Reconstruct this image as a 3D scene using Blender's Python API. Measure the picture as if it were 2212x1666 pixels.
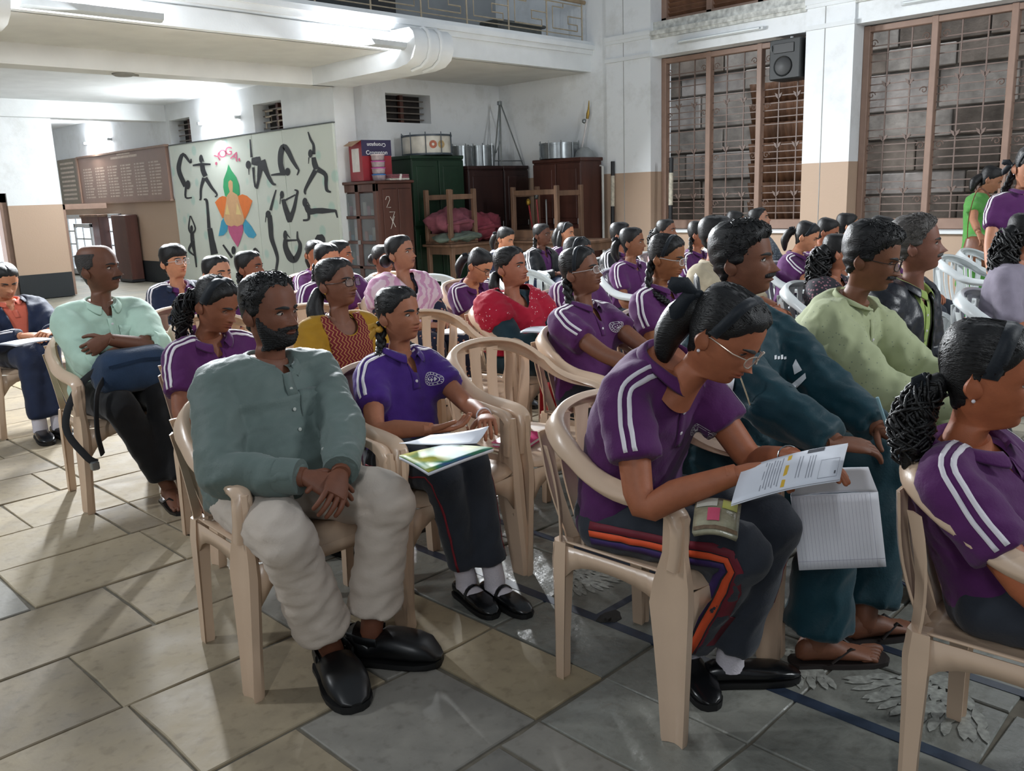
import bpy, bmesh, math, random
import numpy as np
from mathutils import Vector, Matrix, Euler
from mathutils.bvhtree import BVHTree

SC = bpy.context.scene
COL = SC.collection
for o in list(bpy.data.objects):
    bpy.data.objects.remove(o)
R = math.radians

# ------------------------------------------------------------------ camera
CH = 1.38                      # eye height of the photographer (sitting)
PITCH, ROLL, FPX = R(12.3), R(-2.07), 1900.0
_s = 0.5 ** 0.5
_F, _RT, _U = np.array([_s, _s, 0]), np.array([_s, -_s, 0]), np.array([0, 0, 1.0])
C_FW = _F * math.cos(PITCH) - _U * math.sin(PITCH)
_u = _F * math.sin(PITCH) + _U * math.cos(PITCH)
C_R = _RT * math.cos(ROLL) + _u * math.sin(ROLL)
C_U = -_RT * math.sin(ROLL) + _u * math.cos(ROLL)
cam = bpy.data.cameras.new('camera')
cam.sensor_width = 36.0
cam.lens = FPX / 2212 * 36.0
cam.clip_start = 0.05
cam_o = bpy.data.objects.new('camera', cam)
COL.objects.link(cam_o)
m3 = Matrix((C_R.tolist(), C_U.tolist(), (-C_FW).tolist())).transposed()
cam_o.matrix_world = Matrix.Translation((0, 0, CH)) @ m3.to_4x4()
SC.camera = cam_o

def ray(px, py):
    return C_FW + C_R * (px - 1106) / FPX - C_U * (py - 833) / FPX
def on_x(px, py, X):           # where the view line meets a wall standing at x = X
    r = ray(px, py); t = X / r[0]
    return Vector((X, r[1] * t, CH + r[2] * t))
def on_y(px, py, Y):
    r = ray(px, py); t = Y / r[1]
    return Vector((r[0] * t, Y, CH + r[2] * t))
def on_z(px, py, Z=0.0):
    r = ray(px, py); t = (Z - CH) / r[2]
    return Vector((r[0] * t, r[1] * t, Z))

def on_diag(px, py, c):                # meets the upright plane x + y = c
    r = ray(px, py); t = c / (r[0] + r[1]); return Vector((r[0] * t, r[1] * t, CH + r[2] * t))
# ------------------------------------------------------------------ view, world, lamps
SC.view_settings.view_transform = 'Standard'
SC.view_settings.look = 'None'
SC.view_settings.gamma = 1.0
SC.view_settings.exposure = 0.85
SC.view_settings.use_curve_mapping = False
W = bpy.data.worlds.new('world'); SC.world = W
W.use_nodes = True
W.node_tree.nodes['Background'].inputs[0].default_value = (0.80, 0.90, 1.0, 1)
W.node_tree.nodes['Background'].inputs[1].default_value = 0.16

def area(name, loc, target, sx, sy, power, col=(1, 1, 1)):
    l = bpy.data.lights.new(name, 'AREA'); l.shape = 'RECTANGLE'
    l.size = sx; l.size_y = sy; l.energy = power; l.color = col
    o = bpy.data.objects.new(name, l); COL.objects.link(o)
    o.location = loc
    d = Vector(target) - Vector(loc)
    o.rotation_euler = d.to_track_quat('-Z', 'X').to_euler()
    return o
COOL = (0.93, 0.97, 1.0)
# the hall's tube lights: two on the balcony front (in view), the others on the walls around the hall
area('tube_light_fascia_middle', (6.35, 8.20, 3.02), (5.0, 4.0, 0.3), 1.15, 0.06, 330, COOL)
area('tube_light_fascia_left', (3.30, 8.20, 3.02), (2.6, 3.5, 0.3), 1.15, 0.06, 200, COOL)
area('tube_light_hall_left', (-1.6, 5.2, 3.6), (5.5, 5.0, 0.8), 1.2, 0.10, 55, COOL)
area('tube_light_hall_front', (5.5, -3.0, 3.8), (7.0, 5.0, 1.0), 2.4, 0.10, 130, COOL)
area('tube_light_hall_back', (-2.5, -1.5, 3.8), (3.0, 4.0, 1.0), 2.4, 0.10, 40, COOL)

# ------------------------------------------------------------------ colours and materials
def hx(s, a=1.0):
    s = s.lstrip('#')
    v = [int(s[i:i + 2], 16) / 255 for i in (0, 2, 4)]
    return tuple([(c / 12.92 if c <= .04045 else ((c + .055) / 1.055) ** 2.4) for c in v] + [a])
_MC = {}
def mat(name, col, rough=0.6, var=0.12, nscale=12.0, bump=0.0, bscale=60.0, metal=0.0, spec=0.5,
        sheen=0.0, alpha=1.0, emit=0.0, trans=0.0, stretch=None, coat=0.0):
    if name in _MC: return _MC[name]
    m = bpy.data.materials.new(name); m.use_nodes = True
    n = m.node_tree.nodes; L = m.node_tree.links
    b = n['Principled BSDF']
    c = hx(col) if isinstance(col, str) else col
    tc = n.new('ShaderNodeTexCoord'); src = tc.outputs['Object']
    if stretch:
        mp = n.new('ShaderNodeMapping'); mp.inputs['Scale'].default_value = stretch
        L.new(src, mp.inputs[0]); src = mp.outputs[0]
    if var > 0:
        t = n.new('ShaderNodeTexNoise'); t.inputs['Scale'].default_value = nscale; t.inputs['Detail'].default_value = 5
        L.new(src, t.inputs['Vector'])
        r = n.new('ShaderNodeValToRGB')
        r.color_ramp.elements[0].position = .3; r.color_ramp.elements[1].position = .7
        r.color_ramp.elements[0].color = tuple(x * (1 - var) for x in c[:3]) + (1,)
        r.color_ramp.elements[1].color = tuple(min(1, x * (1 + var)) for x in c[:3]) + (1,)
        L.new(t.outputs['Fac'], r.inputs[0]); L.new(r.outputs[0], b.inputs['Base Color'])
    else:
        b.inputs['Base Color'].default_value = c
    if bump > 0:
        t2 = n.new('ShaderNodeTexNoise'); t2.inputs['Scale'].default_value = bscale; t2.inputs['Detail'].default_value = 4
        L.new(src, t2.inputs['Vector'])
        bp = n.new('ShaderNodeBump'); bp.inputs['Strength'].default_value = bump; bp.inputs['Distance'].default_value = .01
        L.new(t2.outputs['Fac'], bp.inputs['Height']); L.new(bp.outputs[0], b.inputs['Normal'])
    b.inputs['Roughness'].default_value = rough
    b.inputs['Metallic'].default_value = metal
    b.inputs['Specular IOR Level'].default_value = spec
    if sheen: b.inputs['Sheen Weight'].default_value = sheen
    if coat: b.inputs['Coat Weight'].default_value = coat; b.inputs['Coat Roughness'].default_value = .15
    if trans: b.inputs['Transmission Weight'].default_value = trans
    if alpha < 1: b.inputs['Alpha'].default_value = alpha
    if emit: b.inputs['Emission Color'].default_value = c; b.inputs['Emission Strength'].default_value = emit
    _MC[name] = m
    return m
def ngraph(name):
    m = bpy.data.materials.new(name); m.use_nodes = True
    _MC[name] = m
    return m, m.node_tree.nodes, m.node_tree.links, m.node_tree.nodes['Principled BSDF']

# ------------------------------------------------------------------ mesh helpers
class MB:
    def __init__(s): s.v = []; s.f = []; s.mi = []; s.cur = 0
    def add(s, vs, fs):
        k = len(s.v)
        s.v.extend([tuple(map(float, p)) for p in vs])
        for f in fs: s.f.append(tuple(i + k for i in f)); s.mi.append(s.cur)
        return s
    def box(s, lo, hi, M=None):
        x0, y0, z0 = lo; x1, y1, z1 = hi
        vs = [Vector(p) for p in ((x0, y0, z0), (x1, y0, z0), (x1, y1, z0), (x0, y1, z0), (x0, y0, z1), (x1, y0, z1), (x1, y1, z1), (x0, y1, z1))]
        if M is not None: vs = [M @ p for p in vs]
        return s.add(vs, [(3, 2, 1, 0), (4, 5, 6, 7), (0, 1, 5, 4), (1, 2, 6, 5), (2, 3, 7, 6), (3, 0, 4, 7)])
    def bbox(s, lo, hi, b=.004):           # box with chamfered vertical + horizontal edges
        x0, y0, z0 = lo; x1, y1, z1 = hi
        b = min(b, (x1 - x0) * .45, (y1 - y0) * .45, (z1 - z0) * .45)
        rings = []
        for z, k in ((z0, b), (z0 + b, 0), (z1 - b, 0), (z1, b)):
            rings.append([(x0 + k + b, y0 + k, z), (x1 - k - b, y0 + k, z), (x1 - k, y0 + k + b, z), (x1 - k, y1 - k - b, z),
                          (x1 - k - b, y1 - k, z), (x0 + k + b, y1 - k, z), (x0 + k, y1 - k - b, z), (x0 + k, y0 + k + b, z)])
        return s.loft(rings)
    def loft(s, rings, cap=True, close=True):
        n = len(rings[0]); vs = [p for r in rings for p in r]; fs = []
        for i in range(len(rings) - 1):
            for j in range(n if close else n - 1):
                a = i * n + j; b = i * n + (j + 1) % n
                fs.append((a, b, b + n, a + n))
        if cap:
            fs.append(tuple(range(n - 1, -1, -1))); fs.append(tuple((len(rings) - 1) * n + j for j in range(n)))
        return s.add(vs, fs)
    def tube(s, pts, rad, n=8, up=(0, 0, 1), cap=True, rnd=False, closed=False):
        P = [Vector(p) for p in pts]; m = len(P)
        rad = [rad] * m if isinstance(rad, (int, float)) else list(rad)
        if closed: P = P + [P[0]]; rad = rad + [rad[0]]; m += 1
        rings = []; u = Vector(up)
        for i in range(m):
            if closed:
                t = (P[1] - P[m - 2]) if i in (0, m - 1) else P[i + 1] - P[i - 1]
            else:
                t = (P[min(i + 1, m - 1)] - P[max(i - 1, 0)])
            if t.length < 1e-9: t = Vector((0, 0, 1))
            t.normalize()
            u2 = u - t * u.dot(t)
            if u2.length < 1e-4: u2 = t.orthogonal()
            u2.normalize(); w = t.cross(u2); u = u2
            r = rad[i]; a, b = (r, r) if isinstance(r, (int, float)) else r   # a along w, b along u
            rings.append([P[i] + w * (a * math.cos(k * 2 * math.pi / n)) + u2 * (b * math.sin(k * 2 * math.pi / n)) for k in range(n)])
        if rnd and not closed:
            for end in (0, -1):
                c = P[end]; r0 = rings[end]
                q = P[0] - P[1] if end == 0 else P[-1] - P[-2]
                q.normalize()
                rr = rad[end]; rr = rr if isinstance(rr, (int, float)) else min(rr)
                ex = [[c + (p - c) * .75 + q * rr * .6 for p in r0], [c + (p - c) * .3 + q * rr * .92 for p in r0]]
                if end == 0: rings = [ex[1], ex[0]] + rings
                else: rings = rings + ex
        return s.loft(rings, cap=cap and not closed)
    def ball(s, c, r, n=10, m=7, M=None):
        r = (r, r, r) if isinstance(r, (int, float)) else r
        c = Vector(c); rings = []
        for i in range(m + 1):
            th = math.pi * (i + .02) / (m + .04)
            ring = []
            for k in range(n):
                p = Vector((r[0] * math.sin(th) * math.cos(2 * math.pi * k / n), r[1] * math.sin(th) * math.sin(2 * math.pi * k / n), -r[2] * math.cos(th)))
                if M is not None: p = M @ p
                ring.append(c + p)
            rings.append(ring)
        return s.loft(rings)
    def disc(s, c, r, nrm, n=16, r0=0.0):
        c = Vector(c); nn = Vector(nrm).normalized(); u = nn.orthogonal().normalized(); w = nn.cross(u)
        o = [c + u * r * math.cos(2 * math.pi * k / n) + w * r * math.sin(2 * math.pi * k / n) for k in range(n)]
        if r0 <= 0: return s.add(o, [tuple(range(n))])
        i_ = [c + u * r0 * math.cos(2 * math.pi * k / n) + w * r0 * math.sin(2 * math.pi * k / n) for k in range(n)]
        return s.add(o + i_, [(k, (k + 1) % n, n + (k + 1) % n, n + k) for k in range(n)])
    def prism(s, pts, off):                # polygon extruded by the vector off
        n = len(pts); o = Vector(off)
        a = [Vector(p) for p in pts]
        return s.add(a + [p + o for p in a], [tuple(range(n - 1, -1, -1)), tuple(range(n, 2 * n))] + [(i, (i + 1) % n, n + (i + 1) % n, n + i) for i in range(n)])
    def lathe(s, c, prof, n=20, axis=None):
        c = Vector(c); M = Vector(axis).to_track_quat('Z', 'Y').to_matrix() if axis else Matrix.Identity(3)
        return s.loft([[c + M @ Vector((r * math.cos(2 * math.pi * k / n), r * math.sin(2 * math.pi * k / n), z)) for k in range(n)] for r, z in prof])
    def mesh(s, name):
        me = bpy.data.meshes.new(name); me.from_pydata(s.v, [], s.f); me.update()
        return me
    def xf(s, M):
        s.v = [tuple(M @ Vector(p)) for p in s.v]; return s

def obj(name, mb, mats, parent=None, smooth=True, angle=40, kind=None):
    me = mb.mesh(name) if isinstance(mb, MB) else mb
    mats = mats if isinstance(mats, (list, tuple)) else [mats]
    for m in mats: me.materials.append(m)
    if isinstance(mb, MB) and len(mats) > 1: me.polygons.foreach_set('material_index', mb.mi)
    if smooth:
        me.polygons.foreach_set('use_smooth', [True] * len(me.polygons))
        if angle: me.set_sharp_from_angle(angle=R(angle))
    o = bpy.data.objects.new(name, me); COL.objects.link(o)
    if parent is not None: o.parent = parent
    if kind: o['kind'] = kind
    return o
def empty(name, loc=(0, 0, 0), rz=0.0):
    o = bpy.data.objects.new(name, None); COL.objects.link(o)
    o.empty_display_size = .1
    o.location = loc; o.rotation_euler = (0, 0, rz)
    return o
def tag(o, label, cat, group=None):
    o['label'] = label; o['category'] = cat
    if group: o['group'] = group
    return o
def cat_rom(pts, k=4):
    P = [Vector(p) for p in pts]; out = []
    for i in range(len(P) - 1):
        p0 = P[max(i - 1, 0)]; p1 = P[i]; p2 = P[i + 1]; p3 = P[min(i + 2, len(P) - 1)]
        for j in range(k):
            t = j / k
            out.append(.5 * ((2 * p1) + (p2 - p0) * t + (2 * p0 - 5 * p1 + 4 * p2 - p3) * t * t + (3 * p1 - p0 - 3 * p2 + p3) * t ** 3))
    out.append(P[-1].copy())
    return out
def lerp(a, b, t): return a + (b - a) * t
# ================================================================== the hall
rnd = random.Random(7)
ST = 'structure'
def paint_mat(name, z_beige, z_black=-1.0, dirt=0.10):
    """white distemper above, beige dado below, black skirting under that (paint bands at fixed heights)"""
    m, n, L, b = ngraph(name)
    g = n.new('ShaderNodeNewGeometry'); sx = n.new('ShaderNodeSeparateXYZ'); L.new(g.outputs['Position'], sx.inputs[0])
    def step(z):
        k = n.new('ShaderNodeMath'); k.operation = 'LESS_THAN'; k.inputs[1].default_value = z
        L.new(sx.outputs['Z'], k.inputs[0]); return k.outputs[0]
    def mix(f, a, c):
        k = n.new('ShaderNodeMixRGB'); L.new(f, k.inputs[0])
        for i, q in ((1, a), (2, c)):
            if isinstance(q, tuple): k.inputs[i].default_value = q
            else: L.new(q, k.inputs[i])
        return k.outputs[0]
    no = n.new('ShaderNodeTexNoise'); no.inputs['Scale'].default_value = 2.2; no.inputs['Detail'].default_value = 8; no.inputs['Roughness'].default_value = .7
    L.new(g.outputs['Position'], no.inputs['Vector'])
    rp = n.new('ShaderNodeValToRGB'); rp.color_ramp.elements[0].position = .25; rp.color_ramp.elements[1].position = .5
    rp.color_ramp.elements[0].color = tuple(x * (1 - dirt) for x in hx('#dadcdb')[:3]) + (1,); rp.color_ramp.elements[1].color = hx('#e4e7e9')
    L.new(no.outputs['Fac'], rp.inputs[0])
    c = mix(step(z_beige), rp.outputs[0], hx('#b59c87'))
    if z_black > 0: c = mix(step(z_black), c, hx('#1d2226'))
    L.new(c, b.inputs['Base Color']); b.inputs['Roughness'].default_value = .65
    n2 = n.new('ShaderNodeTexNoise'); n2.inputs['Scale'].default_value = 40; L.new(g.outputs['Position'], n2.inputs['Vector'])
    bp = n.new('ShaderNodeBump'); bp.inputs['Strength'].default_value = .12; bp.inputs['Distance'].default_value = .01
    L.new(n2.outputs['Fac'], bp.inputs['Height']); L.new(bp.outputs[0], b.inputs['Normal'])
    return m
M_WR = paint_mat('wall_paint_window_side', 1.61)
M_WL = paint_mat('wall_paint_board_side', 1.47, .39, .1)
M_WHITE = mat('white_plaster', '#dfe2e3', .7, .06, 3, .1, 40)
M_SOFF = mat('soffit_plaster', '#d2d1cc', .75, .07, 2.5, .08, 30)
M_BROWN = mat('brown_frame_paint', '#8d7263', .5, .1, 9)
M_GRILL = mat('grille_paint', '#6f5c53', .5, .1, 9)
M_WOOD = mat('dark_wood', '#4a2a22', .45, .3, 6, .15, 40, stretch=(1, 1, .15))
M_WOODW = mat('worn_wood', '#6b5140', .65, .35, 9, .2, 50, stretch=(1, 1, .2))
M_BLACK = mat('black_paint', '#15161a', .5, .1)

# ---- floor: bed with individual slabs on it
bed = MB().box((-3, -3, -.12), (12, 22, -.012))
m, n, L, b = ngraph('floor_far_slabs')
tc = n.new('ShaderNodeTexCoord'); br = n.new('ShaderNodeTexBrick')
br.inputs['Scale'].default_value = 1; br.inputs['Brick Width'].default_value = .55; br.inputs['Row Height'].default_value = .43
br.inputs['Mortar Size'].default_value = .008; br.offset = .5
br.inputs['Color1'].default_value = hx('#a39c8b'); br.inputs['Color2'].default_value = hx('#8b8a80'); br.inputs['Mortar'].default_value = hx('#6d685c')
L.new(tc.outputs['Object'], br.inputs['Vector']); L.new(br.outputs['Color'], b.inputs['Base Color']); b.inputs['Roughness'].default_value = .4
FLOOR = obj('floor', bed, m, kind=ST)
obj('joint_bed', MB().box((-1.5, -.5, -.03), (3.35, 8.2, -.0075)), mat('joint_mortar', '#6a6458', .9, .25, 20), FLOOR, smooth=False)
def slab_mat(name, c1, c2, rough, bump):
    m, n, L, b = ngraph(name)
    oi = n.new('ShaderNodeObjectInfo'); g = n.new('ShaderNodeNewGeometry')
    no = n.new('ShaderNodeTexNoise'); no.inputs['Scale'].default_value = 5; no.inputs['Detail'].default_value = 7; no.inputs['Roughness'].default_value = .65
    L.new(g.outputs['Position'], no.inputs['Vector'])
    ad = n.new('ShaderNodeMath'); ad.operation = 'MULTIPLY_ADD'; ad.inputs[1].default_value = .5; L.new(oi.outputs['Random'], ad.inputs[0]); L.new(no.outputs['Fac'], ad.inputs[2])
    rp = n.new('ShaderNodeValToRGB'); e = rp.color_ramp.elements
    e[0].position = .38; e[1].position = 1.0; e[0].color = hx(c1); e[1].color = hx(c2)
    L.new(ad.outputs[0], rp.inputs[0])
    n3 = n.new('ShaderNodeTexNoise'); n3.inputs['Scale'].default_value = 26; n3.inputs['Detail'].default_value = 6; L.new(g.outputs['Position'], n3.inputs['Vector'])
    st = n.new('ShaderNodeValToRGB'); st.color_ramp.elements[0].position = .3; st.color_ramp.elements[1].position = .46
    st.color_ramp.elements[0].color = (.62, .6, .58, 1); st.color_ramp.elements[1].color = (1, 1, 1, 1); L.new(n3.outputs['Fac'], st.inputs[0])
    mx = n.new('ShaderNodeMixRGB'); mx.blend_type = 'MULTIPLY'; mx.inputs[0].default_value = .55; L.new(rp.outputs[0], mx.inputs[1]); L.new(st.outputs[0], mx.inputs[2])
    L.new(mx.outputs[0], b.inputs['Base Color'])
    rr = n.new('ShaderNodeMapRange'); rr.inputs[1].default_value = .3; rr.inputs[2].default_value = .7; rr.inputs[3].default_value = rough; rr.inputs[4].default_value = rough + .22
    L.new(no.outputs['Fac'], rr.inputs[0]); L.new(rr.outputs[0], b.inputs['Roughness'])
    n2 = n.new('ShaderNodeTexNoise'); n2.inputs['Scale'].default_value = 17; n2.inputs['Detail'].default_value = 5; L.new(g.outputs['Position'], n2.inputs['Vector'])
    bp = n.new('ShaderNodeBump'); bp.inputs['Strength'].default_value = bump; bp.inputs['Distance'].default_value = .02
    L.new(n2.outputs['Fac'], bp.inputs['Height']); L.new(bp.outputs[0], b.inputs['Normal'])
    return m
M_CREAM = slab_mat('cream_stone', '#7b7060', '#a09279', .58, .14)
M_CREAM2 = slab_mat('pale_grey_stone', '#6d6b66', '#918d84', .5, .14)
M_CREAM3 = slab_mat('ochre_stone', '#7e715d', '#a39478', .58, .14)
M_GREY = slab_mat('grey_stone', '#666863', '#8b8b83', .24, .38)
NS = [0]
def slab(x0, x1, y0, y1, m, j=.006):
    if NS[0] >= 298: return
    NS[0] += 1
    g = .0055
    q = lambda: rnd.uniform(-j, j)
    P = [(x0 + g + q(), y0 + g + q()), (lerp(x0, x1, .5), y0 + g + q()), (x1 - g + q(), y0 + g + q()), (x1 - g + q() * .6, lerp(y0, y1, .5)), (x1 - g + q(), y1 - g + q()),
         (lerp(x0, x1, .5), y1 - g + q()), (x0 + g + q(), y1 - g + q()), (x0 + g + q() * .6, lerp(y0, y1, .5))]
    cx, cy = (x0 + x1) / 2, (y0 + y1) / 2
    dz = rnd.uniform(-.0012, .0008)
    r = [[(x, y, -.02) for x, y in P], [(x, y, -.003 + dz) for x, y in P], [(lerp(x, cx, .012), lerp(y, cy, .015), dz) for x, y in P]]
    obj('slab', MB().loft(r), m, FLOOR, smooth=False)
courses = [.1, .55, 1.0, 1.47, 1.93, 2.39, 2.82, 3.27, 3.73, 4.15, 4.62, 5.05, 5.5, 5.95, 6.4, 6.85, 7.3, 7.75, 8.2]
for i in range(len(courses) - 1):
    y0, y1 = courses[i], courses[i + 1]
    off = {5: .79, 6: 1.07, 7: .83, 8: 1.36, 9: 1.1}.get(i, .8 + .27 * (i % 2))
    x = off - .57 * 5
    while x < 3.4 + .25 * i:
        x1 = x + .57
        if x < 1.5 and x1 > 1.52: slab(x, 1.52, y0, y1, M_CREAM2 if y1 < 2.9 else M_CREAM) if 1.52 - x > .1 else None; x = 1.52; x1 = 1.8 if i < 6 else 2.09
        hyp = math.hypot(x1, y1)
        vis = x1 / max(y1, .01) < 5
        if vis and x1 > -1.35:
            slab(x, x1, y0, y1, (M_CREAM2 if (x > .85 and y1 < 2.5) or rnd.random() < .07 else M_CREAM3 if rnd.random() < .22 else M_CREAM) if (x < 1.5 or y0 > 3.2) else M_CREAM3 if (x < 1.6 and 1.4 < y0 < 2.2) else M_GREY)
        x = x1
# dark blue painted lines and faded white stencils on the grey stones
M_LINE = mat('navy_line_paint', '#2c3646', .35, .2, 30)
mb = MB(); mb.box((2.048, -.5, -.004), (2.088, 3.2, .0016)); obj('painted_line', mb, M_LINE, FLOOR, smooth=False)
mb = MB(); mb.box((2.465, -.5, -.004), (2.50, 2.9, .0016)); obj('painted_line', mb, M_LINE, FLOOR, smooth=False)
mb = MB(); mb.box((2.088, 1.70, -.004), (2.465, 1.73, .0016)); obj('painted_line', mb, M_LINE, FLOOR, smooth=False)
M_STEN = mat('white_stencil_paint', '#93948d', .5, .35, 60)
def stencil(cx, cy, size, rot):
    mb = MB(); z = .0016
    for ring, (r0, r1, cnt, w) in enumerate(((.1, .34, 5, .12), (.3, .62, 8, .11), (.55, .92, 11, .10), (.8, 1.15, 14, .08))):
        for k in range(cnt):
            a = rot + (k - (cnt - 1) / 2) * (1.5 / cnt) + rnd.uniform(-.03, .03)
            d = Vector((math.cos(a), math.sin(a), 0)); e = Vector((-d.y, d.x, 0)); z += .000025; c = Vector((cx, cy, z))
            pts = [c + d * size * r0, c + d * size * lerp(r0, r1, .45) + e * size * w * .6, c + d * size * lerp(r0, r1, .8) + e * size * w * .45, c + d * size * r1,
                   c + d * size * lerp(r0, r1, .8) - e * size * w * .45, c + d * size * lerp(r0, r1, .45) - e * size * w * .6]
            mb.add(pts, [tuple(range(6))])
    obj('floor_stencil', mb, M_STEN, FLOOR, smooth=False)
stencil(2.30, 2.09, .24, -1.75); stencil(2.46, .72, .28, 3.0); stencil(2.36, 1.16, .25, 3.3)
hole = MB()
hole.loft([[(2.10 + .05 * math.cos(a) * (1 + .3 * math.sin(3 * a)), 1.68 + .035 * math.sin(a), z) for a in [k * .628 for k in range(10)]] for z in (0.0005, .003)])
for k in range(7):
    a = k * .9; hole.box((2.07 + .012 * k, 1.665 + .01 * math.sin(a), .002), (2.086 + .012 * k, 1.68 + .012 * math.sin(a), .012 + .004 * (k % 3)), Matrix.Rotation(.1 * k, 4, 'X'))
obj('floor_chip', hole, mat('dark_debris', '#2e2b28', .9, .4, 60), FLOOR)

# ---- window wall (x = 10.3): piers, sill wall, lintels
XW, XB = 10.30, 10.78
def wall_box(name, lo, hi, m, par=None):
    return obj(name, MB().box(lo, hi), m, par, smooth=False, kind=None if par else ST)
WR = wall_box('wall_right', (XW, -.5, 0), (XB, 8.19, .80), M_WR)
wall_box('wall_right', (XW + .04, 8.19, 0), (XB, 10.45, 6.0), M_WR)
for y0, y1 in ((7.43, 8.19), (4.62, 5.20), (1.55, 2.25)):
    p = wall_box('wall_right', (XW, y0, .80), (XB, y1, 6.0), M_WR)
    mb = MB().box((XW - .035, y0 - .01, 3.40), (XW + .02, y1 + .01, 3.46)).box((XW - .022, y0 - .01, 3.36), (XW + .02, y1 + .01, 3.40)).box((XW - .03, y0 - .01, 3.12), (XW + .02, y1 + .01, 3.17))
    obj('moulding', mb, M_WHITE, p, smooth=False)
    obj('seam', MB().box((XW - .004, lerp(y0, y1, .6) - .004, .02), (XW + .01, lerp(y0, y1, .6) + .004, 5.9)), mat('pale_grey_seam', '#9a9a98', .8), p, smooth=False)
for y0, y1 in ((5.20, 7.43), (2.25, 4.62)):
    p = wall_box('wall_right', (XW + .03, y0, 3.12), (XB, y1, 3.42), M_WR)
    obj('moulding', MB().box((XW - .03, y0, 3.38), (XW + .06, y1, 3.44)).box((XW - .01, y0, 3.34), (XW + .06, y1, 3.38)).box((XW + .06, y0, 3.42), (XB, y1, 3.56)),
        mat('peeling_plaster', '#c3c4bf', .8, .35, 14, .3, 30), p, smooth=False)
    s_ = MB().bbox((XW - .05, y0 + .02, .78), (XW + .32, y1 - .02, .815)); obj('window_sill', s_, M_WHITE, p, smooth=False)
    tl = empty('tube_light', (XW, (y0 + y1) / 2 + .05, 3.24))
    obj('casing', MB().bbox((-.035, -.62, -.02), (.03, .62, .02)), mat('fitting_white', '#cfd3d4', .5, .05), tl)
    obj('tube', MB().tube([(-.05, -.58, 0), (-.05, .58, 0)], .013, 10), mat('unlit_tube', '#dfe5e6', .3, 0), tl)
    tag(tl, 'unlit white tube light on the lintel over the ' + ('window with the black loudspeaker' if y0 > 5 else 'window behind the standing women'), 'light')
# windows
XP = 10.60
def window(num, y0, y1):
    w = empty('window_%d' % num, (XP, (y0 + y1) / 2, .82)); w['kind'] = ST
    h = 2.30; hw = (y1 - y0) / 2
    for a, c in ((-hw, -hw + .075), (hw - .075, hw), (-hw / 3 - .035, -hw / 3 + .035), (hw / 3 - .035, hw / 3 + .035)):
        obj('mullion', MB().bbox((-.05, a, 0), (.05, c, h - .006), .006), M_BROWN, w)
    obj('top_rail', MB().bbox((-.045, -hw + .01, h - .08), (.045, hw - .01, h - .012), .006), M_BROWN, w)
    obj('bottom_rail', MB().bbox((-.06, -hw, 0), (.05, hw, .12), .006), M_BROWN, w)
    bar = MB().box((-.006, -hw, -.006), (.006, hw, .006)).mesh('bar'); bar.materials.append(M_GRILL)
    zs = [.2 + .085 * k for k in range(int((h - .3) / .085))]
    for k, z in enumerate(zs):
        if k % 7 == 5: continue
        o = bpy.data.objects.new('bar', bar); COL.objects.link(o); o.parent = w; o.location = (.02, 0, z)
    vb = MB().box((-.007, -.007, .1), (.007, .007, h - .05)).mesh('upright_bar'); vb.materials.append(M_GRILL)
    bw = 2 * hw / 3
    sp = MB().tube([(0, .045 * (1 - t) * math.cos(t * 9), .045 * (1 - t) * math.sin(t * 9)) for t in [k / 16 * .8 for k in range(17)]], .006, 5).mesh('scroll'); sp.materials.append(M_GRILL)
    lf = MB()
    for sgn in (-1, 1):
        lf.prism([(-.003, 0, -.03), (-.003, sgn * .035, .005), (-.003, sgn * .05, .05), (-.003, sgn * .012, .03)], (.006, 0, 0))
    lf = lf.mesh('leaf'); lf.materials.append(M_GRILL)
    for bI in range(3):
        for q in (1 / 3, 2 / 3):
            o = bpy.data.objects.new('upright_bar', vb); COL.objects.link(o); o.parent = w; o.location = (.02, -hw + bw * (bI + q), 0)
        for z in (.33, .93, 1.53, 2.1):
            for q in (.13, .87):
                o = bpy.data.objects.new('scroll', sp); COL.objects.link(o); o.parent = w; o.location = (.01, -hw + bw * (bI + q), z); o.scale = (1, -1 if q > .5 else 1, 1)
            if z < 2:
                for q in (1 / 3, 2 / 3):
                    o = bpy.data.objects.new('leaf', lf); COL.objects.link(o); o.parent = w; o.location = (.005, -hw + bw * (bI + q), z + .1)
    return w
window(1, 5.20, 7.43); window(2, 2.25, 4.62)
# louvred openings above
for k, (y0, y1) in enumerate(((5.20, 7.43), (2.25, 4.62))):
    w = empty('window_%d' % (3 + k), (XP, (y0 + y1) / 2, 3.56)); w['kind'] = ST
    hw = (y1 - y0) / 2
    obj('frame', MB().bbox((-.05, -hw, 0), (.05, hw, .07)).bbox((-.05, -hw, 0), (.05, -hw + .08, 1.3)).bbox((-.05, hw - .08, 0), (.05, hw, 1.3)).bbox((-.05, -hw / 3 - .04, 0), (.05, -hw / 3 + .04, 1.3)).bbox((-.05, hw / 3 - .04, 0), (.05, hw / 3 + .04, 1.3)), M_BROWN, w)
    sl = MB().box((-.04, -hw, -.006), (.04, hw, .006), Matrix.Rotation(R(40), 4, 'Y')).mesh('slat'); sl.materials.append(mat('louvre_brown', '#76543f', .6, .2, 12))
    for i in range(18):
        o = bpy.data.objects.new('slat', sl); COL.objects.link(o); o.parent = w; o.location = (0.02, 0, .1 + .062 * i)
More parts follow.
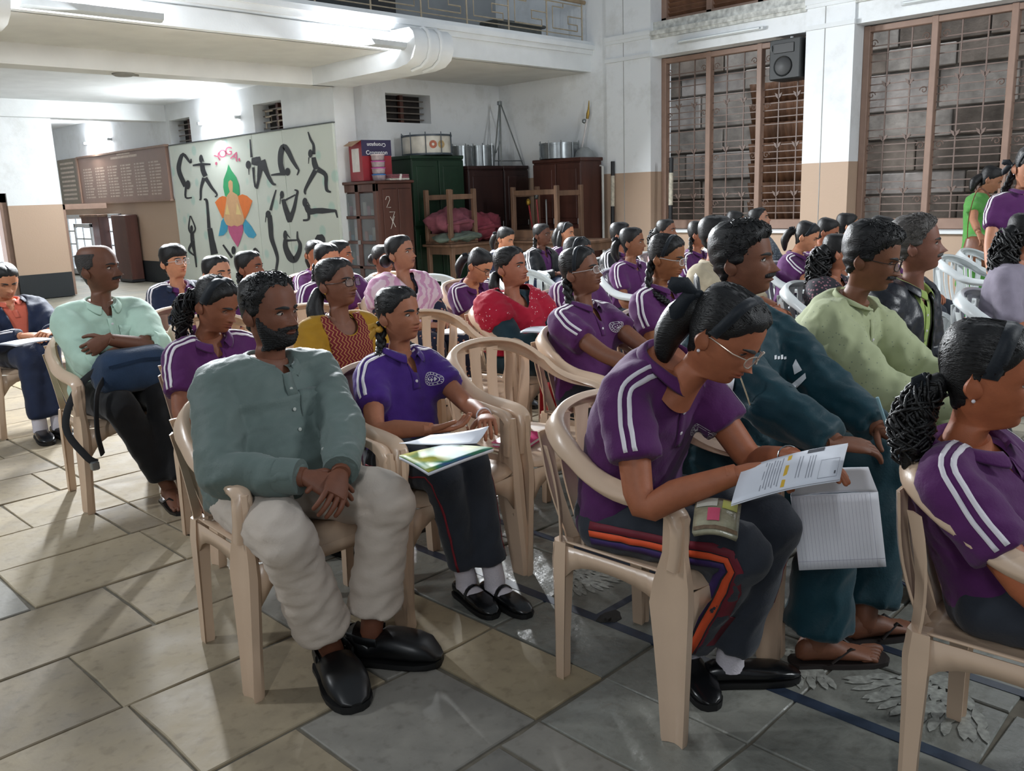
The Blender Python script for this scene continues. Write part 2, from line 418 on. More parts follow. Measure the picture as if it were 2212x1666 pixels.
# outside: an old block wall and a rusty corrugated sheet
EXT = wall_box('exterior_wall', (12.3, .5, -.5), (12.5, 10.5, 5.5), mat('exterior_joint', '#6e6963', .9, .3, 5))
M_BLK = []
for k, c in enumerate(('#857b72', '#a09a94', '#70675f', '#aaa4a0')):
    M_BLK.append(mat('old_block_%d' % k, c, .85, .35, 4, .4, 20))
z = -.1; row = 0
while z < 4.6:
    hh = (.42, .36, .5, .3)[row % 4]
    y = .5 + (row % 2) * .5
    while y < 10.3:
        ww = rnd.uniform(.75, 1.25)
        d = rnd.uniform(.02, .06)
        obj('block', MB().bbox((12.3 - d, y + .012, z + .014), (12.32, y + ww - .012, z + hh - .014), .012), rnd.choice(M_BLK), EXT, smooth=False)
        y += ww
    z += hh; row += 1
mb = MB()
n_ = 60
for lay in range(9):
    r0 = []; r1 = []
    for k in range(n_ + 1):
        y = 5.35 + 1.35 * k / n_; dx = .018 * math.sin(k * 2 * math.pi / 5)
        r0.append((11.75 + dx, y, .3 + .27 * lay)); r1.append((11.65 + dx, y, .3 + .27 * (lay + 1) + .03))
    k0 = len(mb.v); mb.add(r0 + r1, [(i, i + 1, n_ + 2 + i, n_ + 1 + i) for i in range(n_)])
tin = obj('corrugated_sheet', mb, mat('rusty_tin', '#6d4c36', .7, .4, 5, stretch=(1, 1, .3)), EXT)
sm = tin.modifiers.new('s', 'SOLIDIFY'); sm.thickness = .006
wall_box('exterior_ground', (10.78, -1, -.6), (12.6, 11, -.5), mat('yard_concrete', '#77746e', .9, .2, 3))
# daylight falling into the yard between the hall and the block wall
area('daylight_yard', (11.5, 5.0, 6.0), (12.1, 5.0, 0), 1.0, 8.0, 120, (.9, .95, 1))

# ---- far wall of the recess with its vent opening
def wall_with_hole(name, plane, a0, a1, z0, z1, holes, thick, m):
    """wall in plane ('x' or 'y', coordinate) from a0 to a1 with rectangular openings, as butting boxes"""
    ax, c = plane
    cuts = sorted(set([a0, a1] + [h[0] for h in holes] + [h[1] for h in holes]))
    mb = MB()
    for i in range(len(cuts) - 1):
        s, e = cuts[i], cuts[i + 1]
        segs = [(z0, z1)]
        for h in holes:
            if h[0] <= s + 1e-6 and h[1] >= e - 1e-6: segs = [(z0, h[2]), (h[3], z1)]
        for q0, q1 in segs:
            if q1 - q0 < 1e-4: continue
            if ax == 'x': mb.box((c, s, q0), (c + thick, e, q1))
            else: mb.box((s, c, q0), (e, c + thick, q1))
    return obj(name, mb, m, smooth=False, kind=ST)
YF = 10.40
wb = wall_with_hole('wall_back', ('y', YF), 7.12, 10.34, 0, 3.06, [(8.07, 8.90, 2.44, 2.84)], .35, M_WR)
def vent(par_name, ax, c, a0, a1, z0, z1, zig):
    w = empty('window_%d' % par_name, (0, 0, 0)); w['kind'] = ST
    P = (lambda d, a, z: (c + d, a, z)) if ax == 'x' else (lambda d, a, z: (a, c + d, z))
    def bx(d0, d1, s, e, q0, q1): return (P(d0, s, q0), P(d1, e, q1))
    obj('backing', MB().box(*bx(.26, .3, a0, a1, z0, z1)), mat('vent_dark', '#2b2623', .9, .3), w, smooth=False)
    mid = (a0 + a1) / 2
    obj('shutter_post', MB().box(*bx(.16, .22, mid - .03, mid + .03, z0, z1)), M_WOOD, w, smooth=False)
    for k in range(4):
        zz = z0 + (z1 - z0) * (k + .7) / 4.6
        obj('bar', MB().box(*bx(.14, .16, a0 + .02, a1 - .02, zz - .008, zz + .008)), mat('vent_bar', '#6e665f', .7), w, smooth=False)
    if zig:
        for s in (.28, .72):
            a = lerp(a0, a1, s); pts = [P(.13, a + dx, lerp(z0, z1, q)) for dx, q in ((-.1, .75), (.1, .75), (.1, .55), (-.05, .55), (-.05, .35), (.1, .35), (.1, .15))]
            obj('zigzag_grille', MB().tube(pts, .012, 4), mat('grille_cream', '#b9aa97', .7), w)
vent(5, 'y', YF, 8.07, 8.90, 2.44, 2.84, False)

# ---- mural wall and notice-board wall (x = 7.05)
XM = 7.05
wall_with_hole('wall_left', ('x', XM), 10.2, 15.16, 0, 3.06, [(11.49, 12.27, 2.40, 2.80), (14.33, 15.08, 2.40, 2.80)], .33, M_WHITE)
vent(6, 'x', XM, 11.49, 12.27, 2.40, 2.80, True); vent(7, 'x', XM, 14.33, 15.08, 2.40, 2.80, False)
wall_box('wall_left', (XM, 15.16, 0), (XM + .3, 21.0, 3.06), M_WL)
wall_box('wall_left', (4.0, 21.0, 0), (XM + .3, 21.3, 3.06), M_WL)
wall_box('wall_left', (4.42, 15.3, 0), (5.22, 15.75, 3.06), M_WL)      # pier beside the bright doorway
wall_box('wall_left', (1.0, 15.3, 1.66), (4.42, 15.75, 3.06), M_WL)
wall_box('wall_left', (.5, 15.3, 0), (3.1, 15.75, 1.66), M_WL)
# bright doorway
d1 = empty('door_1', (3.1, 15.45, 0)); d1['kind'] = ST
obj('door_frame', MB().bbox((1.22, -.1, 0), (1.32, .2, 1.66)).bbox((0, -.1, 0), (.1, .2, 1.66)).bbox((0, -.1, 1.52), (1.32, .2, 1.66)), M_BROWN, d1)
obj('daylight_sheet', MB().box((.1, .12, 0), (1.22, .14, 1.52)), mat('daylit_opening', '#f4f8ff', .5, 0, emit=1.6), d1, smooth=False)  # glowing sheet filling the open doorway, stands in for the daylight outside
# doorway beside the cupboards
d2 = empty('door_2', (5.22, 15.55, 0)); d2['kind'] = ST
obj('door_frame', MB().bbox((0, -.1, 0), (.09, .1, 1.47)).bbox((0, -.1, 1.38), (.75, .1, 1.47)), M_BROWN, d2)

# ---- soffit, beams and balcony
wall_box('ceiling', (-3.5, 8.60, 3.05), (10.34, 10.75, 3.30), M_SOFF)
wall_box('ceiling', (-3.5, 10.75, 3.06), (XM + .3, 21.3, 3.3), M_WHITE)
wall_box('trim_1', (-3.5, 10.15, 2.84), (XM + .02, 10.48, 3.05), M_SOFF)
wall_box('trim_2', (-3.5, 15.2, 2.80), (XM, 15.55, 3.06), M_WHITE)
fb = MB().box((-3.5, 8.5, 3.05), (XW + .04, 8.62, 3.30)).box((-3.5, 8.46, 3.28), (XW + .04, 8.62, 3.34)).box((-3.5, 8.42, 3.34), (XW + .04, 8.64, 3.40)).box((-3.5, 8.5, 3.40), (XW + .04, 10.39, 3.46))
obj('trim_3', fb, M_WHITE, smooth=False, kind=ST)
obj('cable', MB().tube([(2.9 + .5 * k, 8.49, 3.245 - .006 * math.sin(k * 1.3)) for k in range(9)], .006, 5), mat('grey_cable', '#7d8183', .6), COL.objects['trim_3'])
for x0, x1 in ((6.72, 7.30), (2.0, 2.58)):
    mb = MB()
    prof = [(10.2, 2.84), (8.40, 2.84), (8.22, 2.865), (8.11, 2.93), (8.06, 3.03), (8.06, 3.12), (8.09, 3.20), (8.15, 3.25), (8.5, 3.26), (10.2, 3.06)]
    mb.prism([(x0, y, z) for y, z in prof], (x1 - x0, 0, 0))
    bm_ = obj('trim_4', mb, M_WHITE, angle=50, kind=ST)
    for q in (.36, .66):
        xx = lerp(x0, x1, q)
        rib = [(xx, y - .012 if y < 8.6 else y, z - (.012 if z < 3.0 else -.008)) for y, z in prof[1:9]]
        obj('rib', MB().tube(rib, (.022), 6), M_WHITE, bm_)
# railing of the balcony: fret pattern between posts
M_RAIL = mat('rail_cream', '#a79a84', .45, .15, 14); M_RAILT = mat('rail_top_wood', '#8f7c62', .5, .2, 10)
rail = empty('balcony_railing', (0, 8.54, 3.46))
obj('hand_rail', MB().tube([(-1, 0, .52), (10.26, 0, .52)], (.022, .03), 8), M_RAILT, rail)
xs = [10.2 - .74 * k for k in range(13)]
post = MB().tube([(0, 0, 0), (0, 0, .51)], .011, 6).mesh('post'); post.materials.append(M_RAIL)
fret = MB()
k_ = [(.0, .09), (.0, .30), (.30, .30), (.30, .20), (.10, .20), (.10, .12), (.62, .12), (.62, .40), (.40, .40), (.40, .46), (.74, .46)]
fret.tube([(-x, 0, z) for x, z in k_], .009, 4); fret.tube([(0, 0, .06), (-.74, 0, .06)], .007, 4); fret.tube([(0, 0, .46), (-.74, 0, .46)], .007, 4)
fret = fret.mesh('fret'); fret.materials.append(M_RAIL)
for x in xs:
    for nm, me in (('post', post), ('fret', fret)):
        o = bpy.data.objects.new(nm, me); COL.objects.link(o); o.parent = rail; o.location = (x, 0, 0)
ret = MB().tube([(0, 0, .52), (0, 1.2, .52)], (.022, .03), 8); 
tag(rail, 'cream metal balcony railing with a square fret pattern', 'railing')
d3 = wall_box('door_3', (6.3, 10.33, 3.465), (8.3, 10.40, 5.4), mat('balcony_door', '#2a2a2c', .6, .2))
wall_box('wall_back', (-3.5, 10.4, 3.46), (10.34, 10.6, 6.0), mat('balcony_back_wall', '#8f9294', .8, .15, 2))
M_PURP = mat('purple_curtain', '#3c1f3c', .8, .2, 8)
cur = MB()
for x0, x1, hh in ((4.3, 6.15, 1.2), ):
    n_ = 50; a = [(lerp(x0, x1, k / n_), 10.25 + .05 * math.sin(k * 1.3), 3.47) for k in range(n_ + 1)]; b_ = [(x, y, 3.46 + hh) for x, y, z in a]
    cur.add(a + b_, [(i, i + 1, n_ + 2 + i, n_ + 1 + i) for i in range(n_)])
tag(obj('curtain', cur, M_PURP), 'dark purple curtain hanging at the back of the balcony', 'curtain')
bd = obj('dark_board', MB().bbox((6.2, 9.2, 3.46), (7.0, 9.28, 4.4)).bbox((6.15, 9.18, 3.46), (6.2, 9.3, 4.4)), mat('board_black', '#23282a', .5, .2)); tag(bd, 'dark board standing upright behind the balcony railing', 'board')
bd = obj('dark_crate', MB().bbox((8.75, 8.75, 3.465), (9.6, 9.05, 3.62), .02).bbox((8.7, 8.72, 3.60), (9.65, 9.08, 3.64), .01), mat('crate_grey', '#4b4e4c', .6, .2)); tag(bd, 'low grey crate on the balcony floor near the window end', 'box')

# ---- tube light fittings on the balcony front and on the mural wall
M_TRAY = mat('tray_grey', '#b9bec1', .45, .05); M_TUBE = mat('lit_tube', '#f3f8ff', .3, 0, emit=60)
def tube_fit(loc, rz, label, length=1.2, drop=True):
    t = empty('tube_light', loc, rz)
    hl = length / 2
    tr = MB().loft([[(x, -.085, .03), (x, -.07, -.02), (x, -.03, -.04), (x, .03, -.035), (x, .03, -.028), (x, -.028, -.032), (x, -.062, -.015), (x, -.078, .03)] for x in (-hl, hl)])
    obj('tray', tr, M_TRAY, t)
    obj('tube', MB().tube([(-hl + .03, -.01, .0), (hl - .03, -.01, .0)], .014, 10), M_TUBE, t)
    obj('bracket', MB().tube([(0, .0, -.03), (0, .08, .06), (0, .20, .10)], .012, 6).ball((0, .05, .04), .02, 8, 5), M_TRAY, t)
    tag(t, label, 'light')
tube_fit((6.35, 8.28, 3.06), 0, 'lit tube light on the balcony front beside the ribbed bracket near the wall corner')
tube_fit((3.30, 8.28, 3.06), 0, 'lit tube light on the balcony front at the upper left of the picture')
for Y in (13.3, 18.2):
    t = empty('tube_light', (XM - .03, Y, 2.66))
    obj('holder', MB().bbox((-.05, -.64, -.025), (.03, -.58, .025)).bbox((-.05, .58, -.025), (.03, .64, .025)), M_TRAY, t)
    obj('tube', MB().tube([(-.03, -.6, 0), (-.03, .6, 0)], .016, 10), M_TUBE, t)
    tag(t, 'lit tube light on the wall ' + ('above the yoga mural between the vents' if Y < 15 else 'above the brown honours board'), 'light')
    area('tube_glow_%d' % Y, (XM - .16, Y, 2.66), (XM - 3, Y, 1.5), 1.1, .05, 100, COOL)
# small ceiling fan base / rose on the beam
t = empty('ceiling_rose', (4.35, 10.3, 2.84)); obj('plate', MB().lathe((0, 0, 0), [(.02, -.03), (.09, -.028), (.12, -.01), (.12, 0)], 18), mat('rose_grey', '#8c8a84', .6), t)
obj('stub', MB().tube([(.1, 0, -.008), (.17, 0, -.01)], .012, 6), mat('rose_grey', '#8c8a84', .6), t)
tag(t, 'round grey ceiling rose under the balcony beam', 'ceiling rose')
# white pipes by the corner pier
pp = obj('conduit', MB().tube([(10.25, 8.24, .0), (10.25, 8.24, 1.72), (10.25, 8.32, 1.74), (10.30, 8.42, 1.74)], .018, 8), mat('pipe_white', '#cfcfca', .5, .05)); tag(pp, 'white pipe running up the wall beside the corner pier', 'pipe')
for k, (yy, xx, lb) in enumerate(((8.06, 10.22, 'black and white banded pole leaning on the corner pier'), (7.06, 10.22, 'black and white banded pole standing in front of the first window'))):
    p = empty('banded_pole', (xx, yy, 0))
    obj('shaft', MB().tube([(0, 0, .0), (.04, 0, 1.78)], .028, 10), M_BLACK, p)
    for z0 in (.0, .9):
        obj('white_band', MB().tube([(.04 * (z0 + .25) / 1.78, 0, z0 + .25), (.04 * (z0 + .68) / 1.78, 0, z0 + .68)], .0295, 10), mat('band_white', '#b7b0a0', .6, .25, 30), p)
    tag(p, lb, 'pole')
# loudspeaker under the lintel
s = empty('loudspeaker', (10.42, 5.44, 2.61))
obj('cabinet', MB().bbox((-.17, -.2, 0), (.17, .2, .46), .012), mat('speaker_black', '#1b1f20', .55, .1, 30, .1, 200), s)
obj('woofer', MB().lathe((-.172, 0.02, .15), [(.03, .02), (.10, .004), (.115, .012), (.12, -.004)], 20, axis=(-1, 0, 0)), mat('cone_black', '#0f1112', .5, 0), s)
obj('horn', MB().bbox((-.182, -.12, .30), (-.17, .14, .41), .004), mat('cone_black', '#0f1112', .5, 0), s)
obj('bracket', MB().tube([(.0, 0, .46), (0, 0, .5)], .02, 6).tube([(-.176, .17, .33), (-.19, .17, .37), (-.176, .17, .40)], .006, 5), mat('bracket_steel', '#9fa3a5', .4, 0, metal=.8), s)
tag(s, 'black box loudspeaker hung under the lintel in the window opening', 'speaker')
# ================================================================== yoga mural
MU = XM - .035
def uv(u, v, d=0.0):                    # point of the mural plane
    p = on_x(360 + u / 4.629, 260 + v / 4.629, MU); p.x -= d; return p
mural = empty('yoga_mural', (0, 0, 0))
tag(mural, 'painted yoga mural panel with black figures round a coloured lotus', 'mural')
m, n, L, b = ngraph('mural_ground')
g = n.new('ShaderNodeNewGeometry'); vo = n.new('ShaderNodeTexVoronoi'); vo.inputs['Scale'].default_value = 2.6
L.new(g.outputs['Position'], vo.inputs['Vector']); rp = n.new('ShaderNodeValToRGB'); e = rp.color_ramp.elements
e[0].position = .16; e[0].color = hx('#b5cdc2'); e[1].position = .25; e[1].color = hx('#ced4ca'); L.new(vo.outputs['Distance'], rp.inputs[0])
L.new(rp.outputs[0], b.inputs['Base Color']); b.inputs['Roughness'].default_value = .6
M_MUR = m
ys = [10.22, on_x(618, 400, MU).y, on_x(553, 400, MU).y, 15.12]
for a, c in zip(ys[:-1], ys[1:]):
    obj('mural_panel', MB().bbox((MU + .002, a + .004, .0), (XM - .001, c - .004, 2.385), .003), M_MUR, mural, smooth=False)
obj('top_strip', MB().box((MU - .01, 10.2, 2.385), (XM, 15.12, 2.40)), mat('strip_grey', '#55595a', .6), mural, smooth=False)
M_FIG = mat('figure_black', '#23262b', .6, .08)
def limb2(mb, pts, d=.003):
    P = [Vector((u, v, 0)) for u, v, w in pts]; Wd = [w for u, v, w in pts]
    Q = []; Wq = []
    for i in range(len(P) - 1):
        p0 = P[max(i - 1, 0)]; p1 = P[i]; p2 = P[i + 1]; p3 = P[min(i + 2, len(P) - 1)]
        for j in range(4):
            t = j / 4
            Q.append(.5 * ((2 * p1) + (p2 - p0) * t + (2 * p0 - 5 * p1 + 4 * p2 - p3) * t * t + (3 * p1 - p0 - 3 * p2 + p3) * t ** 3)); Wq.append(lerp(Wd[i], Wd[i + 1], t))
    Q.append(P[-1]); Wq.append(Wd[-1])
    Lf = []; Rt = []
    for i, q in enumerate(Q):
        t = (Q[min(i + 1, len(Q) - 1)] - Q[max(i - 1, 0)]); t.normalize(); nn = Vector((-t.y, t.x, 0)) * Wq[i] / 2
        Lf.append(q + nn); Rt.append(q - nn)
    k = len(Q); vs = [uv(p.x, p.y, d) for p in Lf + Rt]
    mb.add(vs, [(i, k + i, k + i + 1, i + 1) for i in range(k - 1)])
def ell2(mb, u, v, ru, rv, d=.0035, n=16):
    mb.add([uv(u + ru * math.cos(2 * math.pi * k / n), v + rv * math.sin(2 * math.pi * k / n), d) for k in range(n)], [tuple(range(n - 1, -1, -1))])
FIGS = [
 ([[(245, 385, 14), (238, 425, 18), (165, 340, 34), (125, 440, 44), (128, 520, 44), (165, 610, 46), (190, 660, 44)], [(195, 660, 22), (192, 770, 20), (255, 772, 14)]], (215, 645, 24, 46)),
 ([[(355, 430, 44), (365, 500, 50), (390, 560, 50)], [(262, 452, 16), (350, 440, 28), (442, 440, 16)], [(375, 575, 40), (345, 680, 24), (342, 785, 20), (328, 790, 10)], [(390, 575, 40), (450, 670, 30), (505, 740, 18), (486, 766, 12)], [(362, 380, 12), (376, 418, 6)]], (347, 385, 20, 42)),
 ([[(835, 190, 12), (850, 370, 24)], [(850, 410, 60), (900, 410, 90), (945, 400, 80)], [(868, 470, 26), (876, 600, 18), (890, 670, 20)], [(945, 430, 70), (920, 600, 28), (900, 684, 26)], [(955, 400, 70), (1010, 540, 40), (1060, 630, 26), (1095, 642, 16)], [(822, 480, 10), (826, 545, 6)]], (820, 445, 26, 42)),
 ([[(1045, 548, 14), (1110, 540, 26), (1190, 535, 34)], [(1165, 530, 56), (1140, 430, 52), (1145, 320, 56), (1172, 262, 54), (1215, 310, 50), (1260, 400, 40), (1312, 485, 26)], [(1312, 480, 22), (1322, 505, 18), (1306, 550, 12)]], (1212, 515, 26, 40)),
 ([[(1415, 115, 10), (1440, 190, 24), (1470, 250, 26), (1472, 340, 34)], [(1470, 370, 40), (1480, 430, 54), (1500, 490, 56)], [(1490, 500, 50), (1440, 590, 40), (1385, 700, 26), (1392, 742, 12)], [(1510, 490, 56), (1590, 545, 40), (1595, 640, 32), (1605, 700, 30), (1645, 718, 16)], [(1424, 370, 10), (1420, 435, 6)]], (1440, 332, 22, 42)),
 ([[(1095, 695, 12), (1065, 800, 22), (1040, 900, 28)], [(1030, 950, 44), (1040, 1060, 50), (1050, 1180, 44), (1090, 1300, 36), (1110, 1390, 28), (1095, 1500, 24), (1090, 1568, 22), (1126, 1590, 14)], [(996, 950, 10), (988, 1020, 6)]], (1018, 940, 26, 38)),
 ([[(1165, 790, 36), (1190, 880, 50), (1225, 980, 60), (1232, 1020, 40)], [(1185, 800, 20), (1290, 745, 16)], [(1236, 990, 50), (1275, 880, 36), (1300, 760, 26), (1310, 710, 22), (1280, 695, 12)], [(1140, 770, 10), (1134, 838, 6)]], (1155, 745, 20, 40)),
 ([[(1395, 850, 44), (1430, 910, 64), (1500, 905, 54), (1560, 905, 58), (1650, 905, 34), (1695, 905, 26)], [(1690, 900, 24), (1710, 975, 12)], [(1420, 920, 30), (1420, 990, 24), (1365, 1000, 20)], [(1410, 820, 10), (1438, 862, 6)]], (1385, 820, 25, 46)),
 ([[(1190, 1190, 40), (1190, 1270, 52), (1235, 1370, 70), (1280, 1395, 60), (1325, 1320, 46), (1335, 1240, 36), (1310, 1180, 22), (1308, 1110, 12)], [(1200, 1203, 24), (1310, 1198, 16)], [(1205, 1140, 14), (1236, 1178, 6)]], (1188, 1150, 20, 50)),
 ([[(235, 955, 10), (222, 1080, 16), (250, 1135, 22)], [(240, 955, 10), (288, 1080, 16), (256, 1135, 22)], [(255, 1130, 36), (262, 1220, 40), (285, 1350, 20), (300, 1470, 14)], [(255, 1230, 34), (224, 1300, 20), (280, 1352, 14)]], (251, 1085, 14, 36)),
 ([[(372, 793, 14), (400, 800, 28), (412, 900, 26), (425, 1080, 36)], [(432, 1080, 50), (452, 1200, 56), (480, 1340, 74)]], None),
 ([[(565, 1245, 18), (655, 1375, 26)]], (672, 1300, 22, 42)),
 ([[(870, 1320, 16), (885, 1285, 26), (928, 1325, 14)]], None),
 ([[(1535, 1240, 110), (1535, 1180, 100), (1532, 1142, 50)]], None)]
for limbs, head in FIGS:
    mb = MB()
    for i_, l in enumerate(limbs): limb2(mb, l, .003 + .0005 * i_)
    if head: ell2(mb, *head, d=.0062)
    obj('painted_figure', mb, M_FIG, mural, smooth=False)
def petal(name, pts, colr, d=.004):
    obj(name, MB().add([uv(u, v, d) for u, v in pts], [tuple(range(len(pts)))]), mat('mural_' + colr[1:], colr, .6, .05), mural, smooth=False)
petal('lotus_petal', [(620, 440), (650, 500), (700, 570), (728, 650), (732, 740), (700, 780), (620, 780), (585, 755), (567, 670), (572, 590), (605, 500)], '#2f9a63')
petal('lotus_petal', [(485, 820), (530, 770), (560, 757), (600, 765), (600, 930), (560, 980)], '#dd7430')
petal('lotus_petal', [(715, 755), (760, 740), (805, 755), (860, 805), (820, 920), (785, 990), (740, 930)], '#dd7430')
petal('lotus_petal', [(570, 980), (615, 1050), (605, 1110), (570, 1150), (520, 1158), (535, 1080), (548, 1010)], '#3798ba')
petal('lotus_petal', [(790, 990), (850, 1060), (900, 1145), (870, 1180), (820, 1170), (780, 1120), (763, 1050)], '#3798ba')
petal('lotus_petal', [(612, 1045), (770, 1045), (765, 1120), (740, 1200), (712, 1270), (660, 1190), (625, 1120)], '#b5527c')
petal('lotus_figure', [(640, 596), (662, 615), (664, 660), (662, 715), (710, 745), (730, 820), (770, 950), (782, 1000), (760, 1040), (710, 1062), (680, 1050), (650, 1062), (600, 1045), (578, 1000), (575, 950), (595, 830), (605, 755), (634, 715), (620, 660), (620, 615)], '#cda278', .005)
petal('lotus_figure', [(608, 835), (635, 945), (588, 940)], '#d9c183', .006); petal('lotus_figure', [(706, 820), (752, 945), (697, 940)], '#d9c183', .006)
M_LET = mat('letter_rose', '#bb5c78', .6, .05)
def word_mesh(ch):
    c = bpy.data.curves.new('t', 'FONT'); c.body = ch; c.align_x = 'CENTER'; c.align_y = 'CENTER'; c.offset = .012
    o = bpy.data.objects.new('t', c); COL.objects.link(o)
    dg = bpy.context.evaluated_depsgraph_get(); me = bpy.data.meshes.new_from_object(o.evaluated_get(dg))
    bpy.data.objects.remove(o)
    return me
def text_on(name, ch, fn, m, parent):
    me = word_mesh(ch)
    for v in me.vertices: v.co = fn(v.co.x, v.co.y)
    me.materials.append(m)
    o = bpy.data.objects.new(name, me); COL.objects.link(o); o.parent = parent
    if len(ch) > 1: o['kind'] = 'stuff'
    return o
for ch, u0, v0, rot, sc in (('Y', 520, 372, -33, 100), ('O', 562, 337, -14, 100), ('G', 622, 310, 2, 104), ('A', 685, 362, 24, 112)):
    a = R(rot); ca, sa = math.cos(a), math.sin(a)
    text_on('painted_letter', ch, lambda x, y: uv(u0 + sc * (x * ca + y * sa), v0 + sc * 1.1 * (x * sa - y * ca), .004), M_LET, mural)
for u0, v0 in ((498, 432), (727, 393)):
    mb = MB(); ell2(mb, u0, v0, 11, 17); obj('painted_dot', mb, M_LET, mural, smooth=False)

# ================================================================== honours board, cupboards on the left
hb = empty('honours_board', (0, 0, 0))
BX = XM - .06
obj('board', MB().bbox((BX, 15.22, 1.49), (XM, 19.3, 2.40), .01), mat('board_brown', '#85695c', .35, .1, 3), hb)
obj('wing', MB().bbox((BX - .02, 19.34, 1.48), (XM, 20.4, 2.41), .01), mat('board_olive', '#6b5f4b', .4, .1, 3), hb)
obj('frame', MB().box((BX - .025, 19.28, 1.47), (XM, 19.36, 2.41)).box((BX - .02, 15.2, 2.385), (XM, 19.3, 2.42)).box((BX - .02, 15.2, 1.47), (XM, 19.3, 1.50)), M_BROWN, hb)
lt = MB()
rb = random.Random(3)
for c in range(6):
    y1 = 19.05 - c * .62
    for r in range(11):
        z = 2.14 - r * .055
        for (o0, w) in ((0, .06), (.1, .10), (.24, rb.uniform(.14, .24))):
            lt.box((BX - .002, y1 - o0 - w, z), (BX, y1 - o0, z + .026))
lt.box((BX - .002, 16.4, 2.285), (BX, 17.6, 2.325)); lt.box((BX - .002, 16.7, 2.345), (BX, 17.3, 2.37))
for r in range(9): lt.box((BX - .022, 19.5, 2.3 - r * .09), (BX - .02, 20.25, 2.34 - r * .09))
obj('lettering', lt, mat('faded_lettering', '#b9a797', .5, .2, 20), hb, smooth=False, kind='stuff')
tag(hb, 'long brown honours board with columns of faded lettering above the cupboards', 'board')
M_CREAMP = mat('pane_frame_white', '#c3c5c6', .5, .08); M_PANEB = mat('pane_daylight_glow', '#dfeaf5', .2, .1, 2, emit=.75)  # pane material glows by itself in place of daylight coming through the glass
def pane_leaf(name, y0, y1, z0, z1, x, rows, cols, label, group=None):
    t = empty(name, (x, (y0 + y1) / 2, z0)); hw = (y1 - y0) / 2; h = z1 - z0
    obj('leaf_frame', MB().bbox((-.02, -hw, 0), (.02, -hw + .06, h)).bbox((-.02, hw - .06, 0), (.02, hw, h)).bbox((-.02, -hw, 0), (.02, hw, .1)).bbox((-.02, -hw, h - .07), (.02, hw, h)), M_CREAMP, t)
    gw = (2 * hw - .12) / cols; gh = (h - .17) / rows
    for i in range(rows):
        for j in range(cols):
            obj('pane', MB().box((.0, -hw + .06 + j * gw + .014, .1 + i * gh + .014), (.008, -hw + .06 + (j + 1) * gw - .014, .1 + (i + 1) * gh - .014)), M_PANEB, t, smooth=False)
            obj('pane_bar', MB().box((-.015, -hw + .06 + j * gw - .014, .1 + i * gh), (.015, -hw + .06 + j * gw + .014, .1 + (i + 1) * gh)).box((-.015, -hw + .06 + j * gw, .1 + i * gh - .014), (.015, -hw + .06 + (j + 1) * gw, .1 + i * gh + .014)), M_CREAMP, t, smooth=False)
    tag(t, label, 'door leaf', group)
pane_leaf('glazed_leaf', 18.85, 20.3, .02, 1.27, 6.98, 4, 3, 'white glazed door leaf standing furthest left below the honours board')
pane_leaf('glazed_leaf', 17.45, 18.15, .02, 1.27, 6.98, 4, 2, 'white glazed door leaf beside the brown cupboard side below the honours board')
pane_leaf('glazed_leaf', 18.0, 18.9, .02, 1.1, 6.62, 4, 2, 'shorter white glazed door leaf in front of the other two below the honours board')
cb = empty('cupboard', (6.80, 17.1, 0)); obj('side_panel', MB().bbox((-.02, -.33, 0), (.22, .33, 1.25), .015), M_WOOD, cb); obj('plinth', MB().bbox((-.03, -.34, 0), (.22, .34, .05), .008), M_BLACK, cb)
tag(cb, 'dark brown wooden cupboard side standing against the beige wall left of the mural', 'cupboard')
cb = empty('cupboard', (6.9, 18.5, 0)); obj('carcass', MB().bbox((-.12, -.45, 0), (.13, .45, 1.26), .01), M_WOOD, cb); obj('lintel', MB().bbox((-.14, -.47, 1.22), (.13, .47, 1.27), .008), M_WOODW, cb)
tag(cb, 'dark wooden cupboard behind the glazed leaves below the honours board', 'cupboard')

# ================================================================== furniture in the recess
def leg_box(mb, x, y, z0, z1, w=.03): mb.bbox((x - w, y - w, z0), (x + w, y + w, z1), .006)
M_GLASS = mat('dusty_glass', '#8a9298', .10, .2, 8, alpha=.42)
bc = empty('bookcase', (7.12, 9.5, 0))
obj('carcass', MB().bbox((.04, 0, .06), (.6, .85, 1.57), .006), M_WOOD, bc)
obj('top', MB().bbox((-.03, -.03, 1.57), (.63, .88, 1.61), .008), M_WOOD, bc)
obj('plinth', MB().bbox((0, .0, 0), (.6, .85, .06), .004), M_WOOD, bc)
M_WOOD2 = mat('door_wood', '#5a3b33', .5, .25, 8, .12, 40, stretch=(1, 1, .2))
obj('door_frame', MB().bbox((0, 0, .06), (.04, .07, 1.57)).bbox((0, .39, .06), (.04, .47, 1.57)).bbox((0, .78, .06), (.04, .85, 1.57)).bbox((0, .0, .06), (.04, .85, .14)).bbox((0, 0, 1.47), (.04, .85, 1.57)), M_WOOD2, bc)
for i in range(4):
    z0 = .14 + i * .333
    obj('rail', MB().bbox((0, .07, z0 - .02), (.04, .78, z0 + .02)), M_WOOD2, bc)
    for y0, y1 in ((.07, .39), (.47, .78)):
        obj('pane', MB().box((.018, y0, z0 + .02), (.024, y1, z0 + .313)), M_GLASS, bc, smooth=False)
        for k in range(3):
            cc = ('#b34a6b', '#b9b4a8', '#4c7fa3', '#c05a4a', '#8c8f87')[(i * 3 + k) % 5]
            obj('packet', MB().bbox((.026, y0 + .03 + .085 * k, z0 + .025), (.038, y0 + .10 + .085 * k, z0 + .1 + .05 * ((i + k) % 3)), .003), mat('packet_' + cc[1:], cc, .6, .1), bc)
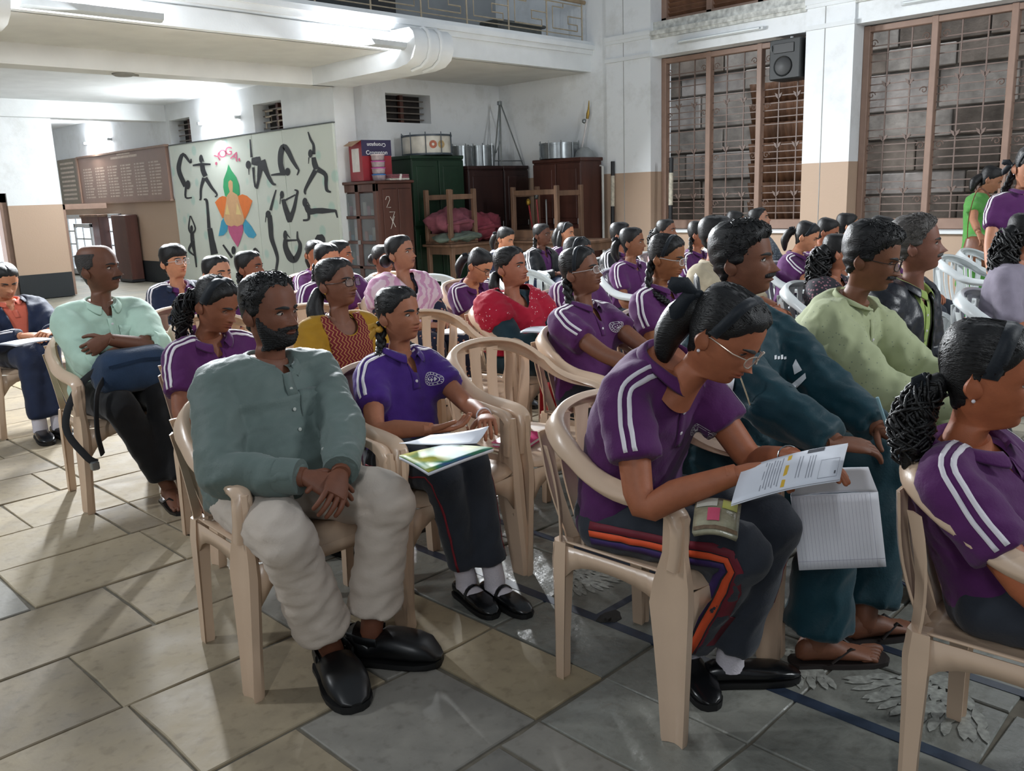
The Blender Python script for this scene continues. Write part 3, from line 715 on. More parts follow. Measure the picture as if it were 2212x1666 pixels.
obj('side_panel', MB().bbox((.10, -.012, .15), (.33, 0, .72), .006).bbox((.36, -.012, .15), (.57, 0, .72), .006).bbox((.10, -.012, .8), (.33, 0, 1.5), .006).bbox((.36, -.012, .8), (.57, 0, 1.5), .006), M_WOOD, bc)
M_CHALK = mat('chalk', '#c9c6c0', .9, .2, 60)
def chalk(pts): obj('chalk_mark', MB().tube([(x, -.014, z) for x, z in pts], .004, 4), M_CHALK, bc)
chalk([(.14, 1.36), (.16, 1.40), (.20, 1.40), (.21, 1.36), (.15, 1.26), (.22, 1.26)]); chalk([(.19, 1.20), (.28, 1.20), (.24, 1.12), (.23, 1.04)]); chalk([(.2, 1.14), (.28, 1.0)]); chalk([(.27, 1.14), (.20, .98)])
obj('latch', MB().bbox((-.012, .40, .78), (0, .46, .84), .003), mat('latch_steel', '#8c8c8c', .4, 0, metal=.8), bc)
tag(bc, 'dark wooden glass-fronted bookcase with chalk numbers at the end of the mural wall', 'bookcase')
# red carton, stacked tubs and papers on the bookcase
cx = empty('carton', (7.10, 9.72, 1.612), R(-8))
M_RED = mat('carton_red', '#8f1f2b', .5, .1); M_KRAFT = mat('kraft', '#a5856b', .7, .1)
obj('box', MB().bbox((0, .0, 0), (.44, .36, .52), .004), M_RED, cx)
obj('band', MB().box((.0, -.003, .32), (.442, 0.002, .522)), mat('carton_navy', '#2b2348', .5, .1), cx, smooth=False)
obj('side_label', MB().box((-.003, .08, .12), (0, .28, .42)), mat('carton_white', '#d5d2cf', .6, .1), cx, smooth=False)
obj('flap', MB().prism([(-.002, .0, .52), (-.002, .3, .52), (-.1, .32, .46), (-.12, .05, .44)], (.006, 0, 0)), M_KRAFT, cx)
M_PRT = mat('print_white', '#e6e6e8', .5, 0)
text_on('lettering', 'Crompton', lambda x, y: Vector((.22 + x * .075, -.005, .36 + y * .075)), M_PRT, cx)
text_on('lettering', 'Crompton', lambda x, y: Vector((.22 - x * .065, -.005, .46 - y * .065)), M_PRT, cx)
tag(cx, 'red carton with white lettering standing on the bookcase', 'box')
tb = empty('snack_tub_stack', (7.27, 9.61, 1.612))
for k in range(4):
    z = .085 * k
    obj('tub', MB().lathe((0, 0, z), [(.075, 0), (.085, .01), (.09, .07)], 16), mat('tub_clear', '#b9a8ad', .15, .2, 30, trans=.3), tb)
    obj('lid', MB().lathe((0, 0, z + .066), [(.094, 0), (.096, .012), (.08, .018)], 16), mat('lid_%d' % k, ('#2f6db0', '#b04a92', '#b04a92', '#c8bcc0')[k], .4, .05), tb)
tag(tb, 'stack of clear round tubs with pink and blue lids in front of the red carton', 'tub')
for k, cc in enumerate(('#b7b5ad', '#7d4c55', '#7d4c55')):
    q = empty('paper_bundle', (7.52, 9.62, 1.61 + .026 * k), R(3 + 4 * k))
    obj('sheets', MB().bbox((-.17, -.13, 0), (.17, .15, .025), .004), mat('bundle_' + cc[1:], cc, .8, .3, 50), q)
    obj('strap', MB().box((-.02, -.133, -.001 if k else .0), (.02, .153, .027)), mat('carton_white', '#d5d2cf', .6), q, smooth=False)
    tag(q, ('pale paper bundle at the bottom of the pile on the bookcase', 'maroon paper bundle in the middle of the pile on the bookcase', 'maroon paper bundle topmost of the pile on the bookcase')[k], 'papers')
def cabinet(name, lo, hi, m, label, face, split=2, handle=True):
    t = empty(name, lo); w, d, h = hi[0] - lo[0], hi[1] - lo[1], hi[2] - lo[2]
    obj('carcass', MB().bbox((.015, .015, 0), (w - .001, d, h), .008), m, t)
    obj('cornice', MB().bbox((-.012, -.012, h - .05), (w, d, h), .006), m, t)
    Ln = w if face == 'y' else d
    for k in range(split):
        a, c = Ln * k / split + .012, Ln * (k + 1) / split - .006
        dr = MB(); 
        for z0, z1 in ((.06, h * .48), (h * .5, h - .07)):
            for (i0, i1, zz0, zz1, dep) in ((a, c, z0, z1, .0), (a + .07, c - .07, z0 + .08, z1 - .08, -.008)):
                if face == 'y': dr.bbox((i0, dep - .004, zz0), (i1, .016, zz1), .005)
                else: dr.bbox((dep - .004, i0, zz0), (.016, i1, zz1), .005)
        dd = obj('door', dr, m, t)
        if handle:
            hp = (c - .04, -.02, h * .52) if face == 'y' else (-.02, a + .04, h * .52)
            obj('handle', MB().tube([(hp[0], hp[1], hp[2] - .04), (hp[0], hp[1], hp[2] + .04)], .007, 6), mat('handle_steel', '#9a9a98', .35, 0, metal=.9), dd)
    tag(t, label, 'cabinet'); return t
M_GREEN = mat('green_enamel', '#12301f', .45, .15, 5); M_DWOOD = mat('very_dark_wood', '#33201e', .4, .25, 6, .1, 40, stretch=(1, 1, .2))
cabinet('steel_cabinet', (7.98, 9.8, 0), (8.96, 10.36, 1.95), M_GREEN, 'tall dark green steel cabinet under the large white drum', 'y')
cabinet('wooden_cabinet', (9.0, 9.75, 0), (9.72, 10.36, 1.80), M_DWOOD, 'very dark wooden cabinet under the two small silver drums', 'y', 1)
cabinet('wooden_cabinet', (9.74, 9.75, 0), (10.28, 10.36, 1.80), M_DWOOD, 'very dark wooden cabinet in the corner under the folded metal stand', 'y', 1)
cabinet('wooden_cabinet', (9.8, 8.27, 0), (10.285, 9.20, 1.85), M_WOOD, 'red-brown wooden cabinet against the wall under the wide silver drum', 'x')
M_STEEL = mat('drum_steel', '#8f9496', .28, .15, 10, metal=.75); M_DWHITE = mat('drum_white', '#c9c6bc', .4, .2, 8); M_HOOP = mat('drum_hoop', '#3c4650', .4, .1)
def drum(name, c, r, h, m, label, rods=10, rust=False):
    t = empty(name, c)
    obj('shell', MB().lathe((0, 0, .01), [(r * .97, 0), (r * .97, h - .02)], 28), m, t)
    for z in (0, h - .025): obj('hoop', MB().lathe((0, 0, z), [(r * .96, 0), (r * 1.01, 0), (r * 1.01, .025), (r * .96, .025)], 28), M_HOOP if rust else M_STEEL, t)
    obj('drum_head', MB().disc((0, 0, h - .004), r * .97, (0, 0, 1), 28), mat('drum_skin', '#cfcabd', .6, .1), t)
    rd = MB().tube([(r * 1.015, 0, -.0), (r * 1.015, 0, h + .03)], .007, 5).mesh('tension_rod'); rd.materials.append(M_HOOP if rust else M_STEEL)
    for k in range(rods):
        o = bpy.data.objects.new('tension_rod', rd); COL.objects.link(o); o.parent = t; o.rotation_euler = (0, 0, 2 * math.pi * k / rods + .2)
    tag(t, label, 'drum'); return t
dr = drum('bass_drum', (8.47, 10.02, 1.955), .36, .28, M_DWHITE, 'large white rusty drum with painted roundels on the green cabinet', 10, True)
for a, cc in ((-2.02, '#a5583c'), (-1.66, '#b59a6a')):
    q = Vector((math.cos(a), math.sin(a), 0))
    o = obj('roundel', MB().disc(q * .353 + Vector((0, 0, .14)), .055, q, 18, .02), mat('roundel_' + cc[1:], cc, .5, .2, 30), dr, smooth=False)
drum('snare_drum', (9.14, 10.05, 1.805), .19, .29, M_STEEL, 'small silver drum on the dark cabinet nearest the green cabinet', 6)
drum('snare_drum', (9.52, 10.02, 1.805), .21, .30, M_STEEL, 'small silver drum on the dark cabinet left of the metal stand', 8)
drum('bass_drum', (9.99, 8.84, 1.855), .29, .22, M_STEEL, 'wide flat silver drum on the red-brown cabinet by the window wall', 10)
dome = empty('helmet', (10.12, 8.47, 1.853)); obj('bowl', MB().lathe((0, 0, 0), [(.14, 0), (.145, .02), (.12, .09), (.06, .14), (.01, .15)], 18), mat('bowl_grey', '#8b8f90', .4, .1), dome); obj('brim', MB().lathe((0, 0, 0), [(.17, 0), (.17, .012), (.14, .015)], 18), mat('bowl_grey', '#8b8f90', .4), dome); tag(dome, 'grey metal bowl upside down beside the wide silver drum', 'bowl')
st = empty('metal_stand', (10.0, 10.0, 1.80))
for k, (a, c) in enumerate((((-.32, -.1, 0), (.0, .05, .95)), ((.28, -.15, 0), (.02, .05, .95)), ((.0, .12, 0), (.0, .06, .95)), ((-.18, -.12, 0), (0, .04, .95)))):
    obj('leg', MB().tube([a, c], .012, 6), M_STEEL, st)
obj('cross_bar', MB().tube([(-.30, -.1, .08), (.27, -.14, .08)], .009, 5).tube([(-.25, -.09, .2), (-.05, .0, .4)], .009, 5), M_STEEL, st)
obj('apex', MB().bbox((-.03, .02, .92), (.03, .08, .98), .006), M_STEEL, st); tag(st, 'folded grey metal tripod stand on the corner cabinet', 'stand')
sf = empty('ceremonial_staff', (10.2, 8.62, 1.852))
obj('shaft', MB().tube([(0, 0, 0), (.06, -.1, .55)], .013, 8), mat('staff_white', '#c9c4c2', .4, .1), sf)
obj('finial', MB().tube([(.06, -.1, .55), (.065, -.11, .62), (.07, -.118, .68), (.075, -.126, .80)], [.02, .026, .014, .006], 8), mat('staff_brass', '#8f7434', .35, .1, metal=.7), sf)
obj('bell', MB().ball((.05, -.05, .52), .035, 10, 6), M_STEEL, sf); tag(sf, 'pale ceremonial staff with a brass tip leaning behind the wide silver drum', 'staff')
# tables with upturned stools
def table(x0, y0, x1, y1, h, label):
    t = empty('wooden_table', ((x0 + x1) / 2, (y0 + y1) / 2, 0)); a, c = (x1 - x0) / 2, (y1 - y0) / 2
    obj('table_top', MB().bbox((-a, -c, h - .035), (a, c, h), .006), M_WOODW, t)
    obj('apron', MB().box((-a + .05, -c + .05, h - .14), (a - .05, -c + .075, h - .035)).box((-a + .05, c - .075, h - .14), (a - .05, c - .05, h - .035)).box((-a + .05, -c + .05, h - .14), (-a + .075, c - .05, h - .035)).box((a - .075, -c + .05, h - .14), (a - .05, c - .05, h - .035)), M_WOODW, t, smooth=False)
    for sx in (-1, 1):
        for sy in (-1, 1):
            mb = MB(); leg_box(mb, sx * (a - .07), sy * (c - .07), 0, h - .035); obj('leg', mb, M_WOODW, t)
    tag(t, label, 'table')
table(7.98, 9.04, 9.55, 9.66, .73, 'worn wooden table piled with maroon blankets below the drums')
table(8.98, 7.55, 9.74, 8.99, .73, 'worn wooden table in front of the red-brown cabinet by the window wall')
def upturned(x0, y0, x1, y1, z, h, label):
    t = empty('upturned_stool', ((x0 + x1) / 2, (y0 + y1) / 2, z)); a, c = (x1 - x0) / 2, (y1 - y0) / 2
    obj('seat', MB().bbox((-a - .03, -c - .03, 0), (a + .03, c + .03, .03), .005), M_WOODW, t)
    obj('apron', MB().box((-a, -c, .03), (a, -c + .025, .14)).box((-a, c - .025, .03), (a, c, .14)).box((-a, -c, .03), (-a + .025, c, .14)).box((a - .025, -c, .03), (a, c, .14)), M_WOODW, t, smooth=False)
    for sx in (-1, 1):
        for sy in (-1, 1):
            mb = MB(); leg_box(mb, sx * a, sy * c, .03, h, .03); obj('leg', mb, M_WOODW, t)
    for s in ((-1, 1) if c > a * .8 else (-1, 1)):
        if c > a: obj('stretcher', MB().bbox((-a, s * c - .015, h - .14), (a, s * c + .015, h - .07), .004), M_WOODW, t)
        else: obj('stretcher', MB().bbox((s * a - .015, -c, h - .14), (s * a + .015, c, h - .07), .004), M_WOODW, t)
    if c > .38: obj('stretcher', MB().bbox((-a - .015, -c, h - .12), (-a + .015, c, h - .05), .004), M_WOODW, t)
    tag(t, label, 'stool'); return t
upturned(8.05, 9.12, 8.5, 9.60, .73, .74, 'upturned wooden stool with its legs in the air among the maroon blankets')
upturned(9.06, 8.08, 9.56, 8.90, .73, .74, 'upturned wooden bench with its legs in the air on the table by the window wall')
for k, (c, r, cc, lb) in enumerate(((( 8.30, 9.36, 1.02), (.38, .27, .20), '#7a4350', 'dull maroon blanket heaped on top of the pile between the stool legs'), ((8.82, 9.38, .93), (.34, .27, .20), '#7c3341', 'deep red blanket heaped at the right of the stool'),
                                    ((8.28, 9.28, .82), (.36, .26, .08), '#5d6960', 'grey green folded cloth under the maroon blankets'), ((8.95, 9.3, .80), (.16, .2, .07), '#94424a', 'brick red cloth hanging over the table edge'))):
    mb = MB().ball((0, 0, 0), r, 30, 18)
    vs = []
    for p in mb.v:
        p = Vector(p); q = p.normalized() if p.length > 0 else p
        f = .12 * math.sin(6 * q.x + 4 * q.z + k) + .08 * math.sin(8 * q.y - 5 * q.x + 2 * k) + .07 * (1 - abs(math.sin(7 * q.z + 5 * q.x + 2 * q.y)) * 2) + .05 * (1 - abs(math.sin(15 * q.x - 9 * q.z + 4 * q.y + k)) * 2)
        w = p * (1 + f); w.z = max(w.z, -c[2] + .735) ; vs.append(tuple(w))
    mb.v = vs
    t = empty('blanket', c); obj('folds', mb, mat('blanket_%d' % k, cc, .9, .25, 9, .3, 30), t, angle=None)
    rl = MB().tube([(-r[0] * .7, -r[1] * .8, -.02), (0, -r[1] * 1.02, .02), (r[0] * .7, -r[1] * .75, -.01)], [(.03, .02), (.05, .035), (.03, .02)], 8, rnd=True); obj('fold_roll', rl, mat('blanket_%d' % k, cc), t)
    tag(t, lb, 'blanket')
for k, (dx, cc, hh, lb) in enumerate(((0, '#9a7a30', .52, 'parade mace with a gold head and red shaft'), (.07, '#5b5e60', .60, 'parade mace with a silver head and red shaft'), (.16, '#77797b', .54, 'plain grey metal rod'))):
    t = empty('parade_mace', (9.28 + dx * .6, 8.72 - dx, .735))
    obj('shaft', MB().tube([(0, 0, 0), (.05 * (k - 1), .05, hh)], .011, 6), mat('shaft_red' if k < 2 else 'rod_grey', '#8c2027' if k < 2 else '#8a8c8e', .4, .1), t)
    obj('head', MB().ball((.05 * (k - 1), .05, hh), (.035, .035, .05) if k < 2 else .013, 10, 7), mat('mace_%d' % k, cc, .3, .1, metal=.7), t)
    tag(t, lb + ' standing inside the upturned bench', 'mace')
bl = empty('blue_cushion', (9.3, 8.45, .735)); obj('pad', MB().ball((0, 0, .06), (.2, .25, .07), 16, 8), mat('cushion_blue', '#2f4f78', .8, .15), bl); obj('piping', MB().tube([(.2 * math.cos(a), .25 * math.sin(a), .06) for a in [k * .393 for k in range(16)]], .008, 5, closed=True), mat('cushion_blue', '#2f4f78'), bl); tag(bl, 'blue cushion lying inside the upturned bench', 'cushion')
# ================================================================== moulded plastic armchairs
def plastic(name, c, c2):
    m = mat(name, c, .32, .05, 5, .03, 90, coat=.2)
    return m
M_CCREAM = plastic('cream_plastic', '#ccb198', 0); M_CWHITE = plastic('white_plastic', '#d3d8d8', 0)
def build_chair():
    """canonical: x = sitter's right, +y = front, z up"""
    root = empty('plastic_armchair')
    # rim: one moulded band, arm front - arm - round the back - arm - arm front
    half = [(.252, .212, .46), (.250, .222, .53), (.248, .218, .585), (.247, .190, .615), (.247, .12, .625), (.250, .03, .632), (.250, -.05, .655), (.243, -.12, .695), (.222, -.185, .732), (.18, -.235, .757), (.12, -.262, .770), (.06, -.273, .776), (0, -.276, .778)]
    pts = half + [(-x, y, z) for x, y, z in reversed(half[:-1])]
    P = cat_rom(pts, 3); n = len(P); rings = []
    for i, p in enumerate(P):
        t = (P[min(i + 1, n - 1)] - P[max(i - 1, 0)]).normalized()
        s = abs(i / (n - 1) - .5) * 2            # 0 at the back, 1 at the arm fronts
        out = Vector((p.x, p.y + .05, 0)).normalized()
        if s > .86: nrm = Vector((0, 1, .25)) if s > .93 else Vector((0, .5, 1))
        elif s > .42: nrm = Vector((0, -.1, 1)) * (s - .3) + out * .25
        else: nrm = Vector((out.x, out.y, .75))
        nrm = (nrm - t * nrm.dot(t)).normalized(); w = t.cross(nrm)
        hw = .0265 if s > .4 else .030
        if s > .93: hw = .025
        prof = [(-hw, -.018), (-hw, .001), (-hw * .82, .007), (0, .0085), (hw * .82, .007), (hw, .001), (hw, -.018), (hw - .005, -.018), (hw - .006, -.002), (0, .001), (-hw + .006, -.002), (-hw + .005, -.018)]
        rings.append([p + w * a + nrm * b_ for a, b_ in prof])
    obj('arm_rim', MB().loft(rings), M_CCREAM, root, angle=50)
    # seat: dished pan with a front roll, side walls and apron
    nx, ny = 14, 14; vs = []; fs = []
    for j in range(ny + 1):
        y = lerp(-.215, .235, j / ny)
        hw = lerp(.195, .235, min(1, j / ny * 1.25))
        for i in range(nx + 1):
            s = i / nx * 2 - 1
            z = .405 + .018 * (j / ny) - .016 * (1 - s * s) * math.sin(math.pi * min(1, j / ny + .1)) + .012 * abs(s) ** 6
            if j == ny: z -= .03
            if j == ny - 1: z -= .006
            yy = y + .018 * (1 - s * s) * (j / ny) ** 3
            vs.append((s * hw, yy, z))
    for j in range(ny):
        for i in range(nx):
            a = j * (nx + 1) + i; fs.append((a, a + 1, a + nx + 2, a + nx + 1))
    mb = MB().add(vs, fs)
    for sx in (-1, 1):                        # arched side aprons between the legs
        top = []; bot = []
        for k in range(13):
            q = k / 12; y = lerp(-.225, .225, q); hw = lerp(.195, .235, min(1, q * 1.25)) + .004
            top.append((sx * hw, y, .408 + .018 * q)); bot.append((sx * (hw + .003), y, .345 + .03 * math.sin(math.pi * q) - .11 * (abs(q - .5) * 2) ** 5))
        mb.add(top + bot, [(i, i + 1, 14 + i, 13 + i) for i in range(12)])
    top = [(lerp(-.235, .235, k / 12), .236 + .018 * (1 - (k / 6 - 1) ** 2), .394) for k in range(13)]
    bot = [(lerp(-.235, .235, k / 12), .232 + .016 * (1 - (k / 6 - 1) ** 2), .355 - .09 * abs(k / 6 - 1) ** 5) for k in range(13)]
    mb.add(top + bot, [(i, i + 1, 14 + i, 13 + i) for i in range(12)])
    se = obj('seat', mb, M_CCREAM, root, angle=50); sm = se.modifiers.new('s', 'SOLIDIFY'); sm.thickness = .005; sm.offset = 0
    # arm posts + front legs: channel sections
    for sx in (-1, 1):
        prof_at = []
        for (z, x, y, wx, wy) in ((.60, .247, .205, .012, .030), (.50, .250, .206, .014, .032), (.42, .249, .200, .018, .050), (.36, .250, .196, .020, .056), (.25, .258, .205, .019, .047), (.12, .268, .215, .018, .038), (.012, .276, .222, .019, .032), (0, .276, .222, .017, .030)):
            prof_at.append([(sx * (x - wx), y - wy, z), (sx * (x + wx), y - wy, z), (sx * (x + wx * .6), y - wy * .55, z), (sx * (x + wx * .35), y, z), (sx * (x + wx * .6), y + wy * .55, z), (sx * (x + wx), y + wy, z), (sx * (x - wx * .2), y + wy * 1.05, z), (sx * (x - wx), y + wy * .8, z)])
        obj('leg', MB().loft(prof_at), M_CCREAM, root, angle=35)
        prof_at = []
        for (z, x, y, wx, wy) in ((.42, .190, -.198, .022, .026), (.36, .195, -.200, .024, .03), (.25, .199, -.199, .021, .025), (.12, .203, -.200, .018, .021), (.01, .206, -.200, .018, .02), (0, .206, -.200, .016, .018)):
            prof_at.append([(sx * (x - wx), y - wy, z), (sx * (x + wx * .3), y - wy, z), (sx * (x + wx), y - wy * .4, z), (sx * (x + wx), y + wy, z), (sx * (x + wx * .5), y + wy * .6, z), (sx * (x - wx), y + wy * .8, z)])
        obj('leg', MB().loft(prof_at), M_CCREAM, root, angle=35)
    # back: five curved slats rising from the back of the seat to the rim
    for k in range(5):
        c = (k - 2) * .068; rings = []
        for q in np.linspace(0, 1, 9):
            spread = 1 + .42 * q
            x = c * spread; z = lerp(.39, .762 - .012 * (k - 2) ** 2 * .6, q)
            y = -.205 - .020 * math.sin(math.pi * q) - .065 * q + .010 * ((k - 2) / 2) ** 2 * (1 + q)
            hw = (.0255 if 0 < k < 4 else .022) * (1 + .12 * q) if q > .06 else .034
            if q > .93: hw *= 1.2
            rings.append([(x - hw, y - .004, z), (x - hw * .6, y - .010, z), (x + hw * .6, y - .010, z), (x + hw, y - .004, z), (x + hw, y + .002, z), (x + hw * .6, y - .003, z), (x - hw * .6, y - .003, z), (x - hw, y + .002, z)])
        obj('slat', MB().loft(rings), M_CCREAM, root, angle=45)
    for sx in (-1, 1):                        # side wings joining seat, slats and arms
        rings = []
        for q in np.linspace(0, 1, 7):
            z = lerp(.40, .70, q); x = lerp(.185, .238, q); y = -.205 - .0 * q + .055 * q * (1 - q)
            hw = lerp(.020, .012, q)
            rings.append([(sx * (x - hw), y - .022 - .005 * q, z), (sx * (x + hw), y + .004, z), (sx * (x + hw), y + .010, z), (sx * (x - hw), y - .014, z)])
        obj('back_edge', MB().loft(rings), M_CCREAM, root, angle=45)
    return root
CHAIR0 = build_chair(); CHAIR_KIDS = list(CHAIR0.children)
_cu = [0]
def place_chair(x, y, yaw, label, white=False):
    if _cu[0] == 0: root, kids = CHAIR0, CHAIR_KIDS
    else:
        root = CHAIR0.copy(); COL.objects.link(root); kids = []
        for ch in CHAIR_KIDS:
            c = ch.copy(); COL.objects.link(c); c.parent = root; kids.append(c)
    _cu[0] += 1
    root.location = (x, y, 0); root.rotation_euler = (0, 0, math.pi + yaw)
    tag(root, label, 'chair', 'white plastic armchairs in the hall' if white else 'cream plastic armchairs in the hall')
    for ch in kids:
        ch.material_slots[0].link = 'OBJECT'
        ch.material_slots[0].material = M_CWHITE if white else M_CCREAM
    return root
# ================================================================== people
HROWS = np.array([  # z front, z back, y front, y back, half width
 (.225, .225, -.012, -.014, .0005), (.2225, .2225, .03, -.055, .036), (.213, .213, .056, -.078, .0545), (.198, .198, .073, -.092, .067), (.18, .18, .083, -.099, .0735),
 (.16, .16, .088, -.102, .0765), (.142, .14, .0905, -.102, .0775), (.128, .123, .0915, -.099, .0772), (.115, .107, .0895, -.094, .0765), (.103, .093, .0885, -.088, .0755),
 (.091, .08, .0885, -.080, .074), (.08, .068, .089, -.072, .072), (.07, .057, .0895, -.066, .0693), (.06, .047, .0893, -.061, .066), (.05, .037, .0885, -.058, .0622),
 (.04, .028, .087, -.056, .0578), (.03, .02, .0845, -.055, .053), (.02, .012, .0805, -.055, .0485), (.01, .004, .074, -.0555, .045), (.003, -.004, .064, -.056, .0435),
 (-.001, -.012, .05, -.057, .0455), (-.006, -.022, .034, -.059, .0485), (-.02, -.035, .028, -.062, .05), (-.045, -.055, .026, -.065, .051), (-.08, -.08, .028, -.068, .054), (-.13, -.11, .034, -.072, .066)])
_A = [0, 3.5, 7, 10.5, 14, 18, 22, 26, 30, 35, 40, 46, 52, 58, 65, 72, 80, 88, 97, 107, 118, 130, 143, 156, 168, 180]
def head_grid(lod, jaw=1.0, fat=1.0):
    A = _A if lod == 0 else _A[::2] + ([180] if _A[::2][-1] != 180 else [])
    A = np.array(A + [-a for a in A[-2:0:-1]], float)
    idx = []
    for i in range(len(HROWS) - 1):
        k = (4 if 7 <= i <= 18 else 2) if lod == 0 else (2 if 7 <= i <= 18 else 1)
        idx += [i + j / k for j in range(k)]
    idx.append(len(HROWS) - 1)
    n = len(HROWS); rows = []
    for t in idx:
        i = min(int(t), n - 2); f = t - i
        p0, p1, p2, p3 = HROWS[max(i - 1, 0)], HROWS[i], HROWS[i + 1], HROWS[min(i + 2, n - 1)]
        rows.append(.5 * ((2 * p1) + (p2 - p0) * f + (2 * p0 - 5 * p1 + 4 * p2 - p3) * f * f + (3 * p1 - p0 - 3 * p2 + p3) * f ** 3))
    rows = np.array(rows)
    ph = np.radians(A); c = np.cos(ph)[None, :]; s = np.sin(ph)[None, :]
    zf, zb, yf, yb, w = [rows[:, k][:, None] for k in range(5)]
    low = np.clip((.07 - zf) / .05, 0, 1) * (zf > -.03)
    w = w * (1 + (fat - 1) * np.clip((.12 - zf) / .06, 0, 1)) * (1 + (jaw - 1) * low)
    e = .92
    X = w * np.sign(s) * np.abs(s) ** e
    yc = -.01
    Y = np.where(c >= 0, yc + (yf - yc) * np.abs(c) ** e, yc + (yc - yb) * -np.abs(c) ** e)
    t = (1 - c) / 2
    Z = zf * (1 - t) + zb * t
    return A, X, Y, Z
def G2(x, z, x0, z0, sx, sz): return np.exp(-((x - x0) / sx) ** 2 - ((z - z0) / sz) ** 2)
def face_detail(A, X, Y, Z, nose=1.0, lips=1.0, brow=1.0):
    fr = np.clip(np.cos(np.radians(A))[None, :], 0, 1) ** .4 * (Z > -.01)
    ax = np.abs(X); d = np.zeros_like(X)
    prof = np.where(Z > .076, np.clip((.124 - Z) / .048, 0, 1) ** 1.25 * .026 + .003 * np.exp(-((Z - .124) / .012) ** 2), .028 * np.exp(-((Z - .076) / .0065) ** 2))
    sx = np.where(Z > .09, .0095, .0115)
    d += nose * prof * np.exp(-(X / sx) ** 2)
    d += nose * (.0115 * G2(ax, Z, .0135, .0725, .0072, .0070))
    d -= .0085 * G2(ax, Z, .031, .112, .0165, .0105)
    d += brow * .0042 * G2(ax, Z, .03, .1285, .02, .0065)
    d += .004 * G2(ax, Z, .043, .088, .02, .018)
    d += .006 * G2(X, Z, 0, .052, .026, .016)
    d += lips * (.0055 * G2(X, Z, 0, .0560, .019, .0042) + .0065 * G2(X, Z, 0, .0450, .0155, .0046)) - .0042 * G2(X, Z, 0, .0505, .023, .0016)
    d -= .0015 * np.exp(-(X / .004) ** 2) * np.exp(-((Z - .063) / .004) ** 2)
    d -= .0035 * G2(X, Z, 0, .034, .02, .0055)
    d += .005 * G2(X, Z, 0, .014, .017, .011)
    d -= .004 * G2(ax, Z, .052, .052, .016, .018)
    return X, Y + d * fr, Z
def grid_faces(nr, na):
    i = np.arange(nr - 1)[:, None]; j = np.arange(na)[None, :]
    a = i * na + j; b = i * na + (j + 1) % na
    return np.stack([a, b, b + na, a + na], -1).reshape(-1, 4)

_RW = np.random.RandomState(5)
_WV = [(_RW.normal(size=3), _RW.rand() * 6.28) for _ in range(40)]
def wav(P, seed, f):
    o = np.zeros(len(P)); w = np.zeros(len(P))
    d, ph = _WV[(seed * 3) % 40]; w = np.sin(P @ d * f * .35 + ph) * 1.3
    for k in range(5):
        d, ph = _WV[(seed * 7 + k * 3 + 1) % 40]
        o += np.sin(P @ d * f * (1 + .25 * k) + ph + w) / (1 + .3 * k)
    return o / 3.0
def fold(P, seed, f):
    return 1 - 2 * np.abs(wav(P, seed, f))

def quad_mesh(name, V, F):
    me = bpy.data.meshes.new(name)
    me.from_pydata(np.asarray(V).tolist(), [], [tuple(map(int, f)) for f in F]); me.update()
    return me
def smooth_v(V, F, it, lam=.55):
    F = np.asarray(F)
    E = np.concatenate([F[:, [k, (k + 1) % F.shape[1]]] for k in range(F.shape[1])])
    n = len(V); deg = np.bincount(E[:, 0], minlength=n) + np.bincount(E[:, 1], minlength=n); deg = np.maximum(deg, 1)[:, None]
    for _ in range(it):
        S = np.stack([np.bincount(E[:, 0], V[E[:, 1], k], n) + np.bincount(E[:, 1], V[E[:, 0], k], n) for k in range(3)], 1)
        V = V + lam * (S / deg - V)
    return V
def smooth_edge(V, F, it=14):
    n = len(V); E = np.sort(np.concatenate([F[:, [k, (k + 1) % 4]] for k in range(4)]), 1)
    key, cnt = np.unique(E[:, 0].astype(np.int64) * n + E[:, 1], return_counts=True); B = key[cnt == 1]; a, b = B // n, B % n
    deg = np.bincount(a, minlength=n) + np.bincount(b, minlength=n); on = deg >= 2; V = V.copy()
    for _ in range(it):
        S = np.stack([np.bincount(a, V[b, k], n) + np.bincount(b, V[a, k], n) for k in range(3)], 1)
        V[on] += .6 * (S[on] / deg[on][:, None] - V[on])
    return V
def normals(V, F):
    F = np.asarray(F); a = np.cross(V[F[:, 2]] - V[F[:, 0]], V[F[:, 3]] - V[F[:, 1]])
    N = np.stack([sum(np.bincount(F[:, c], a[:, k], len(V)) for c in range(4)) for k in range(3)], 1)
    return N / np.maximum(np.linalg.norm(N, axis=1, keepdims=True), 1e-9)

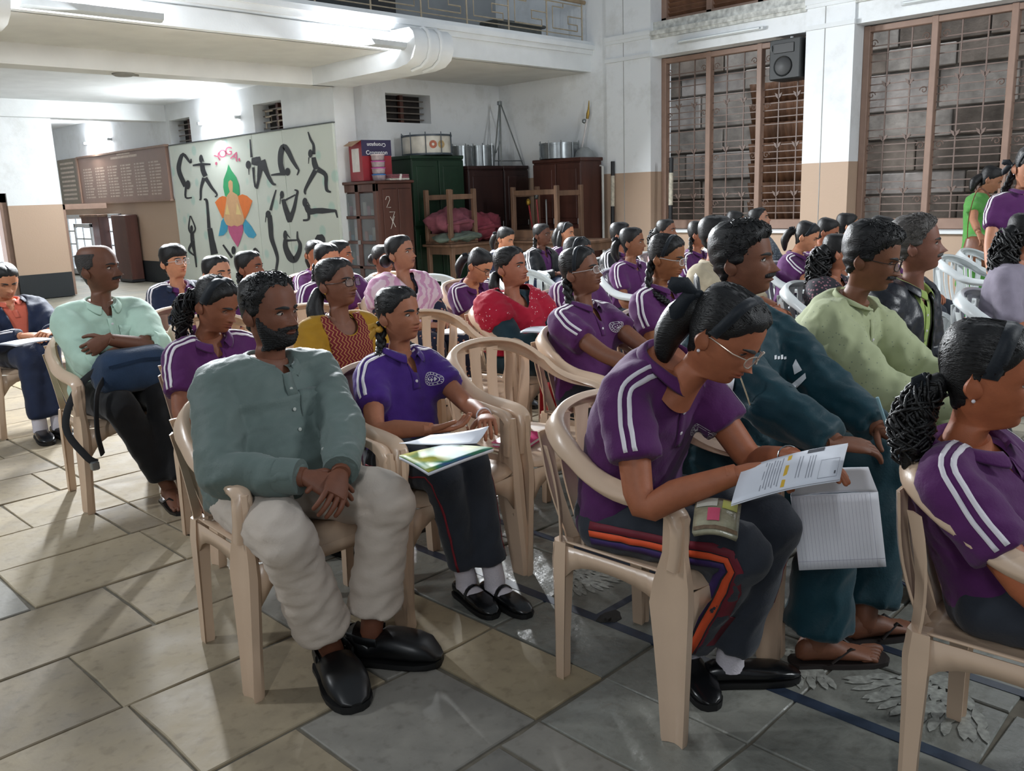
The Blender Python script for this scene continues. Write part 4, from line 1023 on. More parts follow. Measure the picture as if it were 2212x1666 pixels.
# ---- materials worn
def skin_mat():
    m, n, L, b = ngraph('skin')
    at = n.new('ShaderNodeAttribute'); at.attribute_name = 'Col'
    no = n.new('ShaderNodeTexNoise'); no.inputs['Scale'].default_value = 45; no.inputs['Detail'].default_value = 5
    tc = n.new('ShaderNodeTexCoord'); L.new(tc.outputs['Object'], no.inputs['Vector'])
    mr = n.new('ShaderNodeMapRange'); mr.inputs[3].default_value = .82; mr.inputs[4].default_value = 1.16; L.new(no.outputs['Fac'], mr.inputs[0])
    mx = n.new('ShaderNodeMixRGB'); mx.blend_type = 'MULTIPLY'; mx.inputs[0].default_value = 1; L.new(at.outputs['Color'], mx.inputs[1]); L.new(mr.outputs[0], mx.inputs[2])
    L.new(mx.outputs[0], b.inputs['Base Color']); b.inputs['Roughness'].default_value = .56; b.inputs['Specular IOR Level'].default_value = .4
    b.inputs['Subsurface Weight'].default_value = .08; b.inputs['Subsurface Radius'].default_value = (.02, .008, .004); b.inputs['Subsurface Scale'].default_value = .2
    n2 = n.new('ShaderNodeTexNoise'); n2.inputs['Scale'].default_value = 260; L.new(tc.outputs['Object'], n2.inputs['Vector'])
    bp = n.new('ShaderNodeBump'); bp.inputs['Strength'].default_value = .10; bp.inputs['Distance'].default_value = .004; L.new(n2.outputs['Fac'], bp.inputs['Height']); L.new(bp.outputs[0], b.inputs['Normal'])
    return m
M_SKIN = skin_mat()
M_HAIR = mat('black_hair', '#0a090a', .40, .35, 10, .30, 9, spec=.42, stretch=(60, 2.5, 34))
M_HAIRG = mat('grey_hair', '#4a4542', .5, .7, 9, .4, 9, stretch=(60, 2.5, 34))
M_BEARD = mat('beard_black', '#120f10', .6, .3, 60, .8, 160)
M_EYEW = mat('eye_white', '#b9b0a8', .25, .03); M_IRIS = mat('iris', '#140c09', .12, 0); M_LASH = mat('lash', '#0e0a0a', .6, 0)
def cloth(name, c, var=.1, bump=.12, rough=.8, nscale=14, bscale=160, sheen=.12): return mat(name, c, rough, var, nscale, bump, bscale, sheen=sheen, spec=.25)
M_POLO = cloth('purple_polo', '#502056'); M_POLO2 = cloth('violet_polo', '#402072'); M_STRIPE = cloth('white_tape', '#d8d3d8', .04, .1)
M_TRACK = cloth('dark_grey_track', '#2a2f38'); M_NAVY = cloth('navy_jacket', '#18233d', .15, .15, .65); M_BLKJ = cloth('black_jacket', '#14161b', .15, .15, .5)
M_RIB = cloth('black_ribbon', '#171d24', .15, .1, .55)
M_WHITE_C = cloth('white_cloth', '#d6d4d2', .05)
M_FRAME_D = mat('spectacle_dark', '#2a1714', .25, .2, 40); M_FRAME_C = mat('spectacle_clear', '#c6bfbd', .2, .05); M_LENS = mat('lens', '#ffffff', .05, 0, alpha=.10, spec=.8)
M_BLKSHOE = mat('black_leather', '#0e0f11', .25, .2, 20, .05, 60); M_SOLE = mat('sole', '#0b0b0c', .6, .1); M_GOLD = mat('gold', '#b98f3c', .3, .1, metal=.9)
M_SOCK = cloth('white_sock', '#c4bfc6', .06, .25)

JOBS = []                  # cloth volumes waiting for one common remesh
def ellring(c, r, f, w, d, n=22, e=.9):
    return [c + r * (w * math.copysign(abs(math.cos(k * 2 * math.pi / n)) ** e, math.cos(k * 2 * math.pi / n))) + f * (d * math.copysign(abs(math.sin(k * 2 * math.pi / n)) ** e, math.sin(k * 2 * math.pi / n))) for k in range(n)]
def ik(S, T, la, lb, pole):
    d = T - S; L = d.length
    if L > (la + lb) * .995: T = S + d * ((la + lb) * .995 / L); d = T - S; L = d.length
    L = max(L, abs(la - lb) + .01)
    u = d.normalized(); a = (la * la - lb * lb + L * L) / (2 * L); h = math.sqrt(max(la * la - a * a, 1e-6))
    p = pole - u * pole.dot(u); p.normalize()
    return S + u * a + p * h, T
TORSO = [(-.16, .10, .09, .0), (-.10, .155, .12, -.005), (0, .170, .130, 0), (.12, .166, .122, .004), (.28, .158, .116, .008), (.45, .160, .116, .010), (.62, .168, .116, .008), (.75, .170, .110, .002), (.86, .156, .096, -.004), (.93, .118, .080, -.006), (.985, .070, .064, -.004), (1.03, .058, .058, 0)]

class Person:
    def __init__(s, label, x, y, yaw=0, head=None, Y=None, hs=1.0, s_=1.0, hp=0, hy=0, hr=0, skin='#7a5240', stand=False, lod=None, bw=1.0, belly=0.0, slump=.0,
                 rh=None, lh=None, rpole=None, lpole=None, knees=None, feet=None, group=None, hp_up=.0, twist=0.0, tall=1.5, curl=(.5, .5), rfd=None, lfd=None, rn=None, ln=None, seatz=.405, jaw=1.0, fat=1.0, nose=1.0, beard=0, lipc=None, bare=False, foot=None, nb=None):
        s.bare = bare; s.lidlow = .34 - .022 * max(0, hp)
        s.root = empty('person', (x, y, 0), math.pi + yaw); tag(s.root, label, 'person', group)
        s.s = s_; s.hs = hs; s.bw = bw; s.belly = belly; s.skin = hx(skin); s.jaw = jaw; s.fat = fat; s.nose = nose; s.stand = stand; s.lipc = lipc
        M = Matrix.Translation((x, y, 0)) @ Matrix.Rotation(math.pi + yaw, 4, 'Z'); s.Mi = M.inverted(); s.M = M
        hw = on_y(head[0], head[1], Y); s.Hc = s.Mi @ hw
        dist = (hw - Vector((0, 0, CH))).length; s.dist = dist
        s.lod = lod if lod is not None else (0 if dist < 5.2 else 1)
        s.Rh = (Matrix.Rotation(R(hy), 3, 'Z') @ Matrix.Rotation(R(-hp), 3, 'X') @ Matrix.Rotation(R(hr), 3, 'Y'))
        s.H = Matrix.Translation(s.Hc) @ s.Rh.to_4x4() @ Matrix.Scale(hs, 4) @ Matrix.Translation((0, 0, -.112))
        if stand: s.P0 = Vector((s.Hc.x * .3, s.Hc.y * .2 - .02, (s.Hc.z + .11 * hs) * .545))
        else: s.P0 = Vector((0, -.085, seatz + .085 * s_ ** .5))
        A = s.H @ Vector((0, -.022, -.01))
        d = (A - s.P0).normalized(); nd = (d * .45 + Vector((0, .10, .6))).normalized()
        s.Nb = A - nd * .046 * s_ if nb is None else A + Vector(nb)
        mid = s.P0.lerp(s.Nb, .5) + Vector((0, -.035 - slump, 0))
        s.spine = lambda t: (s.P0 * (1 - t) ** 2 + mid * 2 * t * (1 - t) + s.Nb * t * t) if t <= 1 else s.Nb + (s.Nb - mid).normalized() * (t - 1) * (s.Nb - s.P0).length
        s.tan = lambda t: (s.spine(t + .02) - s.spine(t - .02)).normalized() if t > -.1 else (s.spine(.02) - s.spine(0)).normalized()
        tw = R(twist)
        s.right = lambda t: Vector((math.cos(tw * max(0, t)), math.sin(tw * max(0, t)), 0))
        k = s_ * bw
        s.S = {}; s.E = {}; s.Wr = {}; s.armdir = {}
        la, lb = .305 * s_, .25 * s_
        for sd, tgt, pole in ((1, rh, rpole), (-1, lh, lpole)):
            r = s.right(.9) * sd; t = s.tan(.9)
            S = s.spine(.895) + r * (.155 * k) + t * (-.016) ; s.S[sd] = S
            if tgt is None: tgt = (.085 * sd, .22, seatz + .205) if not stand else (.26 * sd, .06, s.P0.z - .12)
            pole = Vector(pole) if pole else Vector((.75 * sd, -.55, -.6))
            E, T = ik(S, Vector(tgt), la, lb, pole); s.E[sd] = E; s.Wr[sd] = T
        if stand:
            s.hip = {sd: s.P0 + Vector((.085 * s_ * sd, 0, -.03)) for sd in (1, -1)}
            kz = s.P0.z * .5
            s.knee = {sd: Vector((.09 * s_ * sd, .04 + (knees or {}).get(sd, 0), kz)) for sd in (1, -1)}
            s.ank = {sd: Vector(((feet or {}).get(sd, (.10 * s_ * sd, -.02))[0], (feet or {}).get(sd, (.1 * s_ * sd, -.02))[1], .085)) for sd in (1, -1)}
        else:
            s.hip = {sd: s.P0 + Vector((.088 * s_ * sd, .0, -.005)) for sd in (1, -1)}
            th, sh = .425 * s_, .40 * s_
            s.knee = {}; s.ank = {}
            for sd in (1, -1):
                kx, kz = (knees or {}).get(sd, (.11 * s_, seatz + .105))
                f = Vector((feet[sd][0], feet[sd][1], .085 if len(feet[sd]) < 3 else feet[sd][2])) if feet and sd in feet else Vector((kx * sd * .95, .37 * s_ + .05, .085))
                hp_ = s.hip[sd]; dx = kx * sd - hp_.x; dz = kz - hp_.z
                s.knee[sd] = Vector((kx * sd, hp_.y + math.sqrt(max(.01, th * th - dx * dx - dz * dz)), kz)); s.ank[sd] = f
        s.curl = {1: curl[0], -1: curl[1]}; s.fd = {1: rfd, -1: lfd}; s.hn = {1: rn, -1: ln}
        s.footdir = foot or {1: Vector((.12, 1, 0)).normalized(), -1: Vector((-.12, 1, 0)).normalized()}
        s.beard = beard
        s.hair_bvh = None
        s._body()

    # ------------------------------------------------ body: one mesh of skin
    def torso_rings(s, grow=0.0, t0=-.2, t1=1.1, n=22, wid=1.0, gy=None):
        out = []
        for t, w, d, yo in TORSO:
            if t < t0 - 1e-6 or t > t1 + 1e-6: continue
            T = s.tan(t); r = s.right(t); r = (r - T * r.dot(T)).normalized(); f = T.cross(r)
            k = s.s * (s.bw if t < .95 else 1)
            b = s.belly * math.exp(-((t - .2) / .22) ** 2)
            c = s.spine(t) + f * (yo + b * .6)
            out.append(ellring(c, r, f, w * k * wid + grow, d * k + b * .55 + (gy if gy is not None else grow), n))
        return out
    def _hand(s, mb, sd, W, fd, n, curl, sz):
        fd = fd.normalized(); n = (n - fd * n.dot(fd)).normalized(); td = fd.cross(n) * (-sd)
        P = lambda a, b, c: W + fd * a * sz + td * b * sz + n * c * sz
        rings = []
        for a, hw, th, b0 in ((-.03, .021, .019, 0), (.0, .024, .017, 0), (.03, .034, .0165, .003), (.06, .039, .0145, .002), (.083, .038, .0115, 0), (.09, .034, .008, 0)):
            rings.append([P(a, b0 + hw * math.copysign(abs(math.cos(q)) ** .8, math.cos(q)), th * math.sin(q)) for q in [k * 2 * math.pi / 12 for k in range(12)]])
        mb.loft(rings)
        for b, L, sp in ((.0285, .066, .10), (.0098, .075, .03), (-.0093, .070, -.04), (-.0275, .054, -.13)):
            d = (fd + td * sp).normalized(); p = P(.082, b, -.001); pts = [P(.06, b * .95, 0), p.copy()]; rr = [.0085, .0092]
            nn = n.copy(); ax = d.cross(nn)
            for i, (fr, a) in enumerate(((.46, .75), (.30, 1.05), (.24, .7))):
                a = a * curl + .04
                q = Matrix.Rotation(-a, 3, ax); d = q @ d
                p = p + d * L * fr * .5; pts.append(p.copy()); rr.append(.0083 - .0006 * i)
                p = p + d * L * fr * .5; pts.append(p.copy()); rr.append(.0085 - .0009 * i)
            mb.tube(pts, [x * sz for x in rr], 8, rnd=True)
        d = (fd * .62 + td * .72 - n * (.25 + .3 * curl)).normalized(); p = P(.018, .022, -.004); pts = [P(.0, .012, 0), p.copy()]; rr = [.012, .0125]
        for i, L in enumerate((.034, .030, .026)):
            p = p + d * L * sz; pts.append(p.copy()); rr.append((.0115, .0095, .0075)[i])
            d = (d + fd * .28 - td * .30 * curl - n * .18 * curl).normalized()
        mb.tube(pts, [x * sz for x in rr], 8, rnd=True)
    def _body(s):
        A, X, Y, Z = head_grid(s.lod, s.jaw, s.fat); s.grid = (A, X.copy(), Y.copy(), Z.copy())
        X, Y, Z = face_detail(A, X, Y, Z, s.nose)
        nr, na = X.shape
        V = np.stack([X, Y, Z], -1).reshape(-1, 3)
        base = np.array(s.skin[:3]); Cc = np.tile(base, (len(V), 1))
        ax = np.abs(V[:, 0]); z = V[:, 2]; front = V[:, 1] > .05
        def tint(wt, col):
            nonlocal Cc
            Cc = Cc * (1 - wt[:, None]) + np.array(col)[None] * wt[:, None]
        lc = np.array(hx(s.lipc)[:3]) if s.lipc else base * np.array([.95, .62, .68])
        tint(np.clip(1.6 * (G2(V[:, 0], z, 0, .0555, .020, .0042) + G2(V[:, 0], z, 0, .0455, .017, .0048)), 0, .75) * front, lc)
        tint(np.clip(1.2 * G2(V[:, 0], z, 0, .0505, .022, .0014), 0, .8) * front, base * .35)
        tint(np.clip(.55 * G2(ax, z, .031, .108, .02, .010), 0, .4) * front, base * .66)
        tint(np.clip(.8 * G2(ax, z, .0085, .0695, .004, .003), 0, .8) * front, base * .3)
        if s.beard: tint(np.clip((.062 - z) / .015, 0, 1) * np.clip((z + .0) / .01, 0, 1) * .35 * (V[:, 1] > -.0), base * .3)
        Vp = (np.c_[V, np.ones(len(V))] @ np.array(s.H).T)[:, :3]
        F = grid_faces(nr, na)
        s.head_bvh = BVHTree.FromPolygons([Vector(v) for v in V], [tuple(f) for f in F.tolist()])
        mb = MB()
        mb.add(Vp.tolist(), [tuple(f) for f in F.tolist()])
        # ears
        for sd in (1, -1):
            rings = []
            for i in range(7):
                q = i / 6; w = math.sin(math.pi * min(1, q * 1.0 + .08) ** .9) * .017 + .003
                zc = .068 + .058 * q; yc_ = -.018 - .010 * q
                xx = .0715 * (s.fat if False else 1) + .012 * math.sin(math.pi * q * .9 + .2)
                rings.append([(sd * (xx + .007 * math.cos(a) * (1.2 if math.sin(a) < 0 else .7) + (.007 if math.sin(a) < -.3 else 0)), yc_ + w * math.sin(a), zc) for a in [k * .7854 for k in range(8)]])
            mb.loft([[s.H @ Vector(p) for p in r] for r in rings])
        nhead = len(mb.v)
        # neck base and hidden trunk
        mb.loft(s.torso_rings(-.004))
        k = s.s
        for sd in (1, -1):
            S, E, T = s.S[sd], s.E[sd], s.Wr[sd]
            pts = cat_rom([S, S.lerp(E, .5), E, E.lerp(T, .35), E.lerp(T, .7), T], 3)
            n = len(pts); kk = k * (.5 + .5 * s.bw)
            prof = np.interp(np.linspace(0, 1, n), [0, .2, .4, .5, .62, .85, 1], [.048, .045, .038, .036, .039, .030, .025])
            mb.tube(pts, [(p * kk, p * kk) for p in prof], 12)
            fa = (T - E).normalized()
            fd = Vector(s.fd[sd]).normalized() if s.fd[sd] else (fa * .8 + Vector((-.25 * sd, .1, -.15))).normalized()
            nn = Vector(s.hn[sd]) if s.hn[sd] else Vector((.25 * sd, .15, 1))
            s._hand(mb, sd, T, fd, nn, s.curl[sd], .95 * s.s if s.s > .9 else .98 * s.s)
            K, Ak = s.knee[sd], s.ank[sd]
            mb.tube(cat_rom([s.hip[sd], K + (s.hip[sd] - K) * .08, K.lerp(Ak, .12), K.lerp(Ak, .55), Ak, Ak + Vector((0, 0, -.03))], 3), list(np.interp(np.linspace(0, 1, 16), [0, .2, .4, .6, .8, 1], [.04, .03, .03, .036, .034, .033]) * k), 10)
            if not s.bare: continue
            fdv = s.footdir[sd]; sv = Vector((fdv.y, -fdv.x, 0)); rings = []
            for a, w, h0, h1 in ((-.055, .018, .02, .055), (-.04, .028, .012, .085), (0, .031, .012, .095), (.05, .036, .012, .075), (.10, .042, .012, .05), (.14, .043, .012, .036), (.165, .036, .013, .028)):
                c = Vector((Ak.x, Ak.y, Ak.z - .085)) + fdv * a * k
                rings.append([c + sv * (w * k * math.cos(q)) + Vector((0, 0, lerp(h0, h1, .5 + .5 * math.sin(q)) * k)) for q in [i * .5236 for i in range(12)]])
            mb.loft(rings)
            for i in range(5):
                c0 = Vector((Ak.x, Ak.y, Ak.z - .085)) + fdv * (.150 - .006 * i) * k + sv * (-sd * (.032 - .016 * i)) * k + Vector((0, 0, .022 * k))
                mb.tube([c0, c0 + fdv * (.035 - .003 * i) * k, c0 + fdv * (.05 - .004 * i) * k - Vector((0, 0, .006))], [(.012 if i == 0 else .009) * k] * 3, 7, rnd=True)
        me = mb.mesh('body'); me.materials.append(M_SKIN)
        at = me.color_attributes.new('Col', 'FLOAT_COLOR', 'POINT')
        cols = np.ones((len(mb.v), 4)); cols[:, :3] = base; cols[:len(V), :3] = Cc
        at.data.foreach_set('color', cols.ravel())
        s.body = obj('body', me, [], s.root, angle=60)
        # eyes and brows
        for sd in (1, -1):
            h = s.head_bvh.ray_cast(Vector((sd * .031, .3, .1125)), Vector((0, -1, 0)))
            ys = h[0].y if h[0] else .085
            c = Vector((sd * .031, ys - .0068, .1125))
            eb = MB(); eb.ball(c, (.0160, .0120, .0078), 14, 9)
            eb.cur = 1; eb.ball(c + Vector((.0, .0066, .0003)), (.0072, .0060, .0070), 12, 8)
            eb.cur = 2
            arc = [c + Vector((.0172 * math.cos(a), .0124 * math.sin(a) ** .5 * .86 + .0006, .0078 * math.sin(a))) for a in np.linspace(.12, math.pi - .12, 9)]
            eb.tube(arc, .0020, 5)
            eb.cur = 3
            lid = [[c + Vector((.0172 * math.cos(a) * math.cos(e_) , .0134 * math.sin(a) * math.cos(e_ * .7), .0092 * math.sin(e_ * 1.0) + .0002)) for a in np.linspace(0.05, math.pi - .05, 11)] for e_ in np.linspace(s.lidlow, 1.5, 5)]
            eb.loft(lid, cap=False, close=False)
            eb.xf(s.H)
            obj('eye', eb, [M_EYEW, M_IRIS, M_LASH, mat('eyelid_' + '%02x' % int(base[0] * 255), (*(base * .72), 1), .5, .1)], s.root)
            pts = []
            for q in np.linspace(0, 1, 7):
                bx = sd * lerp(.011, .052, q); bz = .1285 + .0065 * math.sin(q * 2.2) - .004 * q
                h = s.head_bvh.ray_cast(Vector((bx, .3, bz)), Vector((0, -1, 0)))
                pts.append(s.H @ (Vector((bx, (h[0].y if h[0] else .08) + .0004, bz))))
            obj('eyebrow', MB().tube(pts, [(r_ * 1.5, r_ * .9) if False else (.0026, .0052 * r_) for r_ in (.6, 1, 1.05, 1, .8, .55, .25)], 6, up=(0, 0, 1)), M_LASH, s.root)
    # ------------------------------------------------ hair
    def hair(s, style='pulled', m=None, tf=1.0):
        A, X, Y, Z = s.grid; ph = np.abs(A)[None, :] + 0 * X
        ang = [0, 20, 40, 55, 66, 76, 84, 92, 100, 112, 140, 180]
        L = {'pulled': [.190, .188, .178, .160, .140, .122, .128, .128, .09, .05, .028, .022], 'short': [.184, .184, .178, .166, .152, .128, .085, .118, .095, .065, .042, .036],
             'receding': [.203, .207, .205, .190, .162, .138, .085, .120, .095, .06, .04, .034], 'bald': [.30, .30, .30, .26, .20, .150, .098, .125, .1, .06, .035, .03],
             'fringe': [.150, .150, .148, .140, .13, .10, .082, .11, .08, .04, .01, .005], 'grey': [.192, .190, .184, .172, .157, .130, .095, .122, .1, .07, .05, .045]}[style]
        zl = np.interp(ph, ang, L)
        T = {'pulled': .011, 'short': .020, 'receding': .016, 'bald': .008, 'fringe': .020, 'grey': .017}[style] * tf
        top = np.clip((Z - .12) / .08, 0, 1)
        th = T * (.55 + .45 * top)
        cov = np.clip((Z - zl) / .010, -1, 1)
        th = np.where(cov > 0, th * np.sqrt(np.clip(cov, 0, 1)), -.004)
        if style == 'bald': th = np.where((Z > .185), -.004, th)
        if style in ('pulled',):
            th = np.where((cov > 0), th - .007 * np.exp(-(X / .005) ** 2) * (Y > -.02) * (Z > .15), th)
        if style in ('short', 'fringe', 'receding', 'grey'):
            th = th + (cov > 0) * (.0035 * np.sin(A * .35 + Z * 160)[...] * np.sin(X * 150 + Y * 90) + .002 * np.sin(X * 330 - Y * 210))
        else: th = th + (cov > 0) * .0007 * np.sin(np.radians(A)[None, :] * 38)
        P = np.stack([X, Y, Z], -1)
        c = np.stack([0 * X, 0 * X - .01, np.minimum(Z, .11)], -1); N = P - c; N /= np.maximum(np.linalg.norm(N, axis=-1, keepdims=True), 1e-6)
        V = (P + N * th[..., None]).reshape(-1, 3); F = grid_faces(*X.shape)
        keep = (th.reshape(-1) > 0)[F].any(1); keep &= (Z.reshape(-1)[F].min(1) > -.02)
        F = F[keep]; used = np.unique(F); mp = -np.ones(len(V), int); mp[used] = np.arange(len(used))
        V = V[used]; F = mp[F]
        s.hair_bvh = BVHTree.FromPolygons([Vector(v) for v in V], [tuple(f) for f in F.tolist()])
        Vp = (np.c_[V, np.ones(len(V))] @ np.array(s.H).T)[:, :3]
        s.hairm = m or M_HAIR
        s.hair_o = obj('hair', quad_mesh('hair', Vp, F), s.hairm, s.root, angle=None)
        if style == 'pulled': s.strands(80, seed=int(abs(s.Hc.x) * 1e4) % 97)
        elif style in ('short', 'receding', 'grey'): s.strands(230, short=True, seed=int(abs(s.Hc.x) * 1e4) % 97)
        return s
    def lock(s, pts, rad, name='hair_lock', n=10, loc=True, m=None, flat=None):
        pts = [s.H @ Vector(p) for p in pts] if loc else pts
        P = cat_rom(pts, 4); k = len(P); r = np.interp(np.linspace(0, 1, k), np.linspace(0, 1, len(rad)), rad) * s.hs
        mb = MB().tube(P, [(a * (flat or 1), a) for a in r], n, rnd=True)
        return obj(name, mb, m or s.hairm if hasattr(s, 'hairm') else M_HAIR, s.root, angle=None)
    def braid(s, sd, end, r=.017, mid=None, ribbon=None):
        """three-strand plait from behind the ear down to END (person space)"""
        a = s.H @ Vector((sd * .060, -.062, .075)); b = Vector(mid) if mid else s.H @ Vector((sd * .085, -.05, -.03)); e = Vector(end)
        P = cat_rom([a, b, b.lerp(e, .55) + Vector((sd * .01, 0, 0)), e], 9); n = len(P)
        T = [(P[min(i + 1, n - 1)] - P[max(i - 1, 0)]).normalized() for i in range(n)]
        mb = MB()
        for j in range(3):
            q = []; rr = []
            for i, p in enumerate(P):
                t = T[i]; u = t.cross(Vector((0, 1, .2))).normalized(); w = t.cross(u); w_ = i / n * 6.5 * math.pi * 2 * .55 + j * 2.094
                q.append(p + u * (r * .75 * math.sin(w_)) + w * (r * .38 * math.sin(2 * w_))); rr.append(r * (.72 if i < n - 3 else .5) * (1 - .25 * i / n))
            mb.tube(q, rr, 7, rnd=True)
        mb.tube([P[-1], P[-1] + (P[-1] - P[-3]) * .6, P[-1] + (P[-1] - P[-3]) * 1.3], [r * .6, r * .8, r * .2], 7, rnd=True)
        obj('plait', mb, s.hairm, s.root, angle=None)
        if ribbon: s.bow(P[-2], .03, ribbon)
    def bow(s, c, w=.05, m=None, name='hair_ribbon'):
        mb = MB()
        for sg in (-1, 1):
            for tilt in (.3, -.55):
                d = Vector((sg * .6, -.5, tilt)).normalized()
                mb.tube([c, c + d * w * .6 + Vector((0, 0, .012)), c + d * w * 1.15, c + d * w * 1.3 - Vector((0, 0, .012))], [(.006, .004), (.006, w * .32), (.006, w * .36), (.004, w * .12)], 8)
        mb.ball(c, (.014, .014, .012), 8, 6)
        obj(name, mb, m or M_RIB, s.root)
    def curls(s, pts, rad, n=16, r=.0055, seed=1, name='curl'):
        """loose ringlets wound round a tail"""
        q = random.Random(seed); P = cat_rom([s.H @ Vector(p) for p in pts], 6); k = len(P); mb = MB()
        for j in range(n):
            a0 = q.uniform(0, 6.28); tw = q.uniform(.5, 1.6) * q.choice((-1, 1)); i0 = q.randint(0, k // 3); i1 = q.randint(k // 2, k - 1); c = []
            for i in range(i0, i1 + 1):
                R_ = np.interp(i / (k - 1), np.linspace(0, 1, len(rad)), rad); t = (P[min(i + 1, k - 1)] - P[max(i - 1, 0)]).normalized(); u = t.orthogonal().normalized(); w = t.cross(u); a = a0 + tw * 6.28 * i / k
                c.append(P[i] + (u * math.cos(a) + w * math.sin(a)) * R_ * q.uniform(.75, 1.1))
            if len(c) > 2: mb.tube(cat_rom(c, 2), r, 6, rnd=True)
        o = obj(name, mb, s.hairm, s.root, angle=None, kind='stuff')
    def bun(s, c, r): obj('hair_bun', MB().ball(s.H @ Vector(c), (r, r * .85, r), 14, 9), s.hairm, s.root)
    def band(s, y0=.006, lean=.25, w=.022, m=None, a0=-76, a1=76, lift=.003):
        rows = [[], []]; bv = s.hair_bvh
        for a in np.linspace(R(a0), R(a1), 25):
            for k, dy in ((0, -w / 2), (1, w / 2)):
                d = Vector((math.sin(a), 0, math.cos(a))); o = Vector((0, y0 + dy + lean * (.5 - math.cos(a)) * -.12, .10))
                h = bv.ray_cast(o + d * .3, -d); h2 = s.head_bvh.ray_cast(o + d * .3, -d)
                p = max([q[0] for q in (h, h2) if q[0] is not None] or [o + d * .09], key=lambda q: (q - o).length)
                rows[k].append(s.H @ (p + d * lift))
        mb = MB(); n = len(rows[0]); mid = [rows[0][i].lerp(rows[1][i], .5) + (rows[0][i].lerp(rows[1][i], .5) - (s.H @ Vector((0, 0, .1)))).normalized() * .003 for i in range(n)]
        mb.add(rows[0] + mid + rows[1], [(i, i + 1, n + i + 1, n + i) for i in range(n - 1)] + [(n + i, n + i + 1, 2 * n + i + 1, 2 * n + i) for i in range(n - 1)])
        o = obj('hair_band', mb, m or M_RIB, s.root, angle=None); sm = o.modifiers.new('s', 'SOLIDIFY'); sm.thickness = .003
    def strands(s, n=70, tie=(0, -.10, .11), r=.0011, seed=1, short=False):
        """combed strands lying on the hair: from the hairline back to the tie (or short locks on top)"""
        if s.dist > 5.0: return
        q = random.Random(seed); mb = MB(); o = Vector((0, -.01, .105)); T = Vector(tie) - o
        for i in range(n):
            if short:
                a = q.uniform(-1.9, 1.9); el = q.uniform(.35, 1.45); d0 = Vector((math.sin(a) * math.cos(el), math.cos(a) * math.cos(el), math.sin(el)))
                d1 = (d0 + Vector((q.uniform(-.25, .25), q.uniform(-.30, .38), q.uniform(-.25, .05)))).normalized(); m_ = 5; lift = q.uniform(.001, .007)
            else:
                a = q.uniform(-1.45, 1.45); el = np.interp(abs(a), [0, .6, 1.1, 1.45], [1.05, .95, .62, .35]) + q.uniform(-.02, .35)
                d0 = Vector((math.sin(a) * math.cos(el), math.cos(a) * math.cos(el), math.sin(el))); d1 = (T.normalized() + Vector((q.uniform(-.12, .12), 0, q.uniform(-.15, .15)))).normalized(); m_ = 8; lift = .0004
            pts = []
            for k in range(m_):
                t = k / (m_ - 1); d = (d0 * (1 - t) + d1 * t).normalized(); h = s.hair_bvh.ray_cast(o + d * .35, -d)
                if h[0] is None: continue
                pts.append(s.H @ (h[0] + d * (lift * math.sin(math.pi * min(1, t + .15)) if short else lift)))
            if len(pts) > 3:
                w = r * (1.7 if short else 1) * q.uniform(.7, 1.3); mb.tube(pts, [w * (.9 - .75 * k / (len(pts) - 1)) if short else w for k in range(len(pts))], 5 if short else 4)
        if mb.v: obj('hair_strands', mb, s.hairm, s.root, angle=None, kind='stuff')
    def beard_mesh(s, full=True, mous=True, m=None, grey=False):
        A, X, Y, Z = s.grid; X2, Y2, Z2 = face_detail(A, X.copy(), Y.copy(), Z.copy(), s.nose)
        ph = np.abs(A)[None, :] + 0 * X; ax = np.abs(X)
        th = np.full_like(X, -.004)
        if full:
            up = np.interp(ph, [0, 15, 30, 45, 60, 75, 88], [.038, .042, .052, .056, .066, .09, .115])
            reg = (Z < up) & (ph < 86) & (Z > -.012)
            th = np.where(reg, np.minimum(.010, .002 + (up - Z) * .55) * (1 + .25 * np.sin(A * .9 + Z * 900)), th)
            side = (ax > .022) & (ax < .045) & (Z < .064) & (Z > .02) & (ph < 50); th = np.where(side, np.maximum(th, .006), th)
        if mous:
            g_ = np.clip(1 - ((Z - (.0625 - .18 * np.maximum(0, ax - .012))) / .0072) ** 2, 0, 1) * np.clip((.034 - ax) / .008, 0, 1)
            th = np.where((g_ > 0) & (ph < 60), np.maximum(th, .0085 * np.sqrt(np.clip(g_, 0, 1))), th)
        lip = ((ax / .021) ** 2 + ((Z - .049) / .0085) ** 2) < 1
        th = np.where(lip & (ph < 60), -.005, th)
        P = np.stack([X2, Y2, Z2], -1); c = np.stack([0 * X, 0 * X - .01, np.maximum(Z, .04)], -1); N = P - c; N /= np.maximum(np.linalg.norm(N, axis=-1, keepdims=True), 1e-6)
        V = (P + N * th[..., None]).reshape(-1, 3); F = grid_faces(*X.shape); keep = (th.reshape(-1) > 0)[F].any(1); F = F[keep]
        used = np.unique(F); mp = -np.ones(len(V), int); mp[used] = np.arange(len(used)); V = V[used]; F = mp[F]
        Vp = (np.c_[V, np.ones(len(V))] @ np.array(s.H).T)[:, :3]
        obj('beard' if full else 'moustache', quad_mesh('beard', Vp, F), m or M_BEARD, s.root, angle=None)
    def glasses(s, m, rect=True, w=.0245, h=.0185):
        mb = MB(); ln = MB()
        for sd in (1, -1):
            c = Vector((sd * .0325, .105, .109)); e = .55 if rect else .95
            pts = [c + Vector((w * math.copysign(abs(math.cos(a)) ** e, math.cos(a)), -.010 * max(0, sd * math.cos(a)), h * math.copysign(abs(math.sin(a)) ** e, math.sin(a)))) for a in [k * 2 * math.pi / 20 for k in range(20)]]
            mb.tube(pts, .0019, 6, closed=True); ln.add(pts, [tuple(range(20))])
            mb.tube([c + Vector((sd * w, -.01, .006)), Vector((sd * .073, .06, .112)), Vector((sd * .079, -.01, .112)), Vector((sd * .077, -.03, .10))], .0017, 6)
